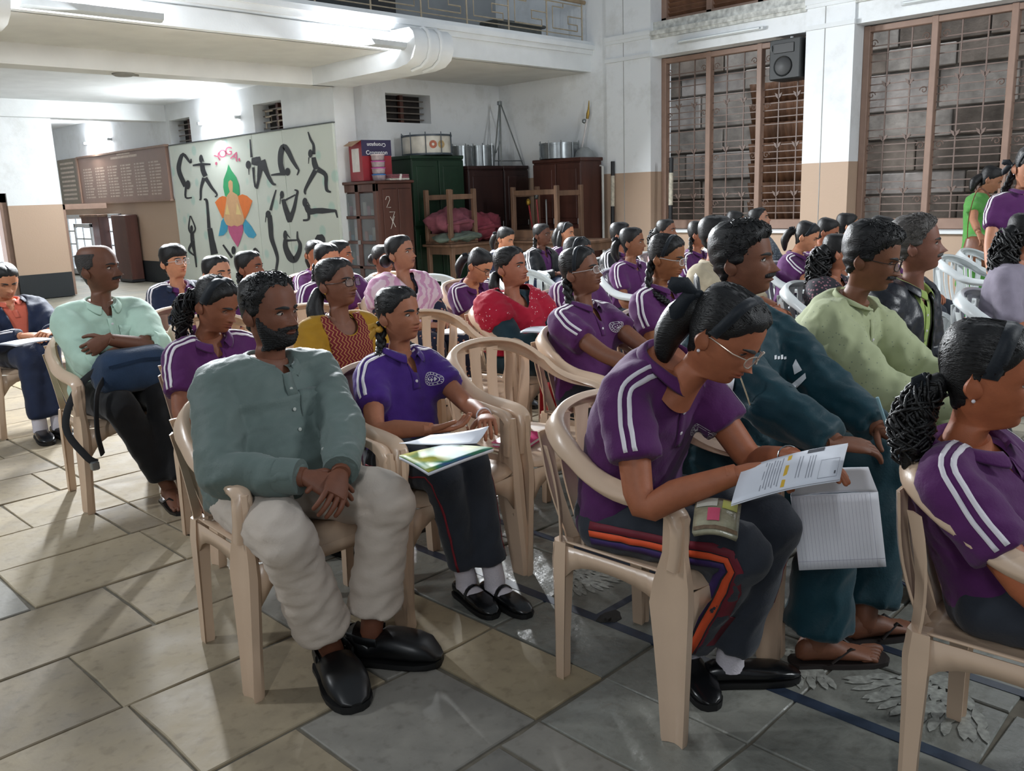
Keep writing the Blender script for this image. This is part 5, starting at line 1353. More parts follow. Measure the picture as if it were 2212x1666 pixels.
        mb.tube([(-.008, .106, .113), (0, .109, .115), (.008, .106, .113)], .0017, 6)
        g = obj('spectacles', mb.xf(s.H), m, s.root); obj('lens', ln.xf(s.H), M_LENS, g, smooth=False)
    # ------------------------------------------------ clothes
    def job(s, name, mb, m, vox=None, it=4, wr=.004, wf=26, seed=1, cut=None, post=(), th=0, fold_=0.0, parent=None):
        vox = vox or (.0105 if s.dist < 3.4 else .0125 if s.dist < 5.2 else .017)
        me = mb.mesh('tmp'); o = bpy.data.objects.new('tmp', me); COL.objects.link(o)
        r = o.modifiers.new('r', 'REMESH'); r.mode = 'VOXEL'; r.voxel_size = vox
        JOBS.append(dict(p=s, name=name, o=o, m=m, it=it, wr=wr, wf=wf, seed=seed, cut=cut, post=post, th=th, fold=fold_, oct=.12 if name == 'trousers' else .45))
    def top_mb(s, sleeve, grow=.012, hem_t=-.12, ease=1.0, lower=None, wid=1.0):
        """SLEEVE: 0 none, ~.55 short, 1.55 elbow..2 wrist, measured in arm segments"""
        mb = MB(); mb.loft(s.torso_rings(grow, t0=hem_t, t1=1.0, wid=wid))
        k = s.s; s.slv = sleeve; s.sl_end = {}
        for sd in (1, -1):
            S, E, T = s.S[sd], s.E[sd], s.Wr[sd]
            a0 = s.spine(.915) + s.right(.9) * (.055 * k * sd)
            path = [a0, S]; rr = [.054 * k + grow - .013, .062 * k + grow - .013]
            b = (.5 + .5 * s.bw) * ease
            for q, r in ((.25, .062), (.5, .060), (.75, .057), (1.0, .054), (1.2, .053), (1.5, .047), (1.8, .041), (1.94, .038)):
                if q < sleeve - .02: path.append(S.lerp(E, q) if q <= 1 else E.lerp(T, q - 1)); rr.append(r * k * b + (.006 if sleeve < 1.2 else .004) + max(0, grow - .026))
            q = sleeve; e = S.lerp(E, q) if q <= 1 else E.lerp(T, q - 1)
            path.append(e); rr.append((np.interp(q, [.5, 1, 2], [.0655, .059, .040])) * k * b + .004)
            s.sl_end[sd] = (e, rr[-1])
            P = cat_rom(path, 3); n = len(P); rad = np.interp(np.linspace(0, 1, n), np.linspace(0, 1, len(rr)), rr)
            mb.tube(P, list(rad), 16)
        return mb
    def legs_mb(s, grow=.012, hem=.90, wide=1.0, hemw=1.0, pelvis=True):
        mb = MB(); k = s.s
        if pelvis:
            mb.loft(s.torso_rings(grow + .004, t0=-.2, t1=.13))
            if not s.stand: mb.ball(s.P0 + Vector((0, .03, -.012)), (.178 * k * s.bw, .15 * k, .098 * k), 16, 10)
        for sd in (1, -1):
            H, K, A = s.hip[sd], s.knee[sd], s.ank[sd]; e = K.lerp(A, hem)
            sh = (A - K).normalized()
            path = [H + (H - K).normalized() * .05, H, H.lerp(K, .35), H.lerp(K, .7), H.lerp(K, .93) , K + Vector((0, .012, -.012)) if not s.stand else K, K.lerp(A, .16), K.lerp(A, .45), K.lerp(A, .7), e]
            rr = np.array([.082, .096, .088, .077, .071, .067, .064, .060 * wide, .057 * wide * (.5 + .5 * hemw), .058 * wide * hemw]) * k * (.6 + .4 * s.bw) + grow - .006
            P = cat_rom(path, 3); n = len(P)
            mb.tube(P, list(np.interp(np.linspace(0, 1, n), np.linspace(0, 1, len(rr)), rr)), 16, up=(1, 0, 0))
        return mb
    def trousers(s, m, hem=.90, wide=1.0, hemw=1.0, wr=.0035, post=(), seed=3, grow=.012):
        s.job('trousers', s.legs_mb(grow, hem, wide, hemw), m, it=3, wr=wr, wf=17, seed=seed, post=post, fold_=wr * 1.1); return s
    # decals laid on finished cloth
    def hit(s, bv, o, d, lift=.002):
        h = bv.ray_cast(o, d)
        return None if h[0] is None else h[0] - d.normalized() * lift
    def strip(s, bv, cen, dirs, wids, w, m, name, lift=.0022, par=None):
        A = []; B = []
        for c, d, e in zip(cen, dirs, wids):
            a = s.hit(bv, c + e * w / 2 + d * .25, -d, lift); b = s.hit(bv, c - e * w / 2 + d * .25, -d, lift)
            if a is None or b is None or (a - c).length > .16 or (b - c).length > .16: continue
            A.append(a); B.append(b)
        if len(A) < 2: return
        n = len(A); o = obj(name, MB().add(A + B, [(i, i + 1, n + i + 1, n + i) for i in range(n - 1)]), m, par or s.root, angle=None)
        sm = o.modifiers.new('s', 'SOLIDIFY'); sm.thickness = .0018; sm.offset = 0
    def sleeve_stripes(s, m=None, offs=(-.011, .011), w=.0105, sides=(1, -1), y0=-.016):
        m = m or M_STRIPE
        def post(o, bv):
            for sd in sides:
                S, E, T = s.S[sd], s.E[sd], s.Wr[sd]; end = s.slv
                t = s.tan(.9); r = s.right(.9) * sd; f = t.cross(s.right(.9))
                n0 = s.spine(.985) + r * .05 * s.s
                A_ = (E - S).normalized(); dA = r * .85 + t * .5 - f * .10; dA = (dA - A_ * dA.dot(A_)).normalized()
                ctrl = [(n0, t + r * .05), (n0.lerp(S, .55), t + r * .3), (S + A_ * .012, t * .75 + r * .7), (S.lerp(E, .3), dA), (S.lerp(E, min(1, end) - .03 if end < 1.2 else .6), dA)]
                if end > 1.2:
                    B_ = (T - E).normalized(); dB = r * .85 + t * .5 - f * .15; dB = (dB - B_ * dB.dot(B_)).normalized()
                    ctrl += [(E, dA + dB), (E.lerp(T, .4), dB), (E.lerp(T, end - 1.04), dB)]
                Pc = cat_rom([c for c, d in ctrl], 5); Pd = cat_rom([d.normalized() for c, d in ctrl], 5); n_ = len(Pc)
                for off in offs:
                    cen, dirs, wd = [], [], []
                    for k in range(n_):
                        ax = (Pc[min(k + 1, n_ - 1)] - Pc[max(k - 1, 0)]).normalized(); d = (Pd[k] - ax * Pd[k].dot(ax)).normalized(); e = ax.cross(d).normalized() * sd
                        cen.append(Pc[k] + e * (off + y0)); dirs.append(d); wd.append(e)
                    s.strip(bv, cen, dirs, wd, w * s.s ** .3, m, 'sleeve_stripe')
        return post
    def emblem(s, x=-.080, t=.70, r=.0245, m=None):
        m = m or M_STRIPE
        def post(o, bv):
            T = s.tan(t); rt = s.right(t); f = T.cross(rt); c = s.spine(t) + rt * x * s.s
            P = lambda a, b: s.hit(bv, c + rt * a + T * b + f * .35, -f, .0022)
            mb = MB()
            def ring(r0, r1, n=22):
                o_ = [P(r1 * math.cos(k * 2 * math.pi / n), r1 * math.sin(k * 2 * math.pi / n)) for k in range(n)]; i_ = [P(r0 * math.cos(k * 2 * math.pi / n), r0 * math.sin(k * 2 * math.pi / n)) for k in range(n)]
                if any(p is None for p in o_ + i_): return
                mb.add(o_ + i_, [(k, (k + 1) % n, n + (k + 1) % n, n + k) for k in range(n)])
            def poly(pts):
                q = [P(a, b) for a, b in pts]
                if all(p is not None for p in q): mb.add(q, [tuple(range(len(q)))])
            ring(r * .93, r); ring(r * .58, r * .66)
            for k in range(15):
                a = k * 2 * math.pi / 15
                poly([(r * q * math.cos(a + da), r * q * math.sin(a + da)) for q, da in ((.72, -.09), (.87, -.07), (.87, .08), (.72, .05))])
            poly([(0, -r * .48), (r * .16, -r * .1), (0, r * .1), (-r * .16, -r * .1)])
            for sg in (-1, 1):
                poly([(sg * r * .2, -r * .42), (sg * r * .46, -r * .05), (sg * r * .36, r * .3), (sg * r * .22, 0)]); poly([(sg * r * .06, r * .16), (sg * r * .22, r * .22), (sg * r * .12, r * .42)])
            if mb.v: obj('emblem', mb, m, s.root, smooth=False)
        return post
    def placket(s, m, t0=.62, t1=.94, w=.030, nb=2, mbut=None, x=0.0, name='placket'):
        def post(o, bv):
            cen, dirs, wd = [], [], []
            for k in range(12):
                t = lerp(t1, t0, k / 11); T = s.tan(t); rt = s.right(t); f = T.cross(rt); cen.append(s.spine(t) + rt * x); dirs.append(f); wd.append(rt)
            s.strip(bv, cen, dirs, wd, w, m, name, .0028)
            for k in range(nb):
                t = lerp(t1 - .04, t0 + .03, (k + .5) / nb); T = s.tan(t); rt = s.right(t); f = T.cross(rt)
                p = s.hit(bv, s.spine(t) + rt * x + f * .35, -f, .0045)
                if p is not None: obj('button', MB().lathe(p, [(.0055, -.002), (.006, 0), (.0045, .0016)], 10, axis=f), mbut or M_STRIPE, s.root)
        return post
    def pocket(s, m, x=-.075, t=.66, w=.10, h=.12):
        def post(o, bv):
            T = s.tan(t); rt = s.right(t); f = T.cross(rt); c = s.spine(t) + rt * x; n = 7; V = []
            q0 = s.hit(bv, s.spine(t) + rt * x * .6 + f * .35, -f, .003)
            if q0 is None: return
            y0 = (q0 - c).dot(f)
            for j in range(n):
                for i in range(n):
                    p = s.hit(bv, c + rt * w * (i / (n - 1) - .5) + T * h * (.5 - j / (n - 1)) + f * .35, -f, .003)
                    if p is None: return
                    ex = (p - c).dot(f) - y0
                    if ex > .012: p = p - f * (ex - .012)
                    V.append(p)
            o = obj('pocket', MB().add(V, [(j * n + i, j * n + i + 1, (j + 1) * n + i + 1, (j + 1) * n + i) for j in range(n - 1) for i in range(n - 1)]), m, s.root, angle=None)
            sm = o.modifiers.new('s', 'SOLIDIFY'); sm.thickness = .004; sm.offset = 0
        return post
    def leg_stripes(s, specs, sides=(1, -1)):
        """coloured side tapes: (offset, width, material)"""
        def post(o, bv):
            for sd in sides:
                H, K, A = s.hip[sd], s.knee[sd], s.ank[sd]
                for off, w, m in specs:
                    cen, dirs, wd = [], [], []
                    for k in range(24):
                        q = k / 23 * 1.84 + .0; c = H.lerp(K, q) if q <= 1 else K.lerp(A, q - 1)
                        a1, a2 = (K - H).normalized(), (A - K).normalized(); bl = min(1, max(0, (q - .82) / .36)); ax = (a1 * (1 - bl) + a2 * bl).normalized()
                        d = Vector((sd, 0, 0)) + (Vector((0, 0, -.12)) if q < 1 else Vector((0, -.08, 0))); d = (d - ax * d.dot(ax)).normalized(); e = ax.cross(d).normalized()
                        cen.append(c + e * (off - .034 * bl) * sd); dirs.append(d); wd.append(e)
                    s.strip(bv, cen, dirs, wd, w, m, 'side_stripe')
        return post
    def collar(s, m, h=.028, pt=.045, open_=18, flare=.024, r0=None):
        t = 1.0; T = (s.tan(1.0) + Vector((0, -.05, .35))).normalized(); rt = s.right(1); rt = (rt - T * rt.dot(T)).normalized(); f = T.cross(rt); c = s.spine(.985) + f * .006 + T * .016
        r = r0 or .062 * s.s ** .7
        N = 29; a_, b_, c_ = [], [], []
        for k in range(N):
            ph = lerp(R(open_), R(360 - open_), k / (N - 1)); fw = max(0, math.cos(ph)) ** 2; bw_ = max(0, -math.cos(ph))
            d = rt * math.sin(ph) + f * (math.cos(ph) * 1.02)
            a_.append(c - T * (.018 + .03 * fw) + d * (r + .003 + .010 * fw)); b_.append(c + T * (h * (.75 + .35 * bw_) - .018 * fw) + d * (r + .006 + .012 * fw))
            c_.append(c - T * (.008 + pt * fw) + d * (r + flare + .006 + .020 * fw))
        mb = MB().add(a_ + b_ + c_, [(i, i + 1, N + i + 1, N + i) for i in range(N - 1)] + [(N + i, N + i + 1, 2 * N + i + 1, 2 * N + i) for i in range(N - 1)])
        o = obj('collar', mb, m, s.root, angle=None); sm = o.modifiers.new('s', 'SOLIDIFY'); sm.thickness = .0035; sm.offset = 0
        bv = o.modifiers.new('b', 'SUBSURF'); bv.levels = 1; bv.render_levels = 1
    def cuff(s, sd, m, w=.05, name='cuff'):
        e, r = s.sl_end[sd]; ax = (s.Wr[sd] - s.E[sd]).normalized() if s.slv > 1 else (s.E[sd] - s.S[sd]).normalized()
        obj(name, MB().tube([e - ax * w, e - ax * w * .5, e + ax * .004], [r + .004, r + .003, r + .002], 18), m, s.root)
    def neck_cut(s, kind='v', depth=.10, half=.03):
        """remove cloth over the throat: V for a polo, scoop for a kurta"""
        def cut(V):
            T = np.array(s.tan(.95)); rt = np.array(s.right(.95)); f = np.cross(T, rt); c = np.array(s.spine(.99))
            d = V - c; a = d @ rt; b = d @ T; y = d @ f
            if kind == 'v': return (y > .0) & (b > -depth) & (np.abs(a) < half * (b + depth) / depth)
            return (y > -.02) & ((a / half) ** 2 + (np.minimum(b, 0) / depth) ** 2 < 1) & (b > -depth)
        return cut
    def polo(s, m=None, emb=True, sleeve=.62, stripes=True, seed=2, wr=.0055, post=(), sides=(1, -1)):
        m = m or M_POLO
        mb = s.top_mb(sleeve, .014, ease=1.08)
        ps = [s.placket(m, nb=2 if s.dist < 4 else 0)]
        if stripes: ps.append(s.sleeve_stripes(sides=sides))
        if emb and s.dist < 5: ps.append(s.emblem())
        s.job('polo_shirt', mb, m, wr=wr, seed=seed, cut=s.neck_cut('v', .085, .026), post=ps + list(post), fold_=wr * .8)
        s.collar(m); return s
    def jacket(s, m, inner, seed=4, gap=.055, collar_in=True, stripes=True, grow=.026, sleeve=1.93, wr=.008, cm=None):
        s.job('inner_shirt', s.top_mb(.3, .012), inner, wr=.003, seed=seed, cut=s.neck_cut('v', .09, .03), post=[s.placket(inner, nb=2 if s.dist < 4 else 0)])
        if collar_in: s.collar(inner)
        mb = s.top_mb(sleeve, grow, ease=1.22)
        def cut(V):
            T = np.array(s.tan(.6)); rt = np.array(s.right(.6)); f = np.cross(T, rt); c = np.array(s.spine(.6)); d = V - c; a = d @ rt; b = d @ T; y = d @ f
            L = (s.Nb - s.P0).length
            up = b > .36 * L
            wdt = gap * (1 + np.clip(b / (.4 * L), -.6, .8) * .5)
            return ((y > .02) & (np.abs(a) < wdt)) | (up & (y > -.055) & (np.abs(a) < .062)) 
        ps = [s.sleeve_stripes(sides=(1,))] if stripes else []
        s.job('jacket', mb, m, wr=wr, wf=22, seed=seed, cut=cut, post=ps, th=.006, fold_=wr * .9)
        s.collar(cm or m, h=.03, pt=.06, open_=42, flare=.034, r0=.074 * s.s ** .7); return s
    def shoes(s, m=None, sock=True, strap=False, chunky=1.0, sockm=None):
        m = m or M_BLKSHOE
        for sd in (1, -1):
            A = s.ank[sd]; fd = s.footdir[sd]; sv = Vector((fd.y, -fd.x, 0)); k = s.s; b = Vector((A.x, A.y, A.z - .085)); rings = []; sole = []
            for a, w, h0, h1 in ((-.075, .016, .02, .05), (-.068, .030, .018, .066 * chunky), (-.045, .036, .018, .075 * chunky), (0, .037, .018, .070), (.045, .041, .018, .066 * chunky), (.09, .046, .018, .062 * chunky), (.14, .047, .018, .055 * chunky), (.175, .042, .018, .046 * chunky), (.20, .030, .018, .036), (.212, .012, .020, .028)):
                w *= chunky ** .6
                c = b + fd * a * k
                rings.append([c + sv * (w * k * math.copysign(abs(math.cos(q)) ** .75, math.cos(q))) + Vector((0, 0, lerp(h0, h1, .5 + .5 * math.copysign(abs(math.sin(q)) ** .7, math.sin(q))) * k)) for q in [i * .3927 for i in range(16)]])
                sole.append([c + sv * ((w + .003) * k * x) + Vector((0, 0, z)) for x, z in ((-.9, 0), (.9, 0), (1, .008), (1, .021 * k), (-1, .021 * k), (-1, .008))])
            sh = obj('shoe', MB().loft(rings), m, s.root); obj('sole', MB().loft(sole), M_SOLE, sh, angle=30)
            if strap:
                pts = [b + fd * .055 * k + sv * (.043 * k * math.cos(q)) + Vector((0, 0, (.035 + .05 * math.sin(q)) * k)) for q in np.linspace(0, math.pi, 9)]
                obj('strap', MB().tube(pts, [(.009, .003)] * 9, 6, up=(0, 0, 1)), m, sh)
            if sock:
                obj('sock', MB().tube([b + Vector((0, 0, .05)), A + Vector((0, 0, .0)), A + (s.knee[sd] - A).normalized() * .13], [.043 * k, .042 * k, .042 * k], 14), sockm or M_SOCK, s.root)
                if strap: obj('sock_foot', MB().loft([[b + fd * a * k + sv * (w * k * math.cos(q)) + Vector((0, 0, (h * (.5 + .5 * math.sin(q)) + .02) * k)) for q in [i * .5236 for i in range(12)]] for a, w, h in ((-.03, .034, .07), (.02, .038, .068), (.07, .042, .052), (.095, .04, .036))]), sockm or M_SOCK, s.root)
        return s
    def sandals(s, m=None):
        for sd in (1, -1):
            A = s.ank[sd]; fd = s.footdir[sd]; sv = Vector((fd.y, -fd.x, 0)); k = s.s; b = Vector((A.x, A.y, A.z - .085))
            rings = [[b + fd * a * k + sv * (w * k * x) + Vector((0, 0, z)) for x, z in ((-1, 0), (1, 0), (1, .013), (-1, .013))] for a, w in ((-.075, .02), (-.06, .036), (0, .038), (.08, .047), (.15, .05), (.195, .038), (.21, .015))]
            so = obj('sandal', MB().loft(rings), m or mat('sandal_dark', '#241d1b', .6, .2), s.root, angle=30)
            mb = MB()
            for e in (-1, 1): mb.tube([b + fd * .135 * k + sv * (-sd * .017) * k + Vector((0, 0, .02)), b + fd * .09 * k + sv * e * .03 * k + Vector((0, 0, .056 * k)), b + fd * .03 * k + sv * e * .042 * k + Vector((0, 0, .02))], [(.006, .003)] * 3, 6)
            obj('strap', mb, m or mat('sandal_dark', '#241d1b', .6), so)
        return s
    def ring(s, c, ax, r, t, m, name):
        ax = Vector(ax).normalized(); u = ax.orthogonal().normalized(); w = ax.cross(u)
        obj(name, MB().tube([Vector(c) + u * r * math.cos(q) + w * r * math.sin(q) for q in [k * .3927 for k in range(16)]], t, 6, closed=True), m, s.root)
    def wristlet(s, sd, m, name='bangle', q=.9, t=.003):
        s.ring(s.E[sd].lerp(s.Wr[sd], q), s.Wr[sd] - s.E[sd], .030 * s.s * (.5 + .5 * s.bw), t, m, name)
    def earring(s, sd, m=None): obj('earring', MB().ball(s.H @ Vector((sd * .083, -.016, .066)), .0045 * s.hs, 8, 6), m or M_GOLD, s.root)

def run_jobs():
    bpy.context.view_layer.update()
    dg = bpy.context.evaluated_depsgraph_get()
    for j in JOBS:
        s = j['p']; me = bpy.data.meshes.new_from_object(j['o'].evaluated_get(dg))
        n = len(me.vertices); V = np.empty(n * 3); me.vertices.foreach_get('co', V); V = V.reshape(-1, 3)
        nf = len(me.polygons); lt = np.empty(nf, int); me.polygons.foreach_get('loop_total', lt); li = np.empty(len(me.loops), int); me.loops.foreach_get('vertex_index', li)
        if (lt == 4).all(): F = li.reshape(-1, 4)
        else:
            ls = np.empty(nf, int); me.polygons.foreach_get('loop_start', ls); F = np.stack([li[ls + np.minimum(k, lt - 1)] for k in range(4)], 1)
        bpy.data.meshes.remove(me)
        V = smooth_v(V, F, j['it'])
        N = normals(V, F)
        if j['wr']:
            d = j['wr'] * (wav(V, j['seed'], j['wf']) * .5)
            if j['fold']: d = d + j['fold'] * (np.clip(fold(V * np.array([.8, 1, 1.9]), j['seed'] + 1, j['wf'] * 1.1), -.2, 1) + j['oct'] * np.clip(fold(V * np.array([1, 1.3, 1]), j['seed'] + 5, j['wf'] * 2.1), 0, 1))
            V = V + N * d[:, None]; V = smooth_v(V, F, 1, .4)
        if j['cut'] is not None:
            bad = j['cut'](V[F].mean(1)); F = F[~bad]; used = np.unique(F); mp = -np.ones(len(V), int); mp[used] = np.arange(len(used)); V = V[used]; F = mp[F]; V = smooth_edge(V, F)
        o = obj(j['name'], quad_mesh(j['name'], V, F), j['m'], s.root, angle=None)
        if j['th']: sm = o.modifiers.new('s', 'SOLIDIFY'); sm.thickness = j['th']; sm.offset = -1
        if j['post']:
            bv = BVHTree.FromPolygons([Vector(v) for v in V], [tuple(f) for f in F.tolist()])
            for p in j['post']: p(o, bv)
        bpy.data.objects.remove(j['o'])
    JOBS.clear()
# ================================================================== who sits where
GRN = cloth('grey_green_shirt', '#5c6a66', .06, .1, .6); KHA = cloth('khaki_trousers', '#bdb1a5', .05, .12)
MINT = cloth('mint_shirt', '#a9c4b4', .05, .1); BLKT = cloth('black_trousers', '#111215', .15, .1)
TEAL = cloth('teal_tracksuit', '#0b343e', .12, .1, .55)
def dots_mat(name, base, dot, scale, thr=.16, dot2=None, mask=None):
    m, n, L, b = ngraph(name); tc = n.new('ShaderNodeTexCoord'); vo = n.new('ShaderNodeTexVoronoi'); vo.inputs['Scale'].default_value = scale
    vo.inputs['Randomness'].default_value = .55 if mask is None else 1
    L.new(tc.outputs['Object'], vo.inputs['Vector'])
    k = n.new('ShaderNodeMath'); k.operation = 'LESS_THAN'; k.inputs[1].default_value = thr; L.new(vo.outputs['Distance'], k.inputs[0])
    fac = k.outputs[0]
    if mask:
        no = n.new('ShaderNodeTexNoise'); no.inputs['Scale'].default_value = mask; L.new(tc.outputs['Object'], no.inputs['Vector'])
        g = n.new('ShaderNodeMath'); g.operation = 'GREATER_THAN'; g.inputs[1].default_value = .53; L.new(no.outputs['Fac'], g.inputs[0])
        q = n.new('ShaderNodeMath'); q.operation = 'MULTIPLY'; L.new(fac, q.inputs[0]); L.new(g.outputs[0], q.inputs[1]); fac = q.outputs[0]
    mx = n.new('ShaderNodeMixRGB'); mx.inputs[1].default_value = hx(base); mx.inputs[2].default_value = hx(dot); L.new(fac, mx.inputs[0]); L.new(mx.outputs[0], b.inputs['Base Color'])
    b.inputs['Roughness'].default_value = .8; b.inputs['Sheen Weight'].default_value = .1; b.inputs['Specular IOR Level'].default_value = .25
    return m
def stripes_mat(name, c1, c2, scale, axis='X', dist=0.0, zig=False, width=.5):
    m, n, L, b = ngraph(name); tc = n.new('ShaderNodeTexCoord'); w = n.new('ShaderNodeTexWave'); w.bands_direction = axis
    w.inputs['Scale'].default_value = scale; w.inputs['Distortion'].default_value = dist; w.inputs['Detail Scale'].default_value = 2.2
    src = tc.outputs['Object']
    if zig:
        sx = n.new('ShaderNodeSeparateXYZ'); L.new(src, sx.inputs[0])
        pp = n.new('ShaderNodeMath'); pp.operation = 'PINGPONG'; pp.inputs[1].default_value = .014; L.new(sx.outputs['Z'], pp.inputs[0])
        ad = n.new('ShaderNodeMath'); ad.operation = 'ADD'; L.new(sx.outputs['X'], ad.inputs[0]); L.new(pp.outputs[0], ad.inputs[1])
        cb = n.new('ShaderNodeCombineXYZ'); L.new(ad.outputs[0], cb.inputs[0]); src = cb.outputs[0]
    L.new(src, w.inputs['Vector']); r = n.new('ShaderNodeValToRGB'); r.color_ramp.interpolation = 'CONSTANT'; r.color_ramp.elements[0].color = hx(c1); r.color_ramp.elements[1].color = hx(c2); r.color_ramp.elements[1].position = width
    L.new(w.outputs['Fac'], r.inputs[0]); L.new(r.outputs[0], b.inputs['Base Color']); b.inputs['Roughness'].default_value = .8; b.inputs['Specular IOR Level'].default_value = .25
    return m
KURTA = dots_mat('lime_kurta', '#a3aa85', '#7c8670', 52, .13)
SKD, SKM, SKG, SKL = '#6f4531', '#9c6247', '#8b5842', '#be8261'

# --- second row: man in the grey-green shirt
p = Person('bearded man in a grey-green shirt and khaki trousers with folded hands', 1.34, 2.36, head=(585, 672), Y=2.46, foot={1: Vector((-.12, 1, 0)).normalized(), -1: Vector((-.75, .66, 0)).normalized()}, hs=.92, s_=1.03, bw=1.10, belly=.085, hy=16, hp=2, skin='#734734', beard=1, jaw=1.06, fat=1.03, nose=1.1,
           rh=(.105, .305, .635), lh=(.01, .335, .625), rfd=(-.62, .62, -.42), lfd=(.66, .6, -.42), rn=(.35, .55, .75), ln=(-.4, .5, .75), curl=(.35, .5), knees={1: (.205, .50), -1: (.13, .515)}, feet={1: (.06, .29), -1: (-.075, .30)}, rpole=(.85, -.35, -.5), lpole=(-1, -.35, -.25))
p.footdir = {1: Vector((0.3, 0.95, 0)).normalized(), -1: Vector((-0.6, 0.8, 0)).normalized()}
p.hair('receding'); p.beard_mesh(True, True)
mb = p.top_mb(1.93, .023, hem_t=-.2, ease=1.0)
p.job('shirt', mb, GRN, wr=.0075, wf=18, seed=6, cut=p.neck_cut('v', .05, .02), post=[p.placket(GRN, .02, .95, .036, 5, mat('pearl_button', '#b9bdb6', .3, 0)), p.pocket(GRN, x=-.07, w=.085, h=.10)], fold_=.009)
p.collar(GRN, pt=.055); p.cuff(1, GRN, .06); p.cuff(-1, GRN, .06)
p.trousers(KHA, hem=.80, wide=1.12, hemw=1.18, wr=.006, seed=9)
CLOG = mat('clog_rubber', '#0d0e10', .38, .15, 12)
def clogs(s):
    s.shoes(CLOG, sock=False, chunky=1.55)
    for sd in (1, -1):
        A = s.ank[sd]; fd = s.footdir[sd]; sv = Vector((fd.y, -fd.x, 0)); b = Vector((A.x, A.y, A.z - .085))
        pts = [b + fd * (.03 - .115 * math.sin(q)) + sv * (.054 * math.cos(q)) + Vector((0, 0, .085 + .01 * math.sin(q))) for q in np.linspace(0, math.pi, 11)]
        obj('heel_strap', MB().tube(pts, [(.004, .013)] * 11, 8, up=(0, 0, 1)), CLOG, s.root)
clogs(p); GM = p
# --- girl with plaits, violet shirt
p = Person('girl in a violet polo with looped plaits and yellow ribbon, beside the bearded man', 1.89, 2.37, head=(862, 679), Y=2.50, hs=.81, s_=.86, bw=.93, hy=14, hp=-2, skin='#a0674c', nose=.9,
           rh=(.13, .235, .645), lh=(-.075, .275, .65), rfd=(-.8, .55, .0), lfd=(.6, .7, .05), rn=(-.2, .2, -1), ln=(.1, .1, 1), curl=(.35, .6), knees={1: (.13, .50), -1: (.0, .51)}, feet={1: (.01, .23), -1: (-.05, .31)})
p.footdir = {1: Vector((0.2, 0.96, 0)).normalized(), -1: Vector((0.1, 1, 0)).normalized()}
p.hair('pulled'); p.braid(1, p.H @ Vector((.115, -.02, -.075)), .016); p.braid(-1, p.H @ Vector((-.105, -.02, -.08)), .016)
p.bow(p.H @ Vector((.085, -.05, .055)), .03, mat('yellow_ribbon', '#b98b2d', .6, .1)); p.earring(1)
p.polo(M_POLO2, seed=3); p.trousers(M_TRACK, hem=.86, post=[p.leg_stripes([(0, .006, mat('red_tape', '#7d1c2a', .7))])]); p.shoes(strap=True); p.wristlet(-1, M_STRIPE); PG = p
# --- girl with square glasses
p = Person('girl in a purple polo with clear square glasses and two plaits, looking up', 2.98, 2.40, head=(1255, 586), Y=2.57, hs=.89, s_=.93, bw=1.0, hy=16, hp=-9, skin='#794e3a', rh=(.11, .36, .63), lh=(-.06, .34, .64), lipc='#5a2f2b')
p.hair('pulled'); p.band(); p.glasses(M_FRAME_C); p.braid(1, p.spine(.75) + Vector((.10, .10, .02)), .019, p.H @ Vector((.078, -.05, -.05)))
p.braid(-1, p.spine(.78) + Vector((-.11, -.05, 0)), .019, p.H @ Vector((-.08, -.06, -.05))); p.polo(seed=4, wr=.005); p.trousers(M_TRACK); p.shoes(); p.wristlet(-1, M_BLACK, 'wrist_watch', .94, .007); GL = p
# --- girl with white-framed glasses looking down
p = Person('girl in a purple polo with white-rimmed glasses, looking down', 3.55, 2.40, head=(1440, 556), Y=2.50, hs=.90, s_=.92, bw=.97, hy=16, hp=11, skin='#915d3c', nose=1.05)
p.hair('pulled'); p.band(); p.glasses(mat('spectacle_white', '#c9c9c6', .25, 0)); p.braid(1, p.spine(.78) + Vector((.07, .11, .03)), .017, p.H @ Vector((.085, -.04, -.05))); p.braid(-1, p.spine(.72) + Vector((-.07, .11, 0)), .017)
p.polo(seed=5); p.trousers(M_TRACK); p.shoes()
# --- front row
def patch(s, name, pts, m, dirv, lift=.006):
    """flat sewn panel on finished cloth; pts are points in person space, seen along dirv"""
    def post(o, bv):
        n_ = 6; g_ = []
        for j in range(n_ + 1):
            for i in range(n_ + 1):
                v = pts[0].lerp(pts[1], i / n_).lerp(pts[3].lerp(pts[2], i / n_), j / n_); g_.append(s.hit(bv, v + dirv * .5, -dirv, lift))
        if all(v is not None for v in g_): obj(name, MB().add(g_, [(j * 7 + i, j * 7 + i + 1, j * 7 + i + 8, j * 7 + i + 7) for j in range(n_) for i in range(n_)]), m, s.root, angle=None)
    return post
def TK_PATCH(s):
    out = []; M_RF = mat('reflector_white', '#dfe2e6', .4, 0)
    quads = [('reflector', q) for q in ([(1545, 822), (1584, 818), (1580, 842), (1543, 838)], [(1543, 848), (1576, 856), (1570, 880), (1541, 872)], [(1712, 790), (1719, 775), (1733, 800), (1716, 810)], [(1705, 834), (1740, 805), (1742, 817), (1722, 838)])]
    quads += [('lettering', [(x, 768 + d), (x + 5, 767 + d), (x + 5, 776), (x, 777)]) for x, d in ((1673, 0), (1680, 2), (1687, -1), (1694, 3))]
    for nm, q in quads:
        v = [s.Mi @ on_diag(x, y, 3.75) for x, y in q]; out.append((nm, v, M_RF, (s.Mi @ Vector((0, 0, CH)) - v[0]).normalized()))
    return out
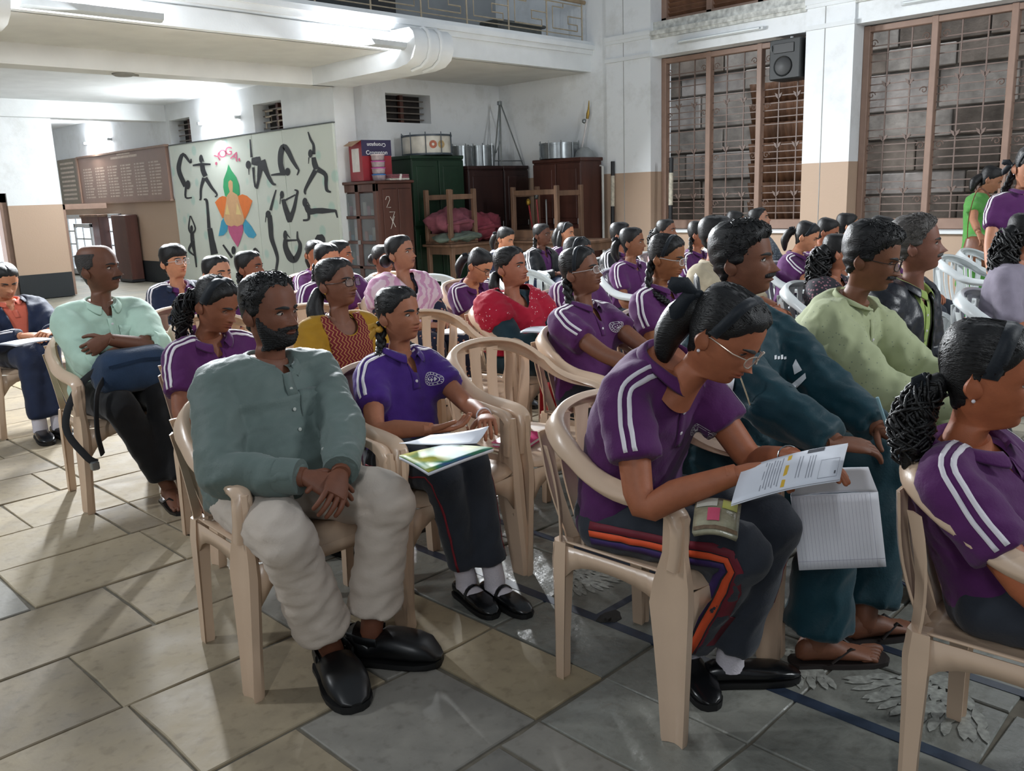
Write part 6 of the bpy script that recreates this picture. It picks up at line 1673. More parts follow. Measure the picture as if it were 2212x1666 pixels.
p = Person('man in a dark teal tracksuit with wet-looking hair, notebook on his lap', 2.46, 1.38, head=(1606, 562), Y=1.475, bare=True, hs=.96, s_=1.02, bw=1.12, belly=.05, hy=16, hp=-2, skin='#754a35', nose=1.2, fat=1.04, rh=(.235, .40, .68), lh=(-.10, .38, .64), rfd=(-.75, .62, -.12), lfd=(.3, .9, -.2), curl=(.35, .4),
           knees={1: (.16, .50), -1: (.20, .52)}, feet={1: (.19, .33), -1: (-.03, .38)}, foot={1: Vector((-0.7, 0.66, 0)).normalized(), -1: Vector((-0.85, 0.5, 0)).normalized()})
p.hair('short', tf=1.1); p.beard_mesh(False, True)
p.job('track_jacket', p.top_mb(1.93, .02, ease=1.25), TEAL, wr=.009, wf=19, seed=12, post=[patch(p0_, *a) for p0_ in (p,) for a in TK_PATCH(p)], fold_=.009)
p.collar(TEAL, h=.04, pt=.03); p.trousers(TEAL, hem=.93, wide=1.2, hemw=1.25, wr=.007); p.sandals(); TK = p
p = Person('girl with a hair bow bent over a printed sheet in the foreground', 1.91, 1.37, head=(1566, 725), Y=1.12, hs=.92, s_=.95, bw=.96, hy=10, hp=34, nb=(0, -.075, .005), skin='#9c5e41', slump=.045, rh=(.19, .37, .735), lh=(.04, .43, .75), rfd=(-.6, .75, .05), lfd=(.0, .95, .0), curl=(.45, .3), rpole=(.5, -.95, -.5), lpole=(-.6, -.3, -.9),
           knees={1: (.075, .50), -1: (.075, .53)}, feet={1: (-.07, .07), -1: (-.10, .19)})
p.footdir = {1: Vector((0.6, 0.78, 0)).normalized(), -1: Vector((-0.74, 0.67, 0)).normalized()}
p.hair('pulled', tf=1.25); p.band(y0=.0, w=.028); p.lock([(.0, -.10, .13), (.0, -.125, .08), (.01, -.125, .02), (.02, -.10, -.04)], [.045, .05, .042, .02], 'pony_tail'); p.bow(p.H @ Vector((.02, -.115, .165)), .06); p.glasses(mat('spectacle_gold', '#b9a99a', .25, 0, metal=.5), rect=False); p.earring(1, M_STRIPE)
OR_ = mat('orange_tape', '#e0552b', .7, .05, emit=0); PR_ = mat('violet_tape', '#35205c', .7); RD_ = mat('maroon_tape', '#6f1a2b', .7)
p.polo(seed=7, wr=.005); p.trousers(M_TRACK, hem=.90, wr=.005, wide=1.08, post=[p.leg_stripes([(.024, .02, PR_), (0, .018, OR_), (-.022, .02, RD_)])]); p.shoes(); p.wristlet(-1, M_STEEL, t=.002); FG = p
p = Person('man in a lime green dotted kurta with glasses looking down at a phone', 3.04, 1.38, head=(1883, 557), Y=1.27, bare=True, hs=.93, s_=1.0, bw=1.02, belly=.03, hy=12, hp=14, skin='#774c35', nose=1.15, slump=.02, rh=(.05, .46, .66), lh=(-.10, .45, .68), rfd=(-.55, .8, .05), lfd=(.3, .9, -.2), rn=(-.5, 0, -.6), curl=(.5, .6))
p.hair('short', tf=1.15); p.beard_mesh(False, True); p.glasses(M_FRAME_D)
mb = p.top_mb(1.85, .02, ease=1.25); mb2 = p.legs_mb(.03, hem=.12, pelvis=True); mb.add(mb2.v, mb2.f)
p.job('kurta', mb, KURTA, wr=.008, wf=18, seed=14, post=[p.placket(KURTA, .35, .96, .03, 3)], fold_=.008); p.collar(KURTA, h=.03, pt=.0, flare=.01)
p.trousers(BLKT); p.sandals(); p.ring(p.E[1].lerp(p.Wr[1], .88), p.Wr[1] - p.E[1], .032, .005, mat('thread_orange', '#c8731e', .6), 'wrist_thread'); KU = p
p = Person('grey-haired man in a shiny black jacket over a lime shirt in the front row', 3.62, 1.41, head=(1980, 528), Y=1.345, hs=.92, s_=1.02, bw=1.10, belly=.06, hy=24, hp=-4, skin='#784c3c', nose=1.25, fat=1.05)
p.hair('grey', M_HAIRG); p.beard_mesh(False, True, M_HAIRG); p.jacket(mat('shiny_black_jacket', '#13161f', .38, .1, 12, .15, 60), cloth('lime_shirt', '#93a85a'), gap=.05, stripes=False, wr=.011); p.trousers(BLKT); p.shoes()
p = Person('girl in a purple polo with curly tied hair at the right edge', 2.06, .43, head=(2135, 812), Y=.57, hs=.93, s_=.94, bw=.93, hy=14, hp=8, skin='#a35d3c')
p.hair('pulled', tf=1.2); p.band(y0=.012, w=.034); q_ = [(.03, -.095, .08), (.045, -.125, .03), (.055, -.13, -.03), (.06, -.12, -.08), (.07, -.12, -.12)]; p.lock(q_, [.026, .032, .034, .028, .012], 'curly_tail'); p.curls(q_, [.028, .040, .046, .040, .025], 60, r=.0036); p.bow(p.H @ Vector((.05, -.118, .075)), .026); p.earring(1, M_STRIPE)
p.polo(seed=8, wr=.005); p.trousers(M_TRACK); p.shoes(); RG = p
# --- third and fourth rows
p = Person('balding man with a moustache in a mint green shirt, arms crossed over a blue bag', 1.63, 4.37, head=(214, 580), Y=4.44, bare=True, hs=.98, s_=1.02, bw=1.05, belly=.03, hy=38, hp=-2, skin='#684230', nose=1.3, rh=(-.09, .175, .755), lh=(.10, .215, .79), rpole=(.9, .15, -.6), lpole=(-.9, .15, -.5), rfd=(-.75, -.3, -.3), lfd=(.75, -.25, -.4), rn=(0, 1, .3), ln=(0, 1, .3), curl=(.6, .6),
           knees={1: (.13, .50), -1: (.06, .52)}, feet={1: (-.02, .40), -1: (-.06, .50)})
p.hair('bald', mat('hair_grizzled', '#2a2523', .5, .5, 60, .8, 22, stretch=(14, 1.5, 9))); p.beard_mesh(False, True)
p.job('shirt', p.top_mb(1.12, .018, hem_t=-.2, ease=1.25), MINT, wr=.006, wf=20, seed=15, cut=p.neck_cut('v', .07, .025), post=[p.placket(MINT, .1, .95, .034, 4), p.pocket(MINT, x=-.07, w=.085, h=.10)], fold_=.005)
p.collar(MINT, pt=.06); p.cuff(1, MINT, .05); p.cuff(-1, MINT, .05); p.trousers(BLKT, hem=.88); p.sandals(mat('sandal_black', '#101010', .4)); MI = p
p = Person('girl in a purple polo looking down, between the mint shirt man and the bearded man', 1.73, 3.33, head=(468, 658), Y=3.33, hs=.90, s_=.92, bw=.98, hy=24, hp=22, skin='#88543d', rh=(.14, .24, .62)); p.hair('pulled'); p.band(w=.04, y0=-.005); q_ = [(.03, -.095, .13), (.055, -.12, .06), (.06, -.115, -.02), (.05, -.09, -.08)]; p.lock(q_, [.028, .032, .03, .012]); p.curls(q_, [.03, .042, .042, .03], 36, r=.004, seed=4); p.polo(seed=9); p.trousers(M_TRACK); p.shoes()
MUST = cloth('mustard_kurta', '#9c7419'); ZIG = stripes_mat('maroon_zigzag_yoke', '#6b1f27', '#a4764b', 17, zig=True, width=.80)
p = Person('woman in a mustard and maroon zigzag kurta with dark-rimmed glasses', 2.31, 3.35, head=(728, 611), Y=3.42, bare=True, hs=.93, s_=.96, bw=1.05, hy=18, hp=-5, skin='#794f3c', lipc='#5e2b2c'); p.hair('pulled'); p.glasses(M_FRAME_D); p.lock([(.05, -.085, .07), (.075, -.10, .0), (.075, -.09, -.06), (.06, -.07, -.11)], [.034, .044, .046, .03]); p.earring(1)
p.job('kurta', p.top_mb(1.4, .016, ease=1.1), MUST, wr=.005, seed=16, cut=p.neck_cut('scoop', .06, .062), fold_=.004, post=[])
def yoke(V, p=p):
    T = np.array(p.tan(.7)); rt = np.array(p.right(.7)); f = np.cross(T, rt); c = np.array(p.spine(.7)); d = V - c; L = (p.Nb - p.P0).length
    return (d @ f < .02) | (np.abs(d @ rt) > .115) | (d @ T < -.42 * L) | p.neck_cut('scoop', .06, .062)(V)
p.job('yoke', p.top_mb(.2, .0195, ease=1.0), ZIG, wr=.005, seed=16, cut=yoke, fold_=.004, th=.002); p.trousers(MUST); p.sandals()
p.ring(p.spine(.93) + Vector((0, .03, 0)), p.tan(.9) + Vector((0, .9, 0)), .075, .0016, M_GOLD, 'necklace')
def shawl(s, m, low=.1, lowside=.10, seed=20, grow=.042, vdepth=.03, vhalf=.035, sleeve=.5, left_drop=0.0, keep=None):
    mb = s.top_mb(sleeve, grow, ease=1.25, hem_t=0)
    def cut(V):
        T = np.array(s.tan(.7)); rt = np.array(s.right(.7)); f = np.cross(T, rt); c = np.array(s.spine(.9)); d = V - c; a = d @ rt; b = d @ T; y = d @ f
        L = (s.Nb - s.P0).length
        lo = -(.60 + low) * L + lowside * np.clip(np.abs(a) / .2, 0, 1.5) ** 2 * L - left_drop * np.clip(-a / .15, 0, 1) * L
        lo = np.where(y < -.04, -.35 * L, lo)
        v = (y > -.01) & (b > -vdepth) & (np.abs(a) < vhalf * (b + vdepth) / vdepth)
        return (b < lo) | v | ((a > keep) if keep is not None else False)
    s.job('dupatta', mb, m, wr=.008, wf=24, seed=seed, cut=cut, th=.004, fold_=.010)
DUP = dots_mat('red_dupatta', '#a5122f', '#e3b9bd', 60, .20, mask=9); DTEAL = cloth('deep_teal_kurta', '#17303a')
p = Person('woman in a red white-dotted dupatta over a dark teal kurta', 3.48, 3.35, head=(1104, 577), Y=3.44, bare=True, hs=.92, s_=.97, bw=1.06, hy=14, hp=-6, skin='#a0654e', lipc='#83463f', rh=(.05, .30, .64), lh=(-.07, .28, .64)); p.hair('pulled'); p.lock([(.04, -.095, .07), (.06, -.10, .01), (.05, -.085, -.04)], [.03, .035, .02]); p.earring(1)
p.job('kurta', p.top_mb(1.5, .016, ease=1.1), DTEAL, wr=.005, seed=17, cut=p.neck_cut('v', .09, .05), fold_=.004); shawl(p, DUP, low=.22, lowside=.06); p.trousers(DTEAL); p.wristlet(1, M_GOLD, q=.85); p.sandals(); RD_W = p
PINK = stripes_mat('pink_white_dupatta', '#cbb3bd', '#b98aa6', 9, 'DIAGONAL', 3.0, width=.55)
FLOR = dots_mat('navy_floral_kurta', '#1c2136', '#b07f6d', 38, .26)
p = Person('woman in a pink and white dupatta looking up, near the bookcase', 3.49, 4.37, head=(866, 547), Y=4.45, bare=True, hs=.93, s_=.97, bw=1.08, hy=20, hp=-8, skin='#9e6c54', lipc='#73423c'); p.hair('pulled'); p.bun((.03, -.115, .075), .042); p.earring(1)
p.job('kurta', p.top_mb(1.4, .016, ease=1.1), FLOR, wr=.005, seed=18, cut=p.neck_cut('v', .11, .05), fold_=.004); shawl(p, PINK, low=.16, lowside=.05, vdepth=.07, vhalf=.04, left_drop=.15); p.trousers(FLOR); p.sandals()
def girl(label, x, yc, head, Y, top='polo', hair='plait', hs=.90, hy=14, hp=0, skin=SKG, band=False, gl=None, group=None, seed=2, m=None, inner=None, white=True, yaw=0, **k):
    p = Person(label, x, yc, yaw=yaw, head=head, Y=Y, hs=hs, s_=k.pop('s_', .92), hy=hy, hp=hp, skin=skin, group=group, **k)
    if hair == 'bob': p.hair('fringe' if band is None else 'pulled'); [p.lock([(sd * .07, -.04, .12), (sd * .088, -.04, .05), (sd * .085, -.045, -.02), (sd * .07, -.04, -.06)], [.022, .032, .034, .018]) for sd in (1, -1)]; p.lock([(0, -.10, .12), (0, -.115, .04), (0, -.10, -.05)], [.05, .06, .04])
    elif hair == 'boy': p.hair('fringe')
    else:
        p.hair('pulled')
        if hair == 'plait': p.braid(1, p.spine(.8) + Vector((.09, .06, .02)), .016, p.H @ Vector((.083, -.05, -.04))); p.braid(-1, p.spine(.8) + Vector((-.09, .03, 0)), .016)
        elif hair == 'pony': p.lock([(0, -.105, .12), (0, -.14, .09), (0, -.15, .02), (0, -.12, -.05)], [.022, .034, .036, .015]); p.bow(p.H @ Vector((0, -.11, .125)), .035)
        elif hair == 'bun': p.bun((0, -.125, .10), .045)
        elif hair == 'long': p.curls([(0.02, -.09, .12), (.03, -.12, .04), (.03, -.12, -.08), (.03, -.12, -.2)], [.055, .068, .072, .05], 40, r=.006, seed=seed); p.lock([(0.02, -.09, .12), (.03, -.12, .04), (.03, -.12, -.08), (.03, -.12, -.2)], [.05, .06, .065, .04])
    if band: p.band()
    if gl: p.glasses(gl)
    if top == 'polo': p.polo(m or M_POLO, seed=seed)
    elif top == 'jacket': p.jacket(m or M_NAVY, inner or M_POLO, seed=seed)
    elif top == 'kurta': p.job('kurta', p.top_mb(1.0, .016, ease=1.1), m, wr=.005, seed=seed, cut=p.neck_cut('scoop', .06, .06), fold_=.004)
    p.trousers(M_TRACK if top != 'jacket' else M_NAVY, seed=seed)
    p.shoes(sock=p.dist < 7)
    return p
CORAL = cloth('coral_shirt', '#c8644f')
OG = girl('girl in a navy jacket over a coral shirt at the left edge', 1.78, 6.20, (12, 607), 6.30, 'jacket', 'pony', hp=24, hy=0, skin=SKL, inner=CORAL, knees={1: (.10, .50), -1: (.02, .55)}, feet={1: (.12, .42), -1: (.02, .44)}, s_=1.0, rh=(.10, .28, .63), lh=(-.05, .30, .64))
girl('girl with short boyish hair and glasses in an open navy jacket', 2.62, 5.55, (377, 566), 5.63, 'jacket', 'boy', hp=-5, hy=10, skin=SKL, gl=M_FRAME_C, seed=5)
girl('girl with pale forehead and plaits half hidden behind the girl looking down', 2.30, 4.82, (470, 592), 4.90, hair='plait', hp=-3, hy=10, skin='#bd8568', seed=3)
girl('girl in profile with earring and tied hair in front of the mural lotus', 2.85, 5.20, (540, 578), 5.26, hair='plait', hp=-3, hy=32, skin='#87543d', seed=4)
girl('girl in a purple polo directly behind the woman in mustard', 3.25, 4.90, (707, 562), 4.98, hp=6, hy=8, skin=SKL, seed=6)
girl('girl in profile at the mural edge behind the woman in mustard', 3.80, 5.50, (735, 551), 5.58, hp=0, hy=38, skin=SKM, seed=7)
girl('girl with untidy bun in purple, furthest back beside the mural', 4.03, 6.16, (682, 549), 6.24, hair='pony', hp=8, hy=-8, skin=SKM, seed=8)
girl('person in a black and white striped shirt behind the woman in the pink dupatta', 4.18, 5.52, (828, 560), 5.60, 'kurta', 'bun', hp=4, hy=10, m=stripes_mat('striped_shirt', '#c9c7c3', '#2c2a2c', 22, 'X', width=.55), seed=9)
girl('bent girl with glasses and black ribbon beside the woman in the red dupatta', 4.18, 4.42, (1036, 574), 4.36, hair='pony', hp=30, hy=18, skin=SKL, gl=M_FRAME_D, seed=10, rh=(.10, .25, .62))
girl('girl with a grey hair band just behind the girl with square glasses', 4.02, 3.36, (1249, 552), 3.44, hp=4, hy=10, hair='plait', band=True, seed=11)
girl('girl in a navy jacket over coral, head down, in front of the maroon blankets', 6.05, 6.10, (1092, 516), 6.16, 'jacket', 'pony', hp=18, hy=14, skin=SKL, inner=CORAL, seed=12)
girl('dark-skinned girl in a black striped jacket over purple, in front of the upturned bench', 6.45, 5.92, (1171, 507), 6.0, 'jacket', 'plait', hp=0, hy=14, skin='#5e3828', m=M_BLKJ, seed=13)
girl('girl with loose bobbed hair and a band in a purple polo by the red-brown cabinet', 6.98, 6.05, (1222, 503), 6.12, hair='bob', band=True, hp=4, hy=18, skin=SKL, seed=14)
girl('girl with a plait in a black striped jacket near the corner pier', 6.18, 4.72, (1341, 507), 4.80, 'jacket', 'plait', hp=0, hy=30, skin=SKM, m=M_BLKJ, seed=15)
girl('girl with tied hair and lanyard in a purple polo, looking right', 5.33, 3.95, (1366, 523), 4.02, hair='pony', hp=0, hy=26, skin='#88573d', seed=16)
girl('woman with pulled-back hair and gold earring by the black and white pole', 6.85, 4.72, (1440, 499), 4.80, 'kurta', 'long', hp=-4, hy=14, skin='#8e5e47', m=cloth('pale_pink_kurta', '#a9848a'), seed=17)
girl('girl with a thick plait in a purple polo left of the wet-haired man', 6.30, 4.02, (1510, 506), 4.08, hp=4, hy=24, skin=SKM, seed=18)
p = Person('man in a beige shirt hidden behind the wet-haired man', 4.80, 2.92, head=(1548, 512), Y=3.0, hs=1.0, s_=1.0, hy=20, skin=SKM, rh=(.08, .38, .66), lh=(-.02, .36, .66)); p.hair('short'); BEI = cloth('beige_shirt', '#a89c84'); p.job('shirt', p.top_mb(1.3, .018, ease=1.2), BEI, wr=.005, seed=3, fold_=.004); p.collar(BEI); p.trousers(BLKT); p.shoes()
girl('girl with smooth dark hair seen low under the first window', 8.0, 4.72, (1588, 479), 4.80, hp=10, hy=34, skin=SKM, hair='bun', seed=20)
girl('woman in a grey patterned kurta looking up, under the first window', 7.62, 4.15, (1640, 474), 4.24, 'kurta', 'bun', hp=-12, hy=20, skin='#aa7a62', m=dots_mat('grey_print_kurta', '#5a616c', '#8f959b', 45, .3), seed=21)
girl('girl in a purple polo with a tied bun looking down, in a white armchair', 6.28, 3.12, (1742, 511), 3.14, hair='pony', band=True, hp=22, hy=20, skin=SKL, seed=22, rh=(.06, .36, .60), lh=(-.10, .33, .6))
girl('girl in purple looking down just right of the girl with the tied bun', 7.05, 3.26, (1787, 501), 3.30, hp=18, hy=20, hair='bun', skin=SKM, seed=23)
girl('girl with smooth hair turned away under the pier by the second window', 7.62, 3.32, (1830, 488), 3.38, 'kurta', 'bun', hp=6, hy=40, skin=SKL, m=cloth('aqua_kurta', '#7fa5a4'), seed=24)
girl('woman with long loose hair in a dark floral kurta', 5.02, 2.28, (1812, 545), 2.34, 'kurta', 'long', hp=4, hy=36, skin=SKM, m=dots_mat('dark_floral_kurta', '#25232b', '#8a5f68', 46, .3), seed=25)
girl('girl with centre-parted hair glimpsed behind the grey-haired man', 6.25, 2.42, (1905, 502), 2.50, hp=14, hy=20, skin=SKM, hair='bun', seed=26)
girl('person in a lavender grey top with dark hair at the far right edge', 5.05, 1.32, (2218, 506), 1.36, 'kurta', 'long', hp=4, hy=40, skin=SKM, m=cloth('lavender_top', '#7d7684'), seed=27)
# --- two standing
p = Person('woman standing in a green kurta with white scarf and brown bag', 8.85, 2.70, head=(2140, 388), Y=2.74, hs=1.0, s_=.93, bw=.95, hy=20, hp=26, skin='#9d6c51', bare=True, stand=True, rh=(.28, .08, .88), lh=(-.22, .1, .85)); p.hair('pulled'); p.lock([(.02, -.09, .1), (.04, -.115, .04), (.05, -.10, -.03)], [.035, .045, .025])
GK = cloth('green_kurta', '#4c8a3e'); mb = p.top_mb(.6, .016, ease=1.1)
T0 = p.P0; mb.loft([[Vector((a * math.cos(q), b_ * math.sin(q), z)) for q in [k * .314159 for k in range(20)]] for z, a, b_ in ((T0.z + .06, .165, .12), (T0.z - .1, .19, .14), (T0.z - .35, .235, .16), (T0.z - .42, .245, .165))])
p.job('kurta', mb, GK, wr=.006, seed=30, cut=p.neck_cut('v', .08, .04), fold_=.008); shawl(p, M_WHITE_C, low=.25, lowside=-.3, vdepth=.03, sleeve=.25, keep=-.015)
p.trousers(cloth('green_salwar', '#2f8a55'), hem=.93, wide=1.1); p.sandals(); GW = p
p = Person('girl standing in a purple polo with a clipboard at the right edge', 5.75, 1.54, yaw=R(-50), head=(2226, 362), Y=1.56, hs=.95, s_=.92, bw=.93, hy=6, hp=20, skin='#b07a5e', stand=True, rh=(.18, .10, .79), lh=(-.06, .27, .88), lpole=(-.9, -.4, -.5), curl=(.5, .7)); p.hair('pulled'); p.band(); p.braid(1, p.H @ Vector((.10, -.02, -.05)), .018); p.bow(p.H @ Vector((.08, -.05, .11)), .05); p.earring(1, M_STRIPE)
p.polo(seed=31); p.trousers(M_TRACK, hem=.95, wide=1.15, hemw=1.2); p.shoes(); PS = p
run_jobs()

# ================================================================== chairs
for x, y, lb, wh, yw in ((1.34, 2.37, 'cream armchair under the bearded man in the grey-green shirt', 0, 0), (1.89, 2.37, 'cream armchair under the girl in the violet polo', 0, 0), (2.44, 2.37, 'empty cream armchair with a pink notebook on its seat', 0, R(2)),
    (3.0, 2.40, 'cream armchair under the girl with square glasses', 0, 0), (3.56, 2.40, 'cream armchair under the girl with white-rimmed glasses', 0, 0), (1.945, 1.375, 'cream armchair under the girl bent over a sheet in the foreground', 0, R(3)), (2.47, 1.38, 'cream armchair under the man in the teal tracksuit', 0, 0),
    (3.05, 1.38, 'cream armchair under the man in the dotted kurta', 0, 0), (3.63, 1.41, 'cream armchair under the man in the shiny black jacket', 0, 0), (2.06, .44, 'cream armchair under the girl at the right edge', 0, R(4)), (1.62, 4.37, 'cream armchair under the man in the mint shirt', 0, 0),
    (2.19, 4.30, 'empty cream armchair right of the man in the mint shirt', 0, 0), (1.73, 3.33, 'cream armchair under the girl looking down in the third row', 0, 0), (2.31, 3.36, 'cream armchair under the woman in mustard', 0, 0), (2.90, 3.36, 'empty cream armchair between the women in mustard and in red', 0, 0),
    (3.48, 3.36, 'cream armchair under the woman in the red dupatta', 0, 0), (3.49, 4.38, 'cream armchair under the woman in the pink dupatta', 0, 0), (2.76, 4.2, 'empty cream armchair behind the woman in mustard', 0, 0), (1.78, 6.22, 'cream armchair under the girl at the left edge', 0, 0),
    (2.62, 5.56, 'cream armchair under the girl with short boyish hair', 0, 0), (2.30, 4.83, 'cream armchair under the half-hidden girl with pale forehead', 0, 0), (2.86, 5.21, 'cream armchair under the girl in profile before the lotus', 0, 0), (3.25, 4.92, 'cream armchair under the girl behind the woman in mustard', 0, 0),
    (3.80, 5.52, 'cream armchair under the girl at the mural edge', 0, 0), (4.03, 6.18, 'cream armchair under the girl furthest back by the mural', 0, 0), (4.36, 5.53, 'cream armchair under the person in stripes', 0, 0), (4.02, 3.37, 'cream armchair under the girl with the grey hair band', 0, 0), (4.18, 4.43, 'cream armchair under the girl bent over behind the red dupatta', 0, 0),
    (4.35, 5.0, 'empty white armchair behind the girl bent over with the black ribbon', 1, 0), (4.95, 4.62, 'empty white armchair behind the woman in the red dupatta', 1, 0), (6.05, 6.12, 'white armchair under the girl in the navy jacket by the blankets', 1, 0), (6.50, 5.93, 'white armchair under the girl in the black jacket by the bench', 1, 0),
    (7.02, 6.07, 'white armchair under the girl with bobbed hair', 1, 0), (6.18, 4.74, 'white armchair under the plaited girl in the black jacket', 1, 0), (5.33, 3.96, 'white armchair under the girl with the lanyard', 1, 0), (6.85, 4.74, 'white armchair under the woman with the gold earring', 1, 0), (6.30, 4.03, 'white armchair under the girl with a thick plait', 1, 0),
    (4.80, 2.93, 'white armchair under the man in the beige shirt', 1, 0), (8.0, 4.74, 'white armchair under the girl with smooth hair below the first window', 1, 0), (7.62, 4.17, 'white armchair under the woman in the grey kurta', 1, 0), (6.28, 3.13, 'white armchair under the girl with the tied bun', 1, 0), (7.05, 3.27, 'white armchair right of the girl with the tied bun', 1, 0),
    (7.64, 3.33, 'white armchair under the girl in aqua', 1, 0), (5.02, 2.30, 'white armchair under the woman in the dark floral kurta', 1, 0), (6.25, 2.43, 'white armchair under the girl with centre-parted hair', 1, 0), (5.05, 1.33, 'white armchair under the person in lavender grey', 1, 0), (5.05, 1.95, 'empty white armchair next to the grey-haired man', 1, 0), (7.25, 2.20, 'nearer empty white armchair before the woman in green', 1, 0), (7.95, 2.28, 'further empty white armchair before the woman in green', 1, 0)):
    place_chair(x, y, yw, lb, bool(wh))
# ================================================================== things held, worn loose or lying about
class Sheet:
    """a leaf or pad spanned by corners a-b (top edge) and d-c (bottom edge), with a gentle sag"""
    def __init__(s, a, b, c, d, sag=.0): s.a, s.b, s.c, s.d, s.sag = a, b, c, d, sag; s.n = (b - a).cross(d - a).normalized(); s.n = -s.n if s.n.z < 0 else s.n
    def at(s, u, v, h=0.0):
        p = s.a.lerp(s.b, u).lerp(s.d.lerp(s.c, u), v); return p + s.n * (s.sag * (math.sin(math.pi * u) * .6 + math.sin(math.pi * v) * .4) + h)
    def grid(s, mb, u0, v0, u1, v1, h=0.0, n=8, m=8):
        V = [s.at(lerp(u0, u1, i / n), lerp(v0, v1, j / m), h) for j in range(m + 1) for i in range(n + 1)]
        mb.add(V, [(j * (n + 1) + i, j * (n + 1) + i + 1, (j + 1) * (n + 1) + i + 1, (j + 1) * (n + 1) + i) for j in range(m) for i in range(n)])
    def leaf(s, name, m, par, h=0.0, th=.0012):
        mb = MB(); s.grid(mb, 0, 0, 1, 1, h); o = obj(name, mb, m, par, angle=None); md = o.modifiers.new('s', 'SOLIDIFY'); md.thickness = th; md.offset = 0; return o
    def ink(s, name, m, par, rects, h=.0012):
        mb = MB()
        for r in rects: s.grid(mb, *r, h=h, n=4, m=2)
        return obj(name, mb, m, par, smooth=False, kind='stuff')
M_PAPER = mat('paper_white', '#d9dce4', .6, .03); M_INK = mat('grey_ink', '#8f929c', .7, .1); M_INKD = mat('dark_ink', '#3d3f48', .7, .1); M_YEL = mat('yellow_bar', '#d9ae2c', .6, .05); M_RULE = mat('rule_ink', '#a9a7b8', .7, .05)
def thing0(name, label, cat): return tag(empty(name), label, cat)
# printed sheets in the foreground girl's hands
t = thing0('printed_sheet', 'white printed sheets with a yellow bar held by the bent girl in the foreground', 'papers')
sh = Sheet(on_z(1604, 1012, .745), on_z(1832, 958, .775), on_z(1814, 1036, .752), on_z(1579, 1090, .72), .012)
sh.leaf('top_sheet', M_PAPER, t); sh.leaf('lower_sheet', M_PAPER, t, -.004)
sh.ink('yellow_bar', M_YEL, t, [(.44, .0 + .08, .475, .95)])
sh.ink('print', M_INK, t, [(.24 + .026 * k, .12 + .03 * (k % 3), .248 + .026 * k, .9 - .05 * (k % 2)) for k in range(7)] + [(.56 + .028 * k, .2, .567 + .028 * k, .8) for k in range(2)] + [(.66 + .026 * k, .25, .667 + .026 * k, .85) for k in range(3)])
sh.ink('picture', M_INKD, t, [(.62, .02, .78, .14), (.93, .78, .945, .85)]); sh.ink('ruled_box', M_INK, t, [(.78, .45, .783, .92), (.78, .45, .96, .46), (.78, .91, .96, .92), (.958, .45, .962, .92)])
# open notebook over the tracksuit man's knee
t = thing0('open_notebook', 'open ruled notebook hanging over the knee of the man in the teal tracksuit', 'notebook')
c0 = 3.06
A_, B_, C_, D_ = on_diag(1708, 1072, c0), on_diag(1896, 1062, c0), on_diag(1914, 1224, c0 - .02), on_diag(1726, 1232, c0 - .02)
low = Sheet(A_, B_, C_, D_, .0); low.leaf('page', M_PAPER, t, 0, .004); 
E_, F_ = on_z(1722, 1022, .665), on_z(1876, 1010, .665)
up = Sheet(E_, F_, B_, A_, .008); up.leaf('page', M_PAPER, t, 0, .004)
for S_, hh in ((low, .0035), (up, .0035)):
    S_.n = S_.n if S_ is up else (-S_.n if S_.n.dot(Vector((-1, -1, .2))) < 0 else S_.n)
    S_.ink('ruling', M_RULE, t, [(.05 + .042 * k, .02, .0525 + .042 * k, .98) for k in range(20)] + [(.0, .88, 1, .885), (.9, 0, .904, 1)], hh)
# zip pouch on the foreground girl's thigh
po = [on_z(1505, 1085, .655), on_z(1600, 1095, .655), on_z(1592, 1166, .635), on_z(1497, 1155, .635)]
t = thing0('zip_pouch', 'small clear zip pouch with pink and yellow things on the bent girl\'s thigh', 'pouch')
ps = Sheet(*po, .018); ps.leaf('cover', mat('pouch_film', '#97937c', .25, .35, 18, .3, 40, coat=.4), t, 0, .012)
ps.ink('pink_eraser', mat('pouch_pink', '#cf5573', .5), t, [(.3, .42, .58, .78)], .008); ps.ink('yellow_slip', mat('pouch_yellow', '#c3c45e', .5), t, [(.62, .08, .95, .4)], .008); ps.ink('white_slip', mat('pouch_white', '#c9c9bd', .5), t, [(.02, .05, .5, .36)], .0078)
ps.ink('zip', mat('zip_brown', '#6f5c48', .5, .3, 80), t, [(0, .9, 1, .99)], .009)
# girl in violet: sheet over a coloured workbook
t = thing0('paper_sheet', 'curled white sheet in the hands of the girl in the violet polo', 'papers')
s1 = Sheet(on_z(866, 957, .668), on_z(1000, 945, .675), on_z(1056, 922, .69), on_z(960, 962, .668), .008); s1 = Sheet(on_z(880, 948, .672), on_z(1010, 940, .68), on_z(1054, 924, .70), on_z(866, 958, .668), -.006)
s1 = Sheet(on_z(930, 940, .672), on_z(1056, 921, .705), on_z(1030, 958, .672), on_z(862, 958, .665), -.008); s1.leaf('leaf', M_PAPER, t)
t = thing0('workbook', 'blue and green covered workbook on the lap of the girl in the violet polo', 'book')
m, n, L, b = ngraph('workbook_cover'); tc = n.new('ShaderNodeTexCoord'); no = n.new('ShaderNodeTexNoise'); no.inputs['Scale'].default_value = 7; L.new(tc.outputs['Object'], no.inputs['Vector'])
rp = n.new('ShaderNodeValToRGB'); e = rp.color_ramp.elements; e[0].color = hx('#1f3f8a'); e[0].position = .36; e[1].color = hx('#b9b43a'); e[1].position = .66; k_ = e.new(.5); k_.color = hx('#1f7a4c'); L.new(no.outputs['Fac'], rp.inputs[0]); L.new(rp.outputs[0], b.inputs['Base Color']); b.inputs['Roughness'].default_value = .5
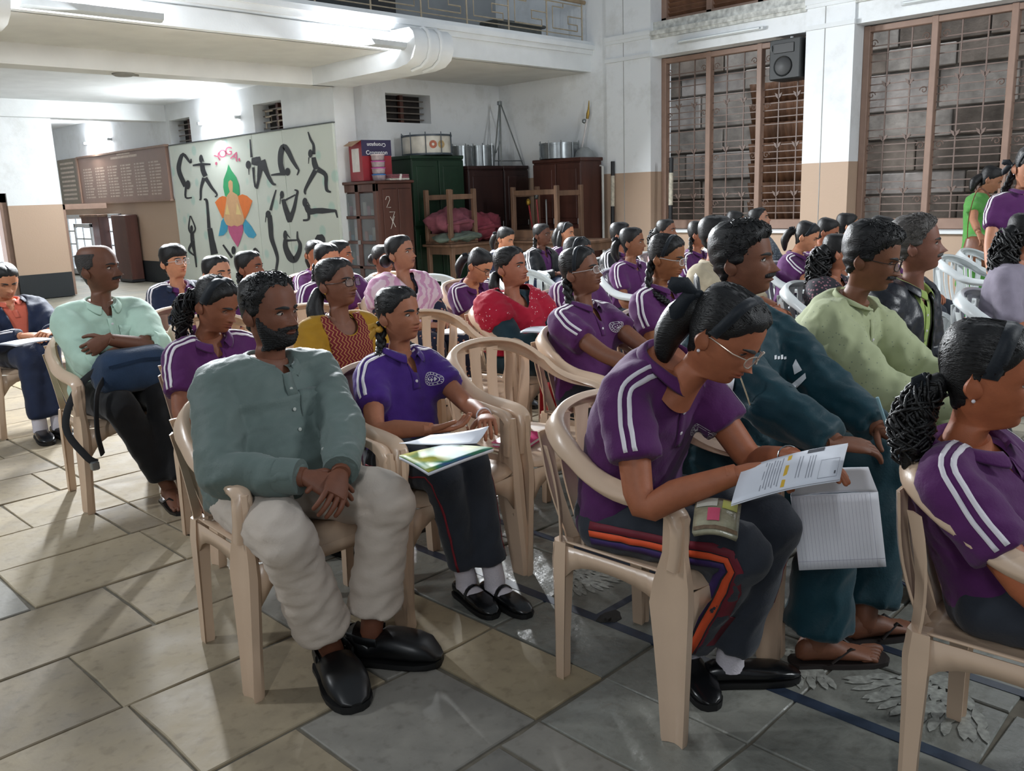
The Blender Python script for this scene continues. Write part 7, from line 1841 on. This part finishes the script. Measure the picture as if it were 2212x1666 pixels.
s2 = Sheet(on_z(960, 962, .635), on_z(1066, 968, .635), on_z(925, 1020, .63), on_z(862, 985, .63), .004); s2.leaf('cover', m, t, 0, .003); s2.leaf('pages', M_PAPER, t, -.007, .009)
# pink notebook on the empty chair
t = empty('notebook', (2.40, 2.37, .418), R(20)); tag(t, 'bright pink notebook lying on the seat of the empty cream armchair', 'notebook')
M_PINKN = mat('pink_cover', '#c8236a', .35, .1); obj('cover', MB().bbox((-.10, -.075, .012), (.10, .075, .016), .001), M_PINKN, t); obj('pages', MB().bbox((-.097, -.072, .0), (.097, .072, .012), .001), M_PAPER, t); obj('back_cover', MB().bbox((-.10, -.075, -.003), (.10, .075, .0), .001), M_PINKN, t)
# blue bag on the mint shirt man's lap
t = empty('shoulder_bag', (1.62, 4.11, .53)); tag(t, 'dark blue cloth bag on the lap of the man in mint', 'bag')
M_BAG = cloth('blue_bag', '#1c3049', .15, .2)
obj('pouch', MB().loft([[Vector((a * math.copysign(abs(math.cos(q)) ** .6, math.cos(q)) + .01 * math.sin(5 * q + z * 30), b_ * math.copysign(abs(math.sin(q)) ** .6, math.sin(q)), z)) for q in [k * .2618 for k in range(24)]] for z, a, b_ in ((.02, .15, .08), (.05, .18, .115), (.10, .185, .12), (.15, .175, .105), (.19, .15, .07), (.21, .12, .04))]), M_BAG, t, angle=None)
obj('flap', MB().loft([[(x, -.125 + .0 * z, z), (x, -.115, z + .012)] for x, z in ((-.16, .15), (0, .165), (.16, .15))], cap=False), M_BAG, t)
M_STRAP = mat('strap_black', '#1c1f24', .6, .15)
obj('strap', MB().tube(cat_rom([(-.12, 0, .16), (-.24, .06, .06), (-.33, .02, -.10), (-.28, -.03, -.24), (-.24, -.04, -.28)], 5), [(.005, .018)] * 21, 6), M_STRAP, t); obj('strap', MB().tube(cat_rom([(-.16, -.05, .10), (-.22, -.10, .04), (-.24, -.1, -.12), (-.22, -.07, -.24)], 5), [(.005, .018)] * 16, 6), M_STRAP, t)
obj('buckle', MB().bbox((-.27, -.06, -.31), (-.235, -.03, -.27), .004), M_STEEL, t)
# other papers, phone, clipboard, bag
def paper(px, c, size, rz, z, label, tilt=0):
    t = empty('paper_sheet', (*on_z(*px, z).xy, z), rz); tag(t, label, 'papers')
    a, b_ = size
    s_ = Sheet(Vector((-a, b_, tilt)), Vector((a, b_, tilt)), Vector((a, -b_, 0)), Vector((-a, -b_, 0)), .008); s_.leaf('leaf', M_PAPER, t); s_.leaf('under_leaf', M_PAPER, t, -.005)
paper((58, 738), 0, (.12, .09), R(15), .635, 'white paper on the lap of the girl at the left edge')
paper((1165, 712), 0, (.09, .07), R(20), .69, 'white paper in the lap of the woman in the red dupatta')
paper((1358, 826), 0, (.07, .05), R(10), .665, 'folded white paper in the hands of the girl with square glasses')
paper((985, 716), 0, (.10, .08), R(30), .62, 'white papers on the lap of the woman in the pink dupatta')
paper((1290, 592), 0, (.12, .09), R(10), .70, 'white papers on the lap of the girl with the grey hair band')
paper((1745, 664), 0, (.12, .1), R(0), .62, 'white paper on the knees of the girl with the tied bun')
t = empty('mobile_phone', (KU.M @ Vector((-.03, .53, .70))), R(20)); tag(t, 'mobile phone in the hands of the man in the dotted kurta', 'phone')
obj('case', MB().bbox((-.036, -.075, -.005), (.036, .075, .003), .004), M_BLACK, t); obj('screen', MB().box((-.032, -.068, .003), (.032, .068, .0036)), mat('lit_screen', '#cfd6e6', .2, 0, emit=.8), t, smooth=False); t.rotation_euler = (R(25), R(-10), R(160))
t = empty('clipboard', PS.M @ Vector((-.02, .34, .93))); tag(t, 'blue clipboard with white papers held by the standing girl at the right edge', 'clipboard'); t.rotation_euler = (R(60), R(-12), R(-52))
obj('board', MB().bbox((-.12, -.16, -.004), (.12, .16, .0), .002), mat('clip_blue', '#2a6fae', .4, .05), t); obj('papers', MB().bbox((-.105, -.14, .0005), (.105, .155, .005), .001), M_PAPER, t); obj('picture', MB().box((-.08, -.12, .005), (.04, -.02, .0058)), mat('picture_teal', '#5b8a95', .5, .4, 30), t, smooth=False); obj('clip', MB().bbox((-.04, .14, .005), (.04, .17, .014), .003), M_STEEL, t)
t = empty('handbag', GW.M @ Vector((.26, .06, .58))); tag(t, 'brown leather handbag on the shoulder of the woman in green', 'bag')
M_LEA = mat('brown_leather', '#6b3f27', .45, .2, 12, .1, 60)
obj('body', MB().loft([[Vector((.05 * math.cos(q) * k, .11 * math.copysign(abs(math.sin(q)) ** .7, math.sin(q)) * k, z)) for q in [i * .3927 for i in range(16)]] for z, k in ((0, .7), (.02, 1), (.16, 1.05), (.26, .85), (.28, .5))]), M_LEA, t)
obj('strap', MB().tube(cat_rom([(0, .08, .24), (-.04, .07, .42), (-.10, .02, .62), (-.13, -.04, .70), (-.10, -.12, .6), (-.03, -.08, .4), (0, -.07, .24)], 4), [(.004, .013)] * 25, 6), M_LEA, t)
# hanging end of the red dupatta below the armchair, tracksuit reflectors, earphone wire, pen
w = obj('dupatta_end', MB().loft([[on_diag(x, y, 5.95 + .03 * math.sin(x)) for x in (1166, 1176, 1186, 1196, 1206)] for y in (826, 860, 905)], cap=False, close=False), cloth('red_tail', '#a0141f', .1), RD_W.root)
w.matrix_parent_inverse = RD_W.M.inverted()
w = obj('earphone_wire', MB().tube(cat_rom([on_diag(x, y, c) for x, y, c in ((1594, 800, 3.42), (1612, 850, 3.40), (1628, 895, 3.42), (1647, 922, 3.40))], 5), .0022, 5), mat('wire_cream', '#cdbf9d', .5), TK.root); w.matrix_parent_inverse = TK.M.inverted()
t = thing0('pen', 'pale blue pen in the hand of the man in the teal tracksuit', 'pen'); p0 = TK.Wr[-1]; p0 = TK.M @ (p0 + Vector((.02, .03, .02)))
obj('barrel', MB().tube([p0, p0 + Vector((-.03, .02, .09))], .005, 8), mat('pen_blue', '#8fb4bd', .3), t); obj('tip', MB().tube([p0, p0 - Vector((-.008, .006, .024))], [.004, .001], 8), M_BLACK, t)
t = thing0('bag_strap', 'pale grey webbing strap trailing on the floor beyond the tracksuit man', 'strap')
q_ = [on_z(x, y, z) for x, y, z in ((1936, 1250, .10), (1965, 1268, .05), (2000, 1290, .02), (2045, 1306, .012))]
obj('webbing', MB().tube(cat_rom(q_, 5), [(.022, .003)] * 16, 6), mat('webbing_grey', '#a7abae', .7, .1), t); obj('edge', MB().tube(cat_rom([v + Vector((-.016, -.016, .0)) for v in q_], 5), .005, 6), mat('webbing_navy', '#1e2740', .7), t)
